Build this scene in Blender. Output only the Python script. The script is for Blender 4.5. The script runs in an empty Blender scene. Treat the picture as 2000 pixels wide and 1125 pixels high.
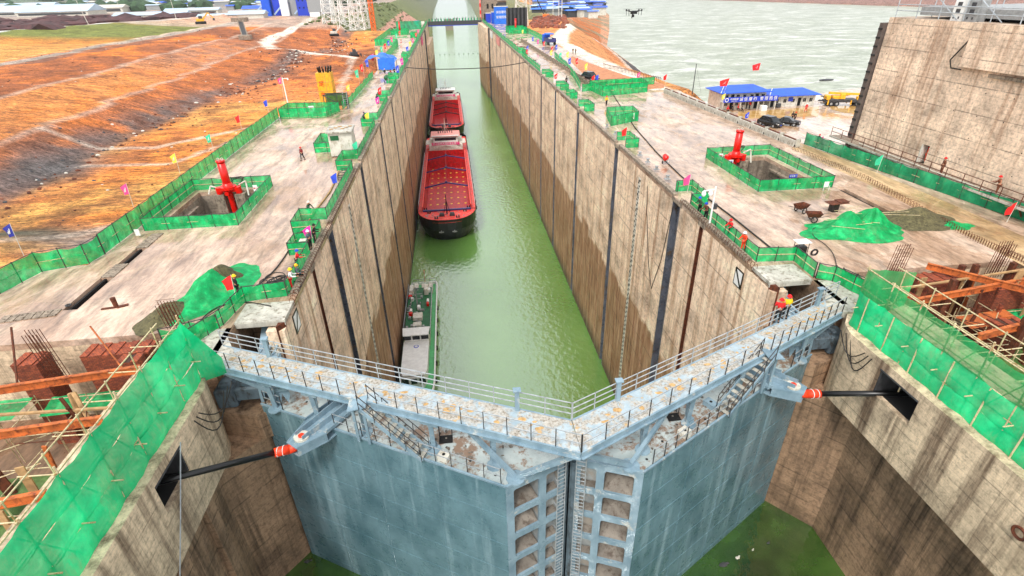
import bpy, math, random
import numpy as np
from mathutils import Vector, Matrix, noise
random.seed(7); np.random.seed(7)
R = math.radians
sc = bpy.context.scene
COL = sc.collection

# ---------------------------------------------------------------- camera
F, YAW, PIT, ROL, CX, H = 1029.997, 0.0979432, 0.5195115, -0.0253989, -4.75494, 19.00368
def cam_axes():
    cy, sy, cp, sp = math.cos(YAW), math.sin(YAW), math.cos(PIT), math.sin(PIT)
    f = Vector((sy*cp, cy*cp, -sp)); r = Vector((cy, -sy, 0)); u = r.cross(f)
    cr, sr = math.cos(ROL), math.sin(ROL)
    return cr*r + sr*u, -sr*r + cr*u, f
AX_R, AX_U, AX_F = cam_axes()
cam = bpy.data.cameras.new('camera'); cam.sensor_width = 36; cam.lens = F/2000*36
cam.clip_start = 0.3; cam.clip_end = 20000
camo = bpy.data.objects.new('camera', cam); COL.objects.link(camo)
m3 = Matrix((AX_R, AX_U, -AX_F)).transposed().to_4x4()
camo.matrix_world = Matrix.Translation((CX, 0, H)) @ m3
sc.camera = camo
def G(px, py, z=0.0):
    """where the ray through photo position (px,py of 2000x1125) meets height z"""
    d = AX_F + AX_R*((px-1000)/F) - AX_U*((py-562.5)/F)
    t = (z-H)/d.z
    return Vector((CX+d.x*t, d.y*t, z))

# ---------------------------------------------------------------- light
SUN_EL, SUN_AZ = R(52), R(205)      # azimuth measured clockwise from +Y
w = bpy.data.worlds.new('World'); sc.world = w; w.use_nodes = True
nt = w.node_tree; bg = nt.nodes['Background']
sky = nt.nodes.new('ShaderNodeTexSky'); sky.sky_type = 'NISHITA'; sky.sun_disc = False
sky.sun_elevation = SUN_EL; sky.sun_rotation = SUN_AZ; sky.dust_density = 4; sky.air_density = 1.0
hs = nt.nodes.new('ShaderNodeHueSaturation'); hs.inputs['Saturation'].default_value = 0.25
nt.links.new(sky.outputs[0], hs.inputs['Color'])
oc = nt.nodes.new('ShaderNodeMixRGB'); oc.inputs[0].default_value = .5; oc.inputs[2].default_value = (11, 11.2, 11.5, 1)
nt.links.new(hs.outputs[0], oc.inputs[1]); nt.links.new(oc.outputs[0], bg.inputs['Color'])
bg.inputs['Strength'].default_value = 0.115
sl = bpy.data.lights.new('sun', 'SUN'); sl.energy = 1.5; sl.angle = R(10); sl.color = (1, .96, .9)
so = bpy.data.objects.new('sun', sl); COL.objects.link(so)
sd = Vector((math.sin(SUN_AZ)*math.cos(SUN_EL), math.cos(SUN_AZ)*math.cos(SUN_EL), math.sin(SUN_EL)))
so.rotation_euler = sd.to_track_quat('Z', 'Y').to_euler(); so.location = (0, 0, 80)
sc.view_settings.view_transform = 'Standard'; sc.view_settings.look = 'None'
sc.view_settings.exposure = 0.7; sc.view_settings.gamma = 1

# ---------------------------------------------------------------- materials
def lin(c):
    return tuple(((x/255)/12.92 if x/255 <= .04045 else ((x/255+.055)/1.055)**2.4) for x in c)
class NT:
    def __init__(s, name):
        s.m = bpy.data.materials.new(name); s.m.use_nodes = True
        s.n = s.m.node_tree.nodes; s.l = s.m.node_tree.links
        s.b = s.n['Principled BSDF']; s.tc = None
    def add(s, t, **k):
        n = s.n.new('ShaderNode'+t)
        for a, b in k.items():
            if a.startswith('_'): n.inputs[a[1:].replace('_', ' ')].default_value = b
            else: setattr(n, a, b)
        return n
    def vec(s, scale=(1, 1, 1), rot=(0, 0, 0)):
        if s.tc is None: s.tc = s.add('TexCoord')
        mp = s.add('Mapping'); mp.inputs['Scale'].default_value = scale; mp.inputs['Rotation'].default_value = rot
        s.l.new(s.tc.outputs['Object'], mp.inputs[0]); return mp.outputs[0]
    def noise(s, scale, st=(1, 1, 1), detail=6, rough=.6, rot=(0, 0, 0), dist=0):
        n = s.add('TexNoise'); n.inputs['Scale'].default_value = scale; n.inputs['Detail'].default_value = detail
        n.inputs['Roughness'].default_value = rough; n.inputs['Distortion'].default_value = dist
        s.l.new(s.vec(st, rot), n.inputs['Vector']); return n.outputs[0]
    def ramp(s, x, pts):
        r = s.add('ValToRGB'); e = r.color_ramp.elements
        while len(e) < len(pts): e.new(.5)
        for i, (p, c) in enumerate(pts):
            e[i].position = p; e[i].color = (*c, 1) if hasattr(c, '__len__') else (c, c, c, 1)
        s.l.new(x, r.inputs[0]); return r.outputs[0]
    def mix(s, fac, a, b, mode='MIX'):
        m = s.add('MixRGB', blend_type=mode)
        for i, v in ((0, fac), (1, a), (2, b)):
            if isinstance(v, bpy.types.NodeSocket): s.l.new(v, m.inputs[i])
            else: m.inputs[i].default_value = v if i == 0 else (*v, 1)
        return m.outputs[0]
    def math(s, op, a, b=0.0):
        m = s.add('Math', operation=op)
        for i, v in ((0, a), (1, b)):
            if isinstance(v, bpy.types.NodeSocket): s.l.new(v, m.inputs[i])
            else: m.inputs[i].default_value = v
        return m.outputs[0]
    def z(s, axis=2):
        sp = s.add('SeparateXYZ'); s.l.new(s.vec(), sp.inputs[0]); return sp.outputs[axis]
    def bump(s, h, strength=.4, dist=.05):
        b = s.add('Bump'); b.inputs['Strength'].default_value = strength; b.inputs['Distance'].default_value = dist
        s.l.new(h, b.inputs['Height']); s.l.new(b.outputs[0], s.b.inputs['Normal'])
    def out(s, col, rough=.7, metal=0.0, spec=.5):
        for v, k in ((col, 'Base Color'), (rough, 'Roughness'), (metal, 'Metallic')):
            if isinstance(v, bpy.types.NodeSocket): s.l.new(v, s.b.inputs[k])
            else: s.b.inputs[k].default_value = (*v, 1) if k == 'Base Color' else v
        s.b.inputs['Specular IOR Level'].default_value = spec
        return s.m
def simple(name, c, rough=.6, metal=0., var=.35, scale=1.5, dirt=None, bump=0, spec=.5):
    t = NT(name); c = lin(c)
    n = t.noise(scale, detail=5)
    k = t.ramp(n, [(.3, tuple(x*(1-var) for x in c)), (.7, tuple(min(1, x*(1+var*.6)) for x in c))])
    if dirt:
        d = t.ramp(t.noise(scale*2.3, (1, 1, .5), 8, .7), [(.5, 0.), (.64, 1.)]); k = t.mix(d, k, lin(dirt))
    if bump: t.bump(t.noise(scale*6), bump, .02)
    return t.out(k, rough, metal, spec)

M = {}
# weathered wall concrete: lift joints, streaks, wet stained lower band
def wall_mat(name, base, stain, joint=2.0, wet_z=None, boards=None, dark=.25):
    t = NT(name)
    big = t.noise(.22, (1, 1, 1.6), 8, .65)
    k = t.ramp(big, [(.34, tuple(x*.5 for x in base)), (.46, tuple(x*.84 for x in base)), (.55, base), (.72, tuple(min(1, x*1.3) for x in base))])
    st = t.ramp(t.noise(1.0, (1, 1, .045), 7, .7), [(.48, 0.), (.66, .85)])
    k = t.mix(st, k, stain)
    wh = t.ramp(t.noise(1.7, (1, 1, .03), 6, .7), [(.60, 0.), (.70, .7)]); k = t.mix(wh, k, tuple(min(1, x*1.25) for x in base))
    dk_ = t.ramp(t.noise(.9, (1, 1, .05), 9, .8), [(.60, 0.), (.66, .8)]); dm = t.ramp(t.noise(.15, detail=5), [(.5, 0.), (.6, 1.)]); k = t.mix(t.math('MULTIPLY', dk_, dm), k, tuple(x*.5 for x in stain))
    fine = t.ramp(t.noise(3.5, (1, 1, 1), 8, .75), [(.36, .5), (.5, 1.), (.66, 1.28)])
    k = t.mix(.8, k, fine, 'MULTIPLY')
    # stain line
    if wet_z is not None:
        zz = t.z(); nz = t.noise(.3, (1, 1, .45), 8, .75)
        nzl = nz; wn = t.add('TexWhiteNoise', noise_dimensions='1D'); t.l.new(t.math('FLOOR', t.math('MULTIPLY', t.z(1), 1/4.6)), wn.inputs['W'])
        nz = t.math('ADD', t.math('MULTIPLY', nz, .10), t.math('MULTIPLY', wn.outputs[0], .07))
        a = t.math('ADD', zz, t.math('MULTIPLY', nz, 26.0))
        mk = t.ramp(t.math('MULTIPLY', t.math('ADD', t.math('SUBTRACT', a, wet_z), .0), .25), [(.42, 1.), (.56, 0.)])
        wetc = t.ramp(t.noise(1.4, (1, 1, .1), 8, .75), [(.3, (.09, .045, .022)), (.46, (.30, .16, .08)), (.6, (.50, .31, .18)), (.75, (.70, .50, .34))])
        k = t.mix(mk, k, wetc)
        mk2 = t.ramp(t.math('MULTIPLY', t.math('ADD', t.math('ADD', zz, 37.0), t.math('MULTIPLY', nz, -3.)), .2), [(.0, 1.), (.65, 0.)])
        k = t.mix(t.math('MULTIPLY', mk2, .8), k, (.04, .04, .022))
    # lift joints
    fr = t.math('FRACT', t.math('MULTIPLY', t.z(), 1/joint)); jt = t.ramp(fr, [(0., dark), (.03, 1.), (.97, 1.), (1., dark+.2)])
    brk = t.ramp(t.noise(.6, detail=4), [(.42, 0.), (.5, .9)])
    k = t.mix(brk, k, t.mix(1., k, jt, 'MULTIPLY'))
    fr2 = t.math('FRACT', t.math('MULTIPLY', t.math('ADD', t.z(1), t.z(0)), 1/2.7)); jt2 = t.ramp(fr2, [(0., .55), (.02, 1.), (1., 1.)])
    k = t.mix(.5, k, jt2, 'MULTIPLY')
    if boards:
        bf = t.math('FRACT', t.math('MULTIPLY', t.z(), 1/boards)); k = t.mix(.55, k, t.ramp(bf, [(0., .45), (.08, 1.), (.95, 1.08), (1., .8)]), 'MULTIPLY')
    t.bump(t.noise(5, detail=8, rough=.75), .6, .05)
    return t.out(k, t.ramp(t.noise(.5), [(.4, .85), (.6, .5)]), 0, .4)
M['wall'] = wall_mat('chamber_concrete', (.90, .68, .49), (.34, .17, .08), 3.0, -18.0)
M['fwall'] = wall_mat('forebay_concrete', (.68, .53, .36), (.10, .055, .03), 1.5, boards=.42)
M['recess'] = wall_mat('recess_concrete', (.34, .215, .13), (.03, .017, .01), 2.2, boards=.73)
M['dam'] = wall_mat('dam_concrete', (.78, .60, .45), (.30, .155, .085), 2.4, boards=.6)
M['pitwall'] = wall_mat('shaft_concrete', (.33, .27, .21), (.08, .055, .04), 2.0)
M['coping'] = simple('coping_concrete', (150, 135, 118), .8, 0, .5, 2, (70, 55, 42), .5)
M['padc'] = simple('pad_concrete', (188, 184, 172), .6, 0, .35, 1.2, (120, 110, 95), .4)

# wet quay pavement
def deck_mat(name, base, mud, dirct=(1, .16, 1), rot=.0, wetlo=.47, stains=True):
    t = NT(name)
    n1 = t.noise(.16, (1, .6, 1), 8, .62, dist=.6)
    k = t.ramp(n1, [(.30, mud), (.44, tuple(.5*(a+b) for a, b in zip(base, mud))), (.52, base), (.70, tuple(min(1, x*1.28) for x in base))])
    tr = t.noise(1.2, dirct, 7, .7, rot=(0, 0, rot))
    k = t.mix(.75, k, t.ramp(tr, [(.36, .45), (.5, 1.0), (.64, 1.38)]), 'MULTIPLY')
    tr2 = t.noise(4.5, (1, .35, 1), 6, .75)
    k = t.mix(.6, k, t.ramp(tr2, [(.36, .62), (.52, 1.), (.62, 1.22)]), 'MULTIPLY')
    # slab joints
    for ax, per in ((1, 12.0), (0, 9.0)):
        fr = t.math('FRACT', t.math('MULTIPLY', t.math('ADD', t.z(ax), t.math('MULTIPLY', tr, .25)), 1/per))
        k = t.mix(.6, k, t.ramp(fr, [(0., .45), (.009, 1.), (1., 1.)]), 'MULTIPLY')
    wet = t.ramp(t.noise(.22, (1, .7, 1), 5, .6, dist=.8), [(wetlo-.03, .10), (wetlo+.08, .55)])
    k = t.mix(1.0, k, t.ramp(wet, [(.1, (.80, .74, .70)), (.5, (1., 1., 1.))]), 'MULTIPLY')
    t.bump(t.math('MULTIPLY', tr2, wet), .5, .06)
    return t.out(k, wet, 0, .5)
M['deckL'] = deck_mat('pavement_left', (.56, .41, .31), (.34, .215, .14), rot=.25, wetlo=.50)
M['deckR'] = deck_mat('pavement_right', (.56, .42, .32), (.33, .21, .13), (1, .3, 1), .9, wetlo=.52)
M['plaza'] = deck_mat('yard_pavement', (.66, .54, .44), (.50, .27, .09), (1, .5, 1), 0, .6)
M['mudst'] = deck_mat('muddy_pavement', (.52, .36, .2), (.32, .2, .09), (1, .2, 1), .2, .42)

# painted steel
def steel(name, c, c2, rough=.4, dirtc=None, dl=.55, scale=.5, streak=True):
    t = NT(name)
    k = t.ramp(t.noise(scale, (1, 1, .6), 6, .6), [(.32, c2), (.55, c), (.75, tuple(min(1, x*1.25) for x in c))])
    if streak:
        s = t.ramp(t.noise(1.1, (1, 1, .07), 6, .65), [(.52, 0.), (.7, .5)]); k = t.mix(s, k, (.40, .56, .62))
        zf = t.math('FRACT', t.math('MULTIPLY', t.z(), 1/2.3)); k = t.mix(.5, k, t.ramp(zf, [(0., .62), (.035, 1.), (.96, 1.), (1., 1.25)]), 'MULTIPLY')
        d2 = t.ramp(t.noise(7, detail=8, rough=.8), [(.3, .8), (.6, 1.12)]); k = t.mix(.7, k, d2, 'MULTIPLY')
    if dirtc:
        d = t.ramp(t.noise(.9, (1, 1, 1), 9, .75), [(dl-.06, 0.), (dl+.02, 1.)]); k = t.mix(d, k, dirtc)
    t.bump(t.noise(3, detail=6), .15, .03)
    return t.out(k, t.ramp(t.noise(1.3), [(.4, rough*.6), (.6, rough*1.3)]), 0.05, .5)
M['gskin'] = steel('gate_skin_paint', (.125, .225, .265), (.065, .14, .172), .38)
M['gpaint'] = steel('gate_frame_paint', (.235, .335, .40), (.15, .235, .295), .42, (.5, .5, .46), .63, 1.0, False)
M['gdark'] = simple('gate_dark_paint', (92, 108, 118), .6, 0, .4, 1.2, (55, 50, 45))  # darker grey paint for back plates, mitre posts and anchor castings
M['gtop'] = steel('gate_platform_plate', (.42, .47, .46), (.3, .36, .36), .45, (.23, .15, .10), .55, .8, False)
M['sand'] = simple('dried_silt', (196, 160, 108), .9, 0, .4, 4, (160, 120, 75), .6)
def walk_mat():
    t = NT('walkway_plate')
    k = t.ramp(t.noise(1.2, detail=6), [(.35, (.27, .36, .41)), (.65, (.44, .52, .56))])
    g = t.ramp(t.noise(.95, detail=9, rough=.78, dist=.4), [(.44, 0.), (.52, 1.)])
    gc = t.ramp(t.noise(7, detail=6, rough=.8), [(.38, (.18, .145, .10)), (.52, (.42, .39, .34)), (.68, (.58, .55, .49))])
    k = t.mix(g, k, gc)
    o = t.ramp(t.noise(1.3, detail=5, rough=.6), [(.625, 0.), (.65, .9)])
    k = t.mix(o, k, (.50, .33, .15))
    t.bump(t.noise(7, detail=6, rough=.8), .6, .03)
    return t.out(k, t.ramp(g, [(0, .3), (1, .85)]))
M['walk'] = walk_mat()
M['rail'] = simple('rail_paint', (176, 182, 186), .45, .3, .3, 3)
M['railb'] = simple('dark_rail', (72, 70, 70), .5, .4, .3, 3)
M['guide'] = steel('guide_steel', (.12, .13, .16), (.06, .065, .08), .35, (.12, .08, .05), .6, .8, False)
M['rust'] = simple('rusty_steel', (104, 52, 28), .8, .1, .5, 3, (52, 28, 16))
M['black'] = simple('black_paint', (14, 14, 15), .3, 0, .4, 2)
M['blackh'] = simple('black_hull', (10, 10, 13), .35, 0, .5, .4, (26, 24, 24))
M['rubber'] = simple('rubber', (30, 28, 27), .7)
M['cable'] = simple('cable_sheath', (40, 36, 32), .6, 0, .3, 3)
M['orange'] = simple('orange_wrap', (240, 62, 22), .5, 0, .35, 4)
M['red'] = simple('red_paint', (226, 22, 10), .32, 0, .25, 2, None, .1)
M['dred'] = simple('hold_red', (196, 14, 20), .38, 0, .45, 1.1, (140, 40, 36), .3)
M['shipred'] = simple('deck_red', (232, 40, 30), .5, 0, .35, 1.1, (220, 130, 110), .1)
M['pink'] = simple('faded_pink', (232, 150, 140), .6, 0, .3, 1.5)
M['navy'] = simple('navy_paint', (50, 52, 110), .4, 0, .3, 2)
M['blue'] = simple('blue_roof', (16, 84, 205), .42, 0, .2, 1.2)
M['signb'] = simple('sign_blue', (28, 60, 190), .4, 0, .1)
M['tarpb'] = simple('blue_tarp', (30, 110, 220), .45, 0, .3, 1, None, .4)
M['white'] = simple('white_paint', (236, 236, 232), .5, 0, .14, 1.5)
M['offw'] = simple('offwhite_panel', (214, 210, 198), .6, 0, .2, 1.1, (170, 160, 140))
M['grey'] = simple('grey_paint', (150, 152, 152), .55, 0, .3, 2)
M['dgrey'] = simple('dark_grey', (64, 64, 66), .6, 0, .4, 2)
M['glass'] = simple('dark_glass', (26, 32, 36), .12, 0, .3, 2)
M['hole'] = simple('dark_interior', (14, 12, 11), .9, 0, .3, 2)
M['yellow'] = simple('yellow_paint', (238, 176, 34), .5, 0, .2, 1.5, (190, 130, 40))
M['yel2'] = simple('bright_yellow', (246, 220, 70), .6, 0, .1, 2)
M['craneo'] = simple('crane_orange', (240, 110, 20), .45, 0, .2, 2)
M['bgreen'] = simple('boat_green', (14, 96, 52), .5, 0, .35, 1.2)
M['lgreen'] = simple('side_deck_green', (88, 176, 110), .5, 0, .2, 1.2)
M['skin'] = simple('skin', (196, 140, 110), .6, 0, .1)
M['brick'] = None
def brick_mat():
    t = NT('red_brick')
    b = t.add('TexBrick'); b.inputs['Scale'].default_value = 1; b.inputs['Brick Width'].default_value = .26; b.inputs['Row Height'].default_value = .085
    b.inputs['Mortar Size'].default_value = .012
    sp = t.add('SeparateXYZ'); t.l.new(t.vec(), sp.inputs[0]); cb = t.add('CombineXYZ')
    t.l.new(t.math('ADD', sp.outputs[0], sp.outputs[1]), cb.inputs[0]); t.l.new(sp.outputs[2], cb.inputs[1]); t.l.new(cb.outputs[0], b.inputs['Vector'])
    b.inputs['Color1'].default_value = (.40, .085, .03, 1); b.inputs['Color2'].default_value = (.22, .045, .02, 1); b.inputs['Mortar'].default_value = (.07, .03, .02, 1)
    k = t.mix(.8, b.outputs[0], t.ramp(t.noise(5, detail=8, rough=.75), [(.35, .35), (.55, 1.), (.7, 1.4)]), 'MULTIPLY')
    t.bump(t.noise(9), .6, .03)
    return t.out(k, .9)
M['brick'] = brick_mat()
M['beam'] = simple('orange_formwork_beam', (190, 100, 44), .65, 0, .4, 1.5, (104, 46, 22))
M['timber'] = simple('weathered_timber', (176, 140, 96), .8, 0, .35, 3)
M['bamboo'] = simple('scaffold_tube', (206, 190, 150), .6, 0, .3, 3, (150, 110, 60))
# see-through construction mesh
def net_mat(name, c1, c2, op=.80, fold=3.0):
    t = NT(name)
    k = t.ramp(t.noise(fold*.5, (1, 1, .6), 7, .65), [(.33, c2), (.52, c1), (.7, tuple(min(1, x*1.7+.02) for x in c1))])
    du = t.ramp(t.noise(.9, (1, 1, .4), 7, .75), [(.54, 0.), (.70, .45)]); k = t.mix(du, k, (.30, .42, .20))
    t.out(k, .5, 0, .4)
    t.b.inputs['Transmission Weight'].default_value = 0
    tr = t.add('BsdfTransparent'); tl = t.add('BsdfTranslucent'); t.l.new(k, tl.inputs[0])
    a = t.add('MixShader'); a.inputs[0].default_value = .35; t.l.new(t.b.outputs[0], a.inputs[1]); t.l.new(tl.outputs[0], a.inputs[2])
    mx = t.add('MixShader'); t.l.new(tr.outputs[0], mx.inputs[1]); t.l.new(a.outputs[0], mx.inputs[2])
    o = t.ramp(t.noise(fold*.8, detail=5), [(.3, op-.06), (.7, min(1, op+.06))])
    t.l.new(o, mx.inputs[0])
    t.bump(t.noise(fold, (1, 1, .5), 6, .6), .9, .12)
    t.l.new(mx.outputs[0], t.n['Material Output'].inputs[0]); return t.m
M['net'] = net_mat('green_mesh', (.0, .52, .15), (.0, .30, .08), .88)
M['netdk'] = net_mat('dark_green_mesh', (.01, .34, .14), (.006, .18, .075), .93, 1.2)
M['nets'] = net_mat('scaffold_mesh', (.0, .58, .22), (.0, .40, .15), .93, .6)
M['netthin'] = net_mat('thin_scaffold_mesh', (.02, .44, .13), (.03, .30, .09), .70, .8)
M['netolive'] = net_mat('mesh_over_gravel', (.10, .20, .045), (.045, .10, .02), .93, 2)

# water
def water(name, c, c2, rough, wave, strength, foam=None, fst=(1, 1, 1), fl=.56, ior=1.33):
    t = NT(name)
    k = t.ramp(t.noise(.03 if foam or ior > 2 else .18, detail=6), [(.36, c2), (.64, c)])
    if foam:
        f = t.ramp(t.noise(.05, fst, 9, .72, dist=.5), [(fl-.07, 0.), (fl+.1, .9)]); k = t.mix(f, k, foam)
        f2 = t.ramp(t.noise(.35, fst, 9, .8), [(.55, 0.), (.66, .8)]); k = t.mix(f2, k, foam)
        f3 = t.ramp(t.noise(.22, fst, 9, .8), [(.36, .8), (.48, 0.)]); k = t.mix(f3, k, tuple(x*.4 for x in c2))
    t.bump(t.noise(wave, (1, .8, 1), 4, .55), strength, .25)
    t.out(k, rough, 0, .5); t.b.inputs['IOR'].default_value = ior
    return t.m
M['wch'] = water('chamber_water', (.14, .30, .07), (.09, .22, .035), .02, 1.0, .5, ior=2.9)
M['wfb'] = water('forebay_water', (.05, .12, .018), (.012, .035, .006), .04, .8, .35, ior=2.0)
M['wriv'] = water('river_water', (.33, .36, .255), (.20, .235, .145), .3, .3, 1.0, (.72, .72, .66), (.55, 1.0, 1))
# earth from a painted colour attribute
def earth():
    t = NT('earth')
    a = t.add('VertexColor'); a.layer_name = 'Col'
    k = a.outputs[0]
    f1 = t.ramp(t.noise(.12, (1, 1, 1), 9, .75), [(.34, .55), (.5, 1.), (.66, 1.35)])
    f2 = t.ramp(t.noise(.5, (.35, 1.6, 1), 9, .8, rot=(0, 0, .35)), [(.38, .42), (.5, 1.), (.62, 1.55)])
    k = t.mix(.9, k, f1, 'MULTIPLY'); k = t.mix(.9, k, f2, 'MULTIPLY')
    f3 = t.ramp(t.noise(1.7, (.7, 1.2, 1), 10, .9, rot=(0, 0, .5)), [(.40, .12), (.48, .9), (.58, 1.9)]); k = t.mix(.85, k, f3, 'MULTIPLY')
    wt = t.ramp(t.noise(1.3, (1, 1, 1), 6, .8), [(.66, 0.), (.71, .5)]); k = t.mix(wt, k, (.75, .66, .56))
    t.bump(t.noise(.6, (.5, 1.3, 1), 9, .8), 1.0, .8)
    return t.out(k, .85, 0, .3)
M['earth'] = earth()

# ---------------------------------------------------------------- mesh helpers
class MB:
    base = None
    def __init__(s): s.v = []; s.f = []; s.mi = []; s.M = None; s.pc = []
    def add(s, vs, fs, m=0):
        b = len(s.v); s.pc.append((b, len(s.f)))
        K = s.M if s.M is not None else MB.base
        s.v += [tuple(K @ Vector(q)) for q in vs] if K is not None else [tuple(q) for q in vs]
        s.f += [tuple(i+b for i in q) for q in fs]; s.mi += [m]*len(fs); return s
    def b2(s, x0, x1, y0, y1, z0, z1, m=0):
        return s.add([(x, y, z) for z in (z0, z1) for x, y in ((x0, y0), (x1, y0), (x1, y1), (x0, y1))],
                     [(3, 2, 1, 0), (4, 5, 6, 7), (0, 1, 5, 4), (1, 2, 6, 5), (2, 3, 7, 6), (3, 0, 4, 7)], m)
    def box(s, c, d, m=0): return s.b2(c[0]-d[0]/2, c[0]+d[0]/2, c[1]-d[1]/2, c[1]+d[1]/2, c[2]-d[2]/2, c[2]+d[2]/2, m)
    def bev(s, c, d, e=.1, m=0):
        x, y, z = d[0]/2, d[1]/2, d[2]/2
        pl = [(-x+e, -y), (x-e, -y), (x, -y+e), (x, y-e), (x-e, y), (-x+e, y), (-x, y-e), (-x, -y+e)]
        sx, sy = (x-e)/x, (y-e)/y
        vs = []
        for zz, kx, ky in ((-z, 1, 1), (z-e, 1, 1), (z, sx, sy)): vs += [(c[0]+a*kx, c[1]+b*ky, c[2]+zz) for a, b in pl]
        fs = [tuple(range(7, -1, -1)), tuple(range(16, 24))]
        for k in (0, 8): fs += [(k+i, k+(i+1) % 8, k+8+(i+1) % 8, k+8+i) for i in range(8)]
        return s.add(vs, fs, m)
    def cyl(s, p0, p1, r0, r1=None, n=8, m=0):
        p0, p1 = Vector(p0), Vector(p1); r1 = r0 if r1 is None else r1; d = (p1-p0)
        if d.length < 1e-6: return s
        d.normalize(); a = d.orthogonal().normalized(); b = d.cross(a); vs = []
        for p, r in ((p0, r0), (p1, r1)): vs += [p+(a*math.cos(2*math.pi*i/n)+b*math.sin(2*math.pi*i/n))*r for i in range(n)]
        return s.add(vs, [tuple(range(n-1, -1, -1)), tuple(range(n, 2*n))]+[(i, (i+1) % n, n+(i+1) % n, n+i) for i in range(n)], m)
    def tube(s, pts, r, n=6, m=0):
        for a, b in zip(pts[:-1], pts[1:]): s.cyl(a, b, r, r, n, m)
        return s
    def bar(s, p0, p1, w_, h_, m=0, up=(0, 0, 1)):
        p0, p1 = Vector(p0), Vector(p1); d = (p1-p0).normalized(); up = Vector(up)
        if abs(d.dot(up)) > .98: up = Vector((0, 1, 0))
        a = d.cross(up).normalized()*w_/2; b = a.cross(d).normalized()*h_/2
        vs = [p+x*a+y*b for p in (p0, p1) for x, y in ((-1, -1), (1, -1), (1, 1), (-1, 1))]
        return s.add(vs, [(3, 2, 1, 0), (4, 5, 6, 7), (0, 1, 5, 4), (1, 2, 6, 5), (2, 3, 7, 6), (3, 0, 4, 7)], m)
    def prism(s, poly, z0, z1, m=0):
        n = len(poly)
        ar = sum(poly[i][0]*poly[(i+1) % n][1]-poly[(i+1) % n][0]*poly[i][1] for i in range(n))
        if ar < 0: poly = poly[::-1]
        vs = [(x, y, z0) for x, y in poly]+[(x, y, z1) for x, y in poly]
        return s.add(vs, [tuple(range(n-1, -1, -1)), tuple(range(n, 2*n))]+[(i, (i+1) % n, n+(i+1) % n, n+i) for i in range(n)], m)
    def grid(s, fn, nu, nv, m=0):
        vs = [fn(i/nu, j/nv) for j in range(nv+1) for i in range(nu+1)]
        return s.add(vs, [(j*(nu+1)+i, j*(nu+1)+i+1, (j+1)*(nu+1)+i+1, (j+1)*(nu+1)+i) for j in range(nv) for i in range(nu)], m)
    def ring(s, c, r, rr, n=14, k=5, axis='z', m=0):
        pts = []
        for i in range(n+1):
            a = 2*math.pi*i/n; x, y = math.cos(a)*r, math.sin(a)*r
            pts.append((c[0]+x, c[1]+y, c[2]) if axis == 'z' else (c[0]+x, c[1], c[2]+y) if axis == 'y' else (c[0], c[1]+x, c[2]+y))
        return s.tube(pts, rr, k, m)
    def blob(s, c, r, seed=0, n=1, m=0, amp=.25):
        import bmesh
        bm = bmesh.new(); bmesh.ops.create_icosphere(bm, subdivisions=n, radius=1)
        vs = []
        for q in bm.verts:
            d = 1+amp*noise.noise(q.co*1.7+Vector((seed*3.1, seed, 0)))*2
            vs.append((c[0]+q.co.x*r[0]*d, c[1]+q.co.y*r[1]*d, c[2]+q.co.z*r[2]*d))
        fs = [tuple(v.index for v in f.verts) for f in bm.faces]; bm.free()
        return s.add(vs, fs, m)
    def build(s, name, mats, parent=None, smooth=False, world=True):
        me = bpy.data.meshes.new(name); me.from_pydata(s.v, [], s.f)
        for q in (mats if isinstance(mats, (list, tuple)) else [mats]): me.materials.append(M[q] if isinstance(q, str) else q)
        me.polygons.foreach_set('material_index', s.mi)
        if smooth: me.polygons.foreach_set('use_smooth', [True]*len(s.f))
        me.update()
        o = bpy.data.objects.new(name, me); COL.objects.link(o)
        if parent is not None:
            o.parent = parent
            if world: o.location = -tot(parent)
        return o
def _each(s, name, mats, parent=None, smooth=False, world=True):
    """every piece added becomes a part of its own"""
    out = []; pc = s.pc+[(len(s.v), len(s.f))]
    for (a, b), (c, d) in zip(pc[:-1], pc[1:]):
        q = MB(); q.v = s.v[a:c]; q.f = [tuple(i-a for i in f) for f in s.f[b:d]]; q.mi = s.mi[b:d]
        out.append(q.build(name, mats, parent, smooth, world))
    return out
MB.each = _each
def tot(o):
    l = Vector(o.location)
    while o.parent: o = o.parent; l += o.location
    return l
def tag(o, label=None, cat=None, group=None, kind=None):
    for k, v in (('label', label), ('category', cat), ('group', group), ('kind', kind)):
        if v: o[k] = v
    return o
def thing(name, label, cat, loc=(0, 0, 0), group=None, rz=0):
    o = bpy.data.objects.new(name, None); o.empty_display_size = .3; COL.objects.link(o)
    o.location = loc; o.rotation_euler = (0, 0, rz)
    return tag(o, label, cat, group)
def struct(o): o['kind'] = 'structure'; return o
def copy_tree(o, parent=None):
    c = o.copy(); COL.objects.link(c)
    if parent is not None: c.parent = parent
    for ch in list(o.children): copy_tree(ch, c)
    return c
def setmat(o, mat):
    o.data = o.data.copy(); o.data.materials[0] = M[mat] if isinstance(mat, str) else mat
def text(body, size, mat, parent, Mx, name='lettering', ext=.01):
    c = bpy.data.curves.new(name, 'FONT'); c.body = body; c.size = size; c.extrude = ext; c.align_x = 'CENTER'; c.align_y = 'CENTER'; c.resolution_u = 2
    o = bpy.data.objects.new(name, c); COL.objects.link(o); bpy.context.view_layer.update()
    me = bpy.data.meshes.new_from_object(o); bpy.data.objects.remove(o); bpy.data.curves.remove(c)
    me.transform(Mx); me.materials.clear(); me.materials.append(M[mat]); me.name = name
    o = bpy.data.objects.new(name, me); COL.objects.link(o)
    if parent is not None: o.parent = parent; o.location = -tot(parent)
    return o
def frame(o, x, z):
    x = Vector(x).normalized(); z = Vector(z).normalized(); y = z.cross(x)
    return Matrix.Translation(o) @ Matrix((x, y, z)).transposed().to_4x4()

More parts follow.
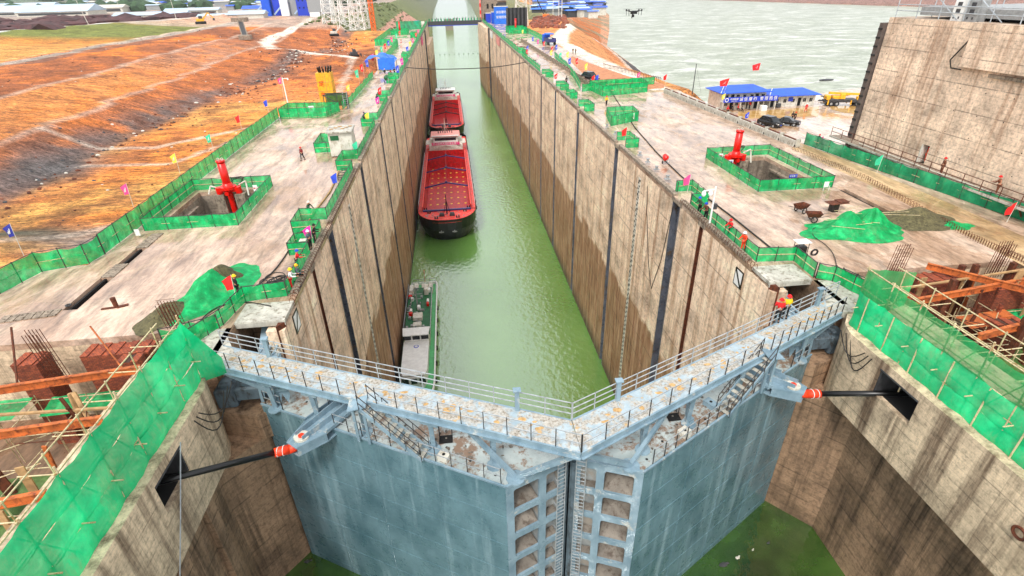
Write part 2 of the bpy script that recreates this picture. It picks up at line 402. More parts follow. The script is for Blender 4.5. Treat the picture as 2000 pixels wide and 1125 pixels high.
# ================================================================ GROUND
def ip(y, pts):
    return np.interp(y, [p[0] for p in pts], [p[1] for p in pts])
YS = [-60.]; 
while YS[-1] < 4200: YS.append(YS[-1]+max(1.6, abs(YS[-1])*.0115))
YS = np.array(YS)
xp = [0.]
while xp[-1] < 3600: xp.append(xp[-1]+max(1.5, xp[-1]*.012))
XS = np.array([-x for x in xp[:0:-1]]+xp)
XX, YY = np.meshgrid(XS, YS)
CANL = [(380, -18), (590, -20), (1180, -34), (1720, -40), (3000, -44)]
CANR = [(380, 18), (590, 28), (1160, 56), (1700, 71), (3000, 114)]
ROADX = [(100, 40), (147, 37), (180, 36), (214, 37), (260, 46), (312, 57), (380, 66), (450, 72), (560, 80), (900, 110), (3000, 300)]
SHORE = [(60, 100), (105, 100), (200, 104), (341, 126), (585, 158), (786, 216), (1200, 330), (1900, 480), (4000, 800)]
FAR = [(-60, 1300), (700, 1150), (1200, 960), (1860, 900), (2300, 850)]
def pnoise(x, y, s):
    v = np.zeros_like(x)
    for k in range(5):
        a = 2.399*k+.7; f = s*1.9**k
        v += np.sin(x*f*math.cos(a)+y*f*math.sin(a)+3.1*k+1.7*np.sin(y*f*.6+x*f*.3+k))/1.6**k
    return v/2.2
EDGE = np.where(YY < 104, -35.5, np.where(YY < 229, -24.8, -33.8))
# left hillside profile (distance out from the canal axis)
y = YS
toe = ip(y, [(0, -76), (100, -78), (133, -80), (163, -78), (200, -74), (260, -70), (330, -66)])
b2 = ip(y, [(0, -84), (118, -89), (270, -98), (400, -100)])
b1 = ip(y, [(0, -102), (138, -109), (277, -118), (450, -122)])
r1 = ip(y, [(0, -138), (200, -147), (460, -149), (700, -152)])
r2 = ip(y, [(0, -215), (328, -226), (450, -176), (520, -170), (900, -240)])
HL = np.zeros_like(XX)
for j in range(len(y)):
    xs = [-4000, r2[j]-60, r2[j]-8, r2[j]+2, r1[j]-4, r1[j]+3, b1[j]-2, b1[j]+1.5, b2[j]-2, b2[j]+1, toe[j], -30]
    hh = [3, 1, 5.0, 5.2, 1.2, .8, -1.0, -1.4, -4.2, -4.8, -9, -9]
    HL[j] = np.interp(XX[j], xs, hh)
# far end of the excavation rises to the plant level
far_t = np.clip((YY-330)/100, 0, 1); HL = HL*(1-far_t)+np.maximum(HL, 2.0)*far_t
Hh = np.where(XX < 0, HL, 0.0)
n_big = pnoise(XX, YY, .035); n_sm = pnoise(XX, YY, .16)
rough = np.clip((-XX-40)/15, 0, 1)*np.clip(1-(YY-500)/300, .2, 1)
Hh += np.where(XX < -36, (n_big*.9+n_sm*.35)*rough*np.where(XX > toe[:, None], .55, .8), 0)
# mounds on the pit floor, far right of the floor
for (mx, my, mr, mh) in [(-52, 250, 16, 3.2), (-74, 268, 20, 4), (-44, 285, 14, 2.5), (-58, 205, 14, 1.5), (-63, 64, 7, 2.2), (-50, 60, 6, 1.6), (-58, 50, 9, 1.8), (-70, 55, 12, 1.5)]:
    Hh += mh*np.exp(-(((XX-mx)/mr)**2+((YY-my)/mr)**2))*(XX < -37)
Hh = np.where((XX < 0) & (YY > 380), np.maximum(Hh, 0), Hh)
# lock body cavity (the lock structures stand here)
Hh = np.where((XX > EDGE) & (XX < 0) & (YY < 381), -52, Hh)
# peninsula right
rx = ip(YY, ROADX); sh = ip(YY, SHORE); fr = ip(YY, FAR)
t = np.clip((XX-rx-4)/(sh-rx-4), 0, 1.6)
HR = np.where(XX < rx+4, 0.0, -37*t)+np.where((t > .05) & (t < .85), n_sm*.5, 0)
HR = np.where((t > .46) & (t < .52), HR+.8, HR)
HR = np.where(t > 1.2, -50, HR)
HR = np.where((YY < 108) & (XX > 0), -50, HR)
HR = np.where((XX < 34.3) & (YY < 381), -52, HR)
Hh = np.where(XX >= 0, HR, Hh)
# canal beyond the lock
cl = ip(YY, CANL); cr = ip(YY, CANR)
c_h = np.where(XX < cl, -37+(cl-XX)/1.5, np.where(XX > cr, -37+(XX-cr)/1.1, -46))
Hh = np.where(YY > 381, np.minimum(Hh, c_h), Hh)
# far bank and hills
fb = np.clip((XX-fr)/60, 0, 1)
Hh = np.where((XX > fr) & (XX > 0), -38+fb*20+np.clip((XX-fr)/900, 0, 1)*60*(1+.3*n_big), Hh)
mount = np.clip((YY-1500)/2000, 0, 1)
Hh = np.where((Hh > -10) & (YY > 1500) & ((XX < cl) | (XX > cr)), Hh+mount*(70+50*pnoise(XX, YY, .0022)), Hh)
Hh = np.where((XX < -900), Hh+np.clip((-XX-900)/1500, 0, 1)*(80+50*pnoise(XX, YY, .003)), Hh)
# colours of the ground itself
C = np.zeros(XX.shape+(3,))
OR = np.array((.68, .19, .025)); OC = np.array((.64, .33, .085)); BR = np.array((.27, .085, .032)); PU = np.array((.20, .10, .07)); TAN = np.array((.68, .30, .10))
GR = np.array((.14, .18, .035)); RD = np.array((.66, .56, .46)); DG = np.array((.12, .12, .07)); HZ = np.array((.18, .26, .26)); RED = np.array((.62, .17, .05)); GY = np.array((.17, .155, .15))
C[:] = OR
def blend(mask, col, a=1.0):
    global C
    mm = np.clip(mask*a, 0, 1)[..., None]; C = C*(1-mm)+np.array(col)*mm
def sm(v, a, b): return np.clip((v-a)/(b-a), 0, 1)
L = XX < -30
T_, B2, B1, R1, R2 = (a[:, None] for a in (toe, b2, b1, r1, r2))
nz = pnoise(XX, YY, .07); nz2 = pnoise(XX, YY, .025)
blend(L & (XX > T_), OC, .9)
blend(L*sm(-(XX), 0, 1)*sm(XX-T_, 0, 4)*sm(nz, .15, .5), OR, .75)
blend(L & (XX > T_) & (YY > 170) & (YY < 340), RED, .7)
blend(L*(XX > T_)*sm(YY, 185, 215)*sm(340-YY, 0, 20)*sm(nz2+nz*.5, -.1, .4), BR, .85)
blend(L & (XX <= T_+2) & (XX > B2), BR*1.2, .7)
blend(L*(XX <= B2)*(XX > B1)*sm(nz2, -.1, .3), TAN*.8, .6)
blend(L*(XX <= B2)*(XX > B1)*sm(YY, 180, 230), PU*1.6, .65)
blend(L*(XX <= B1)*(XX > R1)*sm(nz+nz2*.6, -.1, .3), BR*1.1, .8); blend(L*(XX > R1-1)*(XX < R1+9)*1.0, PU*.9, .75); blend(L*np.exp(-((XX-T_+2)/5)**2)*sm(nz, -.5, .2), GY*.7, .85); nq = pnoise(XX, YY, .3); blend(L*sm(nq, .25, .55), BR*.8, .6); blend(L*sm(-nq, .35, .6), OR*1.1, .5)
blend(L*(XX <= B2+6)*(XX > R1)*sm(YY, 290, 330)*sm(nz, -.4, .2), BR*.9, .7)
for bx, wd in ((B2, 1.0), (B1, 1.1)): blend(L & (np.abs(XX-bx) < wd*.8), RD*.9, .42)
blend(L & (np.abs(XX-R1-1) < 2.6), RD*.55, .9)
blend(L & (np.abs(XX-R1+3) < .9), RD, .8)
blend(L*(XX < R1-3)*(XX > R2+2)*sm(YY, 262, 300)*sm(430-YY, 0, 60), GR, .95)
blend(L*(XX < R1-3)*(XX > R2+2)*sm(280-YY, 0, 30), OC*.95, .8)
blend(L & (np.abs(XX-R2) < 2.2), (.8, .8, .78), 1)
blend(L*(XX < R2-3), PU*.8, .9)
blend(L*(XX < R2-3)*sm(nz, .2, .5), BR*1.3, .6)
# dark ditch and water on the floor near the lock
blend(L*np.exp(-((XX+66)/14)**2-((YY-70)/5)**2), DG*.8, 1.1)
blend(L*np.exp(-((XX+50)/10)**2-((YY-66)/6)**2)*sm(nz, -.3, .4), GY*1.2, 1.0)
blend(L*np.exp(-((XX+78)/7)**2-((YY-104)/10)**2), GY*.7, 1.0)
def seg(pts, wd, col, a=1.0):
    d = np.full(XX.shape, 1e9)
    for (x0, y0), (x1, y1) in zip(pts[:-1], pts[1:]):
        dx, dy = x1-x0, y1-y0; tt = np.clip(((XX-x0)*dx+(YY-y0)*dy)/(dx*dx+dy*dy), 0, 1)
        d = np.minimum(d, np.hypot(XX-x0-tt*dx, YY-y0-tt*dy))
    blend((d < wd)*1.0, col, a)
def gp(*a, z=-9): return [tuple(G(px, py, z)[:2]) for px, py in a]
seg(gp((645, 56), (620, 68), (585, 82), (540, 94), (520, 102), (530, 110), (570, 118), (620, 125), (690, 127)), 3.0, RD*1.15, .95)
seg(gp((690, 127), (650, 200), (600, 230)), 1.2, RD, .5)
seg(gp((0, 510), (120, 480), (240, 440)), 1.0, RD*.8, .5)
seg(gp((100, 300), (300, 290), (480, 250)), 1.0, RD, .6)
seg(gp((150, 330), (330, 320), (470, 270)), .8, RD, .6)
Lf = (XX < 0) & (YY > 380)
blend(Lf*1.0, RD*.7, .6); blend(Lf*sm(YY, 430, 520)*sm(nz, -.2, .3), GY*1.3, .8)
blend((XX < cl)*(XX > cl-60)*(YY > 385)*1.0, GR*.8, .9)
blend((XX < cl-22)*(XX > cl-42)*(YY > 385)*(YY < 900)*1.0, (.55, .26, .2), .8)
# peninsula
P = (XX > 20) & (XX < fr) & (YY > 100)
blend(P & (t <= .05), TAN*.9, .8)
blend(P & (t > .0) & (t < .46), np.array((.58, .24, .085)), 1.0)
blend(P*(t > .30)*(t < .46)*sm(nz, -.3, .3), (.46, .15, .045), .8)
blend(P*(t > .46)*(t < .53), RD*.8, .9)
blend(P*(t >= .53)*(t < .90), (.085, .07, .07), 1)
blend(P*(t >= .90), (.72, .70, .62), 1)
blend(P*(YY > 430)*(t > .1)*1.0, OR*.8, .8); blend(P*(YY > 430)*(t > .02)*sm(nz, -.2, .3), DG*1.6, .8)
blend(P*(XX < rx-5)*(YY > 380)*1.0, (.20, .17, .07), .9)
blend(P*(XX < rx-5)*(YY < 300)*sm(nz, 0, .5), BR, .7)
blend(P*(XX > rx+6)*(t < .06)*(YY > 450)*1.0, PU, .7)
seg([(37, 108), (36.5, 147), (36.5, 180), (38.5, 205)]+gp((1092, 85), (1096, 68), (1110, 52), (1116, 40), (1100, 30), (1060, 18), (1010, 6), z=0), 3.4, RD*1.2, 1)
blend((XX > cr)*(XX < cr+60)*(YY > 385)*1.0, (.16, .17, .07), .8)
blend((XX > fr)*1.0, (.24, .13, .10), 1)
dist = np.hypot(XX, YY)
blend(sm(dist, 900, 1600)*(XX < 700), DG*1.2, .75)
blend((Hh > 12)*sm(dist, 900, 1500)*(XX < fr), (.09, .14, .09), .8)
ny, nx = XX.shape
me = bpy.data.meshes.new('terrain')
vs = np.stack([XX, YY, Hh], -1).reshape(-1, 3)
idx = np.arange(ny*nx).reshape(ny, nx)
fs = np.stack([idx[:-1, :-1], idx[:-1, 1:], idx[1:, 1:], idx[1:, :-1]], -1).reshape(-1, 4)
me.from_pydata(vs.tolist(), [], fs.tolist())
ca = me.color_attributes.new('Col', 'FLOAT_COLOR', 'POINT')
ca.data.foreach_set('color', np.concatenate([C.reshape(-1, 3), np.ones((ny*nx, 1))], 1).astype(np.float32).ravel())
me.polygons.foreach_set('use_smooth', [True]*len(me.polygons)); me.materials.append(M['earth'])
struct(bpy.data.objects.new('terrain', me)); COL.objects.link(bpy.data.objects['terrain'])
def hgt(x, y_):
    j = int(np.searchsorted(YS, y_)); i = int(np.searchsorted(XS, x)); return float(Hh[min(j, ny-1), min(i, nx-1)])

def flat(name, poly, z, mat):
    mb = MB(); mb.add([(x, y_, z) for x, y_ in poly], [tuple(range(len(poly)))]); return struct(mb.build(name, mat))
flat('canal_water', [(-17.6, 28), (17.6, 28), (17.6, 380), (45, 380), (130, 900), (200, 4200), (-200, 4200), (-17.6, 381)], -37, 'wch')
flat('river_water', [(45.1, -200), (5000, -200), (5000, 4200), (200.2, 4200), (130.2, 900), (45.1, 380)], -37, 'wriv')
flat('forebay_water', [(-21.5, -60), (21.5, -60), (21.5, 28), (-21.5, 28)], -17.5, 'wfb')

def rects(x0, x1, y0, y1, holes):
    """tile a rectangle leaving rectangular holes"""
    out = []; ys = sorted({y0, y1, *[h[2] for h in holes], *[h[3] for h in holes]})
    ys = [v for v in ys if y0 <= v <= y1]
    for a, b in zip(ys[:-1], ys[1:]):
        hs_ = sorted([(h[0], h[1]) for h in holes if h[2] < b and h[3] > a]); x = x0
        for h in hs_:
            if h[0] > x: out.append((x, h[0], a, b))
            x = max(x, h[1])
        if x < x1: out.append((x, x1, a, b))
    return out
PITS = {'L': (-33.4, -26.4, 49.4, 59.4), 'R': (26.6, 33.2, 49.9, 61.0), 'FL': (-31.5, -24.5, 284, 296), 'FR': (23.5, 30.5, 268, 280)}
def slots(side):   # long cable trenches in the quay
    return [(-36.2, -35.3, 35.6, 40.2), (-33.6, -32.8, 41.5, 44.5)] if side == 'L' else []
pv = MB()
TRL = [(-33.05, -32.05, 34.6, 39.4), (-33.0, -32.1, 41.6, 44.8)]
for r_ in rects(-50, -17, 33.6, 42, [TRL[0], (-33.0, -32.1, 41.6, 42)])+rects(-35.4, -17, 42, 103.3, [PITS['L'], (-33.0, -32.1, 42, 44.8)])+rects(-24.6, -17, 103.3, 229, [])+rects(-33.6, -17, 229, 380, [PITS['FL']])+[(-50, -20.3, 30.6, 33.6)]:
    pv.b2(*r_, -.45, 0)
struct(pv.build('pavement_left_quay', 'deckL'))
pv = MB()
for r_ in rects(17, 40.6, 33.6, 107, [PITS['R'], (34.2, 35.0, 42.0, 48.5)])+rects(17, 34.4, 107, 380, [PITS['FR']])+[(19.9, 60, 31.6, 33.6)]:
    pv.b2(*r_, -.45, 0)
pv.prism([(40.6, 33.6), (45.4, 33.6), (45.0, 44), (43.2, 56), (41.6, 66), (40.6, 66)], -.45, 0)
struct(pv.build('pavement_right_quay', 'deckR'))
ZY = -4.5
pv = MB(); pv.prism([(45.6, 62), (115, 62), (118, 120), (98, 128), (41.2, 107), (40.61, 66)], ZY-.9, ZY); struct(pv.build('pavement_yard', 'plaza'))
pv = MB(); pv.prism([(34.4, 107), (41, 107), (39, 150), (34.4, 200)], -.6, -.05); struct(pv.build('path_shoulder', 'mudst'))

# ================================================================ LOCK WALLS
def lock_wall(sd):
    nm = 'left' if sd < 0 else 'right'
    t = thing('lock_wall', f'tall stained concrete wall along the {nm} side of the lock chamber' + (' behind the moored ships' if sd < 0 else ' opposite the ships, above open green water'), 'lock wall', (17*sd, 200, 0))
    if sd > 0: G1 = [(42.5, .7), (48.5, 1.9), (70, 1.5), (94, 1.4), (116, 1.4), (135, 1.3)]; th = [53, 56.5, 64.5, 75, 79.5, 82, 86.5, 90, 99, 104, 110, 122, 128]; ga = 59.9
    else: G1 = [(39.3, .7), (46.7, 1.9), (67.6, 1.5), (90.5, 1.4), (112, 1.4), (134, 1.3)]; th = [51, 61.5, 73, 79, 85, 97, 103, 107, 118, 123, 128]; ga = 56.6
    gaps = [(y_, w_, 1) for y_, w_ in G1]+[(y_, .2+.2*(i % 3 == 0), 0) for i, y_ in enumerate(th)]
    yy = 140
    while yy < 372: gaps.append((yy, 1.0 if int(yy/5.5) % 4 == 0 else .28, int(yy/5.5) % 4 == 0)); yy += 5.5
    gaps.sort(); wl = MB(); gd = []; y0 = 30.5; X = lambda d: sd*(17+d)
    def bx(mb, a, b, *r): mb.b2(min(X(a), X(b)), max(X(a), X(b)), *r)
    for (y_, w_, st) in gaps+[(380, 0, 0)]:
        bx(wl, 0, 1.2, y0, y_-w_/2, -42, -.5); bx(wl, .0 if not st else .75, 1.2, y_-w_/2, y_+w_/2, -42, -.5) if st else bx(wl, .22, 1.2, y_-w_/2, y_+w_/2, -42, -.5) if w_ else None
        if st: gd.append((y_, w_))
        y0 = y_+w_/2
    wl.build('wall_face', 'wall', t)
    jt = MB()
    for (y_, w_, st) in gaps:
        if not st: bx(jt, .2, .23, y_-w_/2, y_+w_/2, -37.5, -.5)
    jt.build('joint_seal', 'black', t)
    for y_, w_ in gd:
        g = MB(); m_ = 'guide' if w_ > .8 else 'rust'
        bx(g, .70, .76, y_-w_/2, y_+w_/2, -38, -.55); bx(g, -.04, .7, y_-w_/2, y_-w_/2+.10, -38, -.55); bx(g, -.04, .7, y_+w_/2-.10, y_+w_/2, -38, -.55)
        g.cyl((X(.45), y_, -37.5), (X(.45), y_, -.7), .16, n=8)
        g.build('mooring_guide', m_, t)
        c = MB(); bx(c, -.06, 1.0, y_-w_/2-.35, y_+w_/2+.35, -.5, -.08); c.build('guide_cap', 'coping', t)
    # water level gauge with alternating ticks
    g = MB(); bx(g, -.03, 0, ga-.42, ga+.42, -36.5, -1.4); g.build('gauge_board', 'offw', t)
    tk = MB(); z_ = -1.6; i = 0
    while z_ > -36:
        bx(tk, -.045, -.03, ga-.38+(i % 2)*.36, ga+.02+(i % 2)*.36, z_-.2, z_); 
        if i % 5 == 0: bx(tk, -.045, -.03, ga-.3, ga+.3, z_-.27, z_-.2)
        z_ -= .36; i += 1
    tk.build('gauge_mark', 'black', t)
    cp = MB(); ys = [33.6]+[g_[0] for g_ in gd if g_[1] > .8]+[379]
    for a, b in zip(ys[:-1], ys[1:]):
        bx(cp, -.08, .42, a+.9, b-.9, 0, .28)
    cp.build('coping', 'coping', t)
    y_ = 33.2
    while y_ < (47.5 if sd > 0 else 64):
        rb = MB(); rb.tube([(X(.0), y_, -.1), (X(-.16), y_+.03, .2), (X(-.03), y_+.05, .42), (X(.18), y_+.02, .35), (X(.2), y_, .1)], .02, 4); y_ += .42; rb.build('starter_bar', 'rust', t)
    # lozenge draught mark
    mk = MB(); ym = 35.0 if sd > 0 else 33.0; zz = -1.0 if sd > 0 else -.6; hh = 1.5; ww = .62
    bx(mk, -.05, 0, ym-ww, ym+ww, zz-hh, zz); o = mk.build('marker_frame', 'black', t)
    k = MB()
    for q in ([(ym-ww+.1, zz-.1), (ym+ww-.22, zz-.1), (ym-ww+.1, zz-hh+.32)], [(ym+ww-.1, zz-hh+.1), (ym-ww+.22, zz-hh+.1), (ym+ww-.1, zz-.32)]):
        k.add([(X(-.056), a, b) for a, b in q], [(0, 1, 2)])
    k.build('marker_face', 'white', t)
    pn = MB(); pn.prism([(X(-.02), 31.0), (X(.45), 30.4), (X(.45), 31.4)], -30, -.1); pn.build('quoin_edge', 'rust', t)
    # loops of hanging cable / stairs zigzag near the far end
    zg = MB(); z_ = -36.
    k = 0
    while z_ < -1:
        a, b = (308, 311) if k % 2 else (311, 308); zg.bar((X(-.35), a, z_), (X(-.35), b, z_+2.4), .35, .2); z_ += 2.4; k += 1
    bx(zg, -.5, 0, 306.8, 307.3, -37, 0); bx(zg, -.5, 0, 311.6, 312.1, -37, 0)
    zg.build('ladder_recess', 'dgrey', t)
    return t
LWL, LWR = lock_wall(-1), lock_wall(1)
bpy_h = MB(); bpy_h.tube([(17-.05, 49.2, -1), (16.96, 50.5, -8), (16.95, 52.2, -12.5), (16.96, 54, -10), (16.96, 56.5, -4), (16.97, 57, -1.5)], .04, 5)
tag(bpy_h.build('hanging_hose', 'cable'), 'thin dark hose hanging in a long loop on the right chamber wall', 'hose')

# outer walls, head blocks
def block(name, label, cat, poly, z0, z1, mat): 
    mb = MB(); mb.prism(poly, z0, z1); return tag(mb.build(name, mat), label, cat)
ow = MB(); ow.b2(-35.4, -34.6, 42, 103.3, -14, -.45); ow.b2(-34.6, -24.6, 102.5, 103.3, -14, -.45); ow.b2(-24.6, -23.8, 103.3, 229, -14, -.45); ow.b2(-33.6, -23.8, 229, 230, -14, -.45); ow.b2(-33.6, -32.8, 230, 380, -14, -.45); ow.b2(-50, -49, 30, 42, -14, -.45); ow.b2(-50, -35.4, 41.2, 42, -14, -.45)
tag(ow.build('retaining_wall', 'fwall'), 'concrete outer retaining wall under the left quay fence, above the orange excavation', 'retaining wall')
ow = MB(); ow.b2(40.2, 40.6, 60, 107, -6, -.45); ow.b2(33.4, 34.4, 107, 380, -6, -.45); ow.b2(16.8, 34.4, 379, 380, -46, -.45)
tag(ow.build('retaining_wall', 'fwall'), 'concrete retaining wall along the outer side of the far right quay', 'retaining wall')
ow = MB(); ow.b2(-33.6, -16.8, 379, 380, -46, -.45); tag(ow.build('head_wall', 'fwall'), 'end wall of the left quay facing the far canal', 'wall')
# forebay side walls: proud upper wall with the rod opening over a set-back lower wall
def forebay_wall(sd):
    nm = 'left' if sd < 0 else 'right'; xf = 18.7 if sd > 0 else 19.75; sy = (18.9, 21.7) if sd > 0 else (18.3, 20.9); sz = (-2.35, -.75) if sd > 0 else (-2.45, -.8)
    t = thing('head_wall', f'weathered concrete wall beside the gate in the {nm} foreground with a dark rod opening', 'concrete wall', (xf*sd, 12, 0))
    f = lambda pts: [(x*sd, y_) for x, y_ in pts]
    u = MB()
    u.prism(f([(xf, -30), (24.5, -30), (24.5, sy[0]), (xf, sy[0])]), -5.35, -.15)
    u.prism(f([(xf, sy[0]), (24.5, sy[0]), (24.5, sy[1]), (xf, sy[1])]), -5.35, sz[0]); u.prism(f([(xf, sy[0]), (24.5, sy[0]), (24.5, sy[1]), (xf, sy[1])]), sz[1], -.15)
    u.prism(f([(xf, sy[1]), (24.5, sy[1]), (24.5, 27.6), (xf+1.9, 27.6), (xf+1.2, 26.6), (xf+.35, 25.6), (xf, 24.6)]), -5.35, -.15)
    u.build('upper_wall', 'fwall', t)
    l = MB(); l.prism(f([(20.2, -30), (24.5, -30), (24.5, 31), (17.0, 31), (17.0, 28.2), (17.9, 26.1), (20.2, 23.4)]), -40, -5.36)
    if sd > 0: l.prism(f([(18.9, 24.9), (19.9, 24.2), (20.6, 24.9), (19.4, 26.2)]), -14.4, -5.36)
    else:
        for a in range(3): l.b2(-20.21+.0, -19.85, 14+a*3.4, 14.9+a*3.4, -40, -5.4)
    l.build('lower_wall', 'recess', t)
    b = MB(); b.prism(f([(23.4, sy[0]), (24.4, sy[0]), (24.4, sy[1]), (23.4, sy[1])]), sz[0], sz[1]); b.build('opening_back', 'hole', t)
    e = MB(); e.bar((sd*(xf-.02), sy[0], sz[1]+.06), (sd*(xf-.02), sy[1], sz[1]+.06), .06, .08); e.build('opening_lintel', 'dgrey', t)
    dk = MB(); dk.prism(f([(xf+.3, sy[0]+.003), (23.39, sy[0]+.003), (23.39, sy[1]-.13), (xf+.3, sy[1]-.13)]), sz[0], sz[0]+.01); dk.prism(f([(xf+.05, sy[0]), (23.39, sy[0]), (23.39, sy[0]+.01), (xf+.05, sy[0]+.01)]), sz[0]+.02, sz[1]); dk.build('opening_shade', 'hole', t)  # near-black sheets paint the shade inside the rod opening
    s = MB(); s.prism(f([(xf+.05, sy[1]-.12), (23, sy[1]-.12), (23, sy[1]-.02), (xf+.05, sy[1]-.02)]), sz[0], sz[1]); s.build('opening_jamb', 'dgrey', t)
    # machinery floor behind the gate heel, side block
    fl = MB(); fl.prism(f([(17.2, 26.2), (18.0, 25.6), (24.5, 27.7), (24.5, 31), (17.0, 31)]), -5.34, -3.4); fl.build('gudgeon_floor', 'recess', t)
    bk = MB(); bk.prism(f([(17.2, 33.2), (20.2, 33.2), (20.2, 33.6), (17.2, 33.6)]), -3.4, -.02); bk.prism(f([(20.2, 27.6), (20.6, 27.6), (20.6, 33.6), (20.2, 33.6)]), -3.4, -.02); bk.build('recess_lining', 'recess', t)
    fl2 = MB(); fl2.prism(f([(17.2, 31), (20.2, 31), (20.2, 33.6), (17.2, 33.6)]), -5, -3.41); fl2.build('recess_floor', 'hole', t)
    return t
forebay_wall(-1); forebay_wall(1)
for sd, nm in ((-1, 'left'), (1, 'right')):
    mb = MB(); mb.prism([(sd*17.0, 31.0), (sd*20.25, 31.0), (sd*20.25, 33.5), (sd*17.0, 33.5)], -.22, .05); mb.prism([(sd*16.98, 30.95), (sd*20.27, 30.95), (sd*20.27, 31.02), (sd*16.98, 31.02)], -.34, .0)
    tag(mb.build('roof_slab', 'padc'), f'pale flat concrete cover slab over the {nm} gate machinery recess', 'cover slab')
    mb = MB(); mb.prism([(sd*a, b) for a, b in [(18.9, 27.3), (19.8, 26.7), (20.6, 26.6), (22.6, 26.9), (22.6, 30.5), (20.3, 31.0), (20.2, 29.6)]], -.5, -.02)
    tag(mb.build('landing_slab', 'padc'), f'angular concrete landing where the gate walkway meets the {nm} quay', 'landing slab')
    # gudgeon anchor machinery
    t = thing('anchor_block', f'dark grey steel gudgeon anchor under the {nm} end of the walkway', 'gate anchor', (sd*19, 27.5, -2))
    for i, (x, y_, z_, a, b, c) in enumerate([(18.4, 27.2, -2.3, 2.0, 1.4, .9), (20.0, 27.4, -2.6, 1.2, 1.8, 1.3), (19.2, 28.8, -2.6, 2.0, .8, 1.5)]):
        mb = MB(); mb.bev((sd*x, y_, z_), (a, b, c), .12); mb.bev((sd*x, y_, z_+c/2+.1), (a*.6, b*.6, .25), .06); mb.build('casting' if i else 'anchor_plate', 'gdark', t)
    mb = MB()
    for k in range(3): mb.tube([(sd*(17.6+k*.3), 31.6, -1.2), (sd*(17.8+k*.5), 30.0, -1.8), (sd*(18.6+k*.3), 28.6, -2.0)], .09, 6)
    mb.build('link_arm', 'gpaint', t)
    t = thing('hinge_frame', f'pale blue grey steel strut frame inside the {nm} machinery recess', 'steel frame', (sd*18.5, 30.6, -2))
    mb = MB(); mb.bar((sd*17.8, 30.0, -2.9), (sd*18.3, 32.6, -1.0), .5, .5); mb.bar((sd*18.9, 30.0, -2.9), (sd*18.8, 32.6, -1.0), .5, .5); mb.build('strut', 'gpaint', t)
    mb = MB(); mb.bev((sd*18.4, 29.9, -2.7), (1.7, .9, .8), .1); mb.build('base_casting', 'gpaint', t)

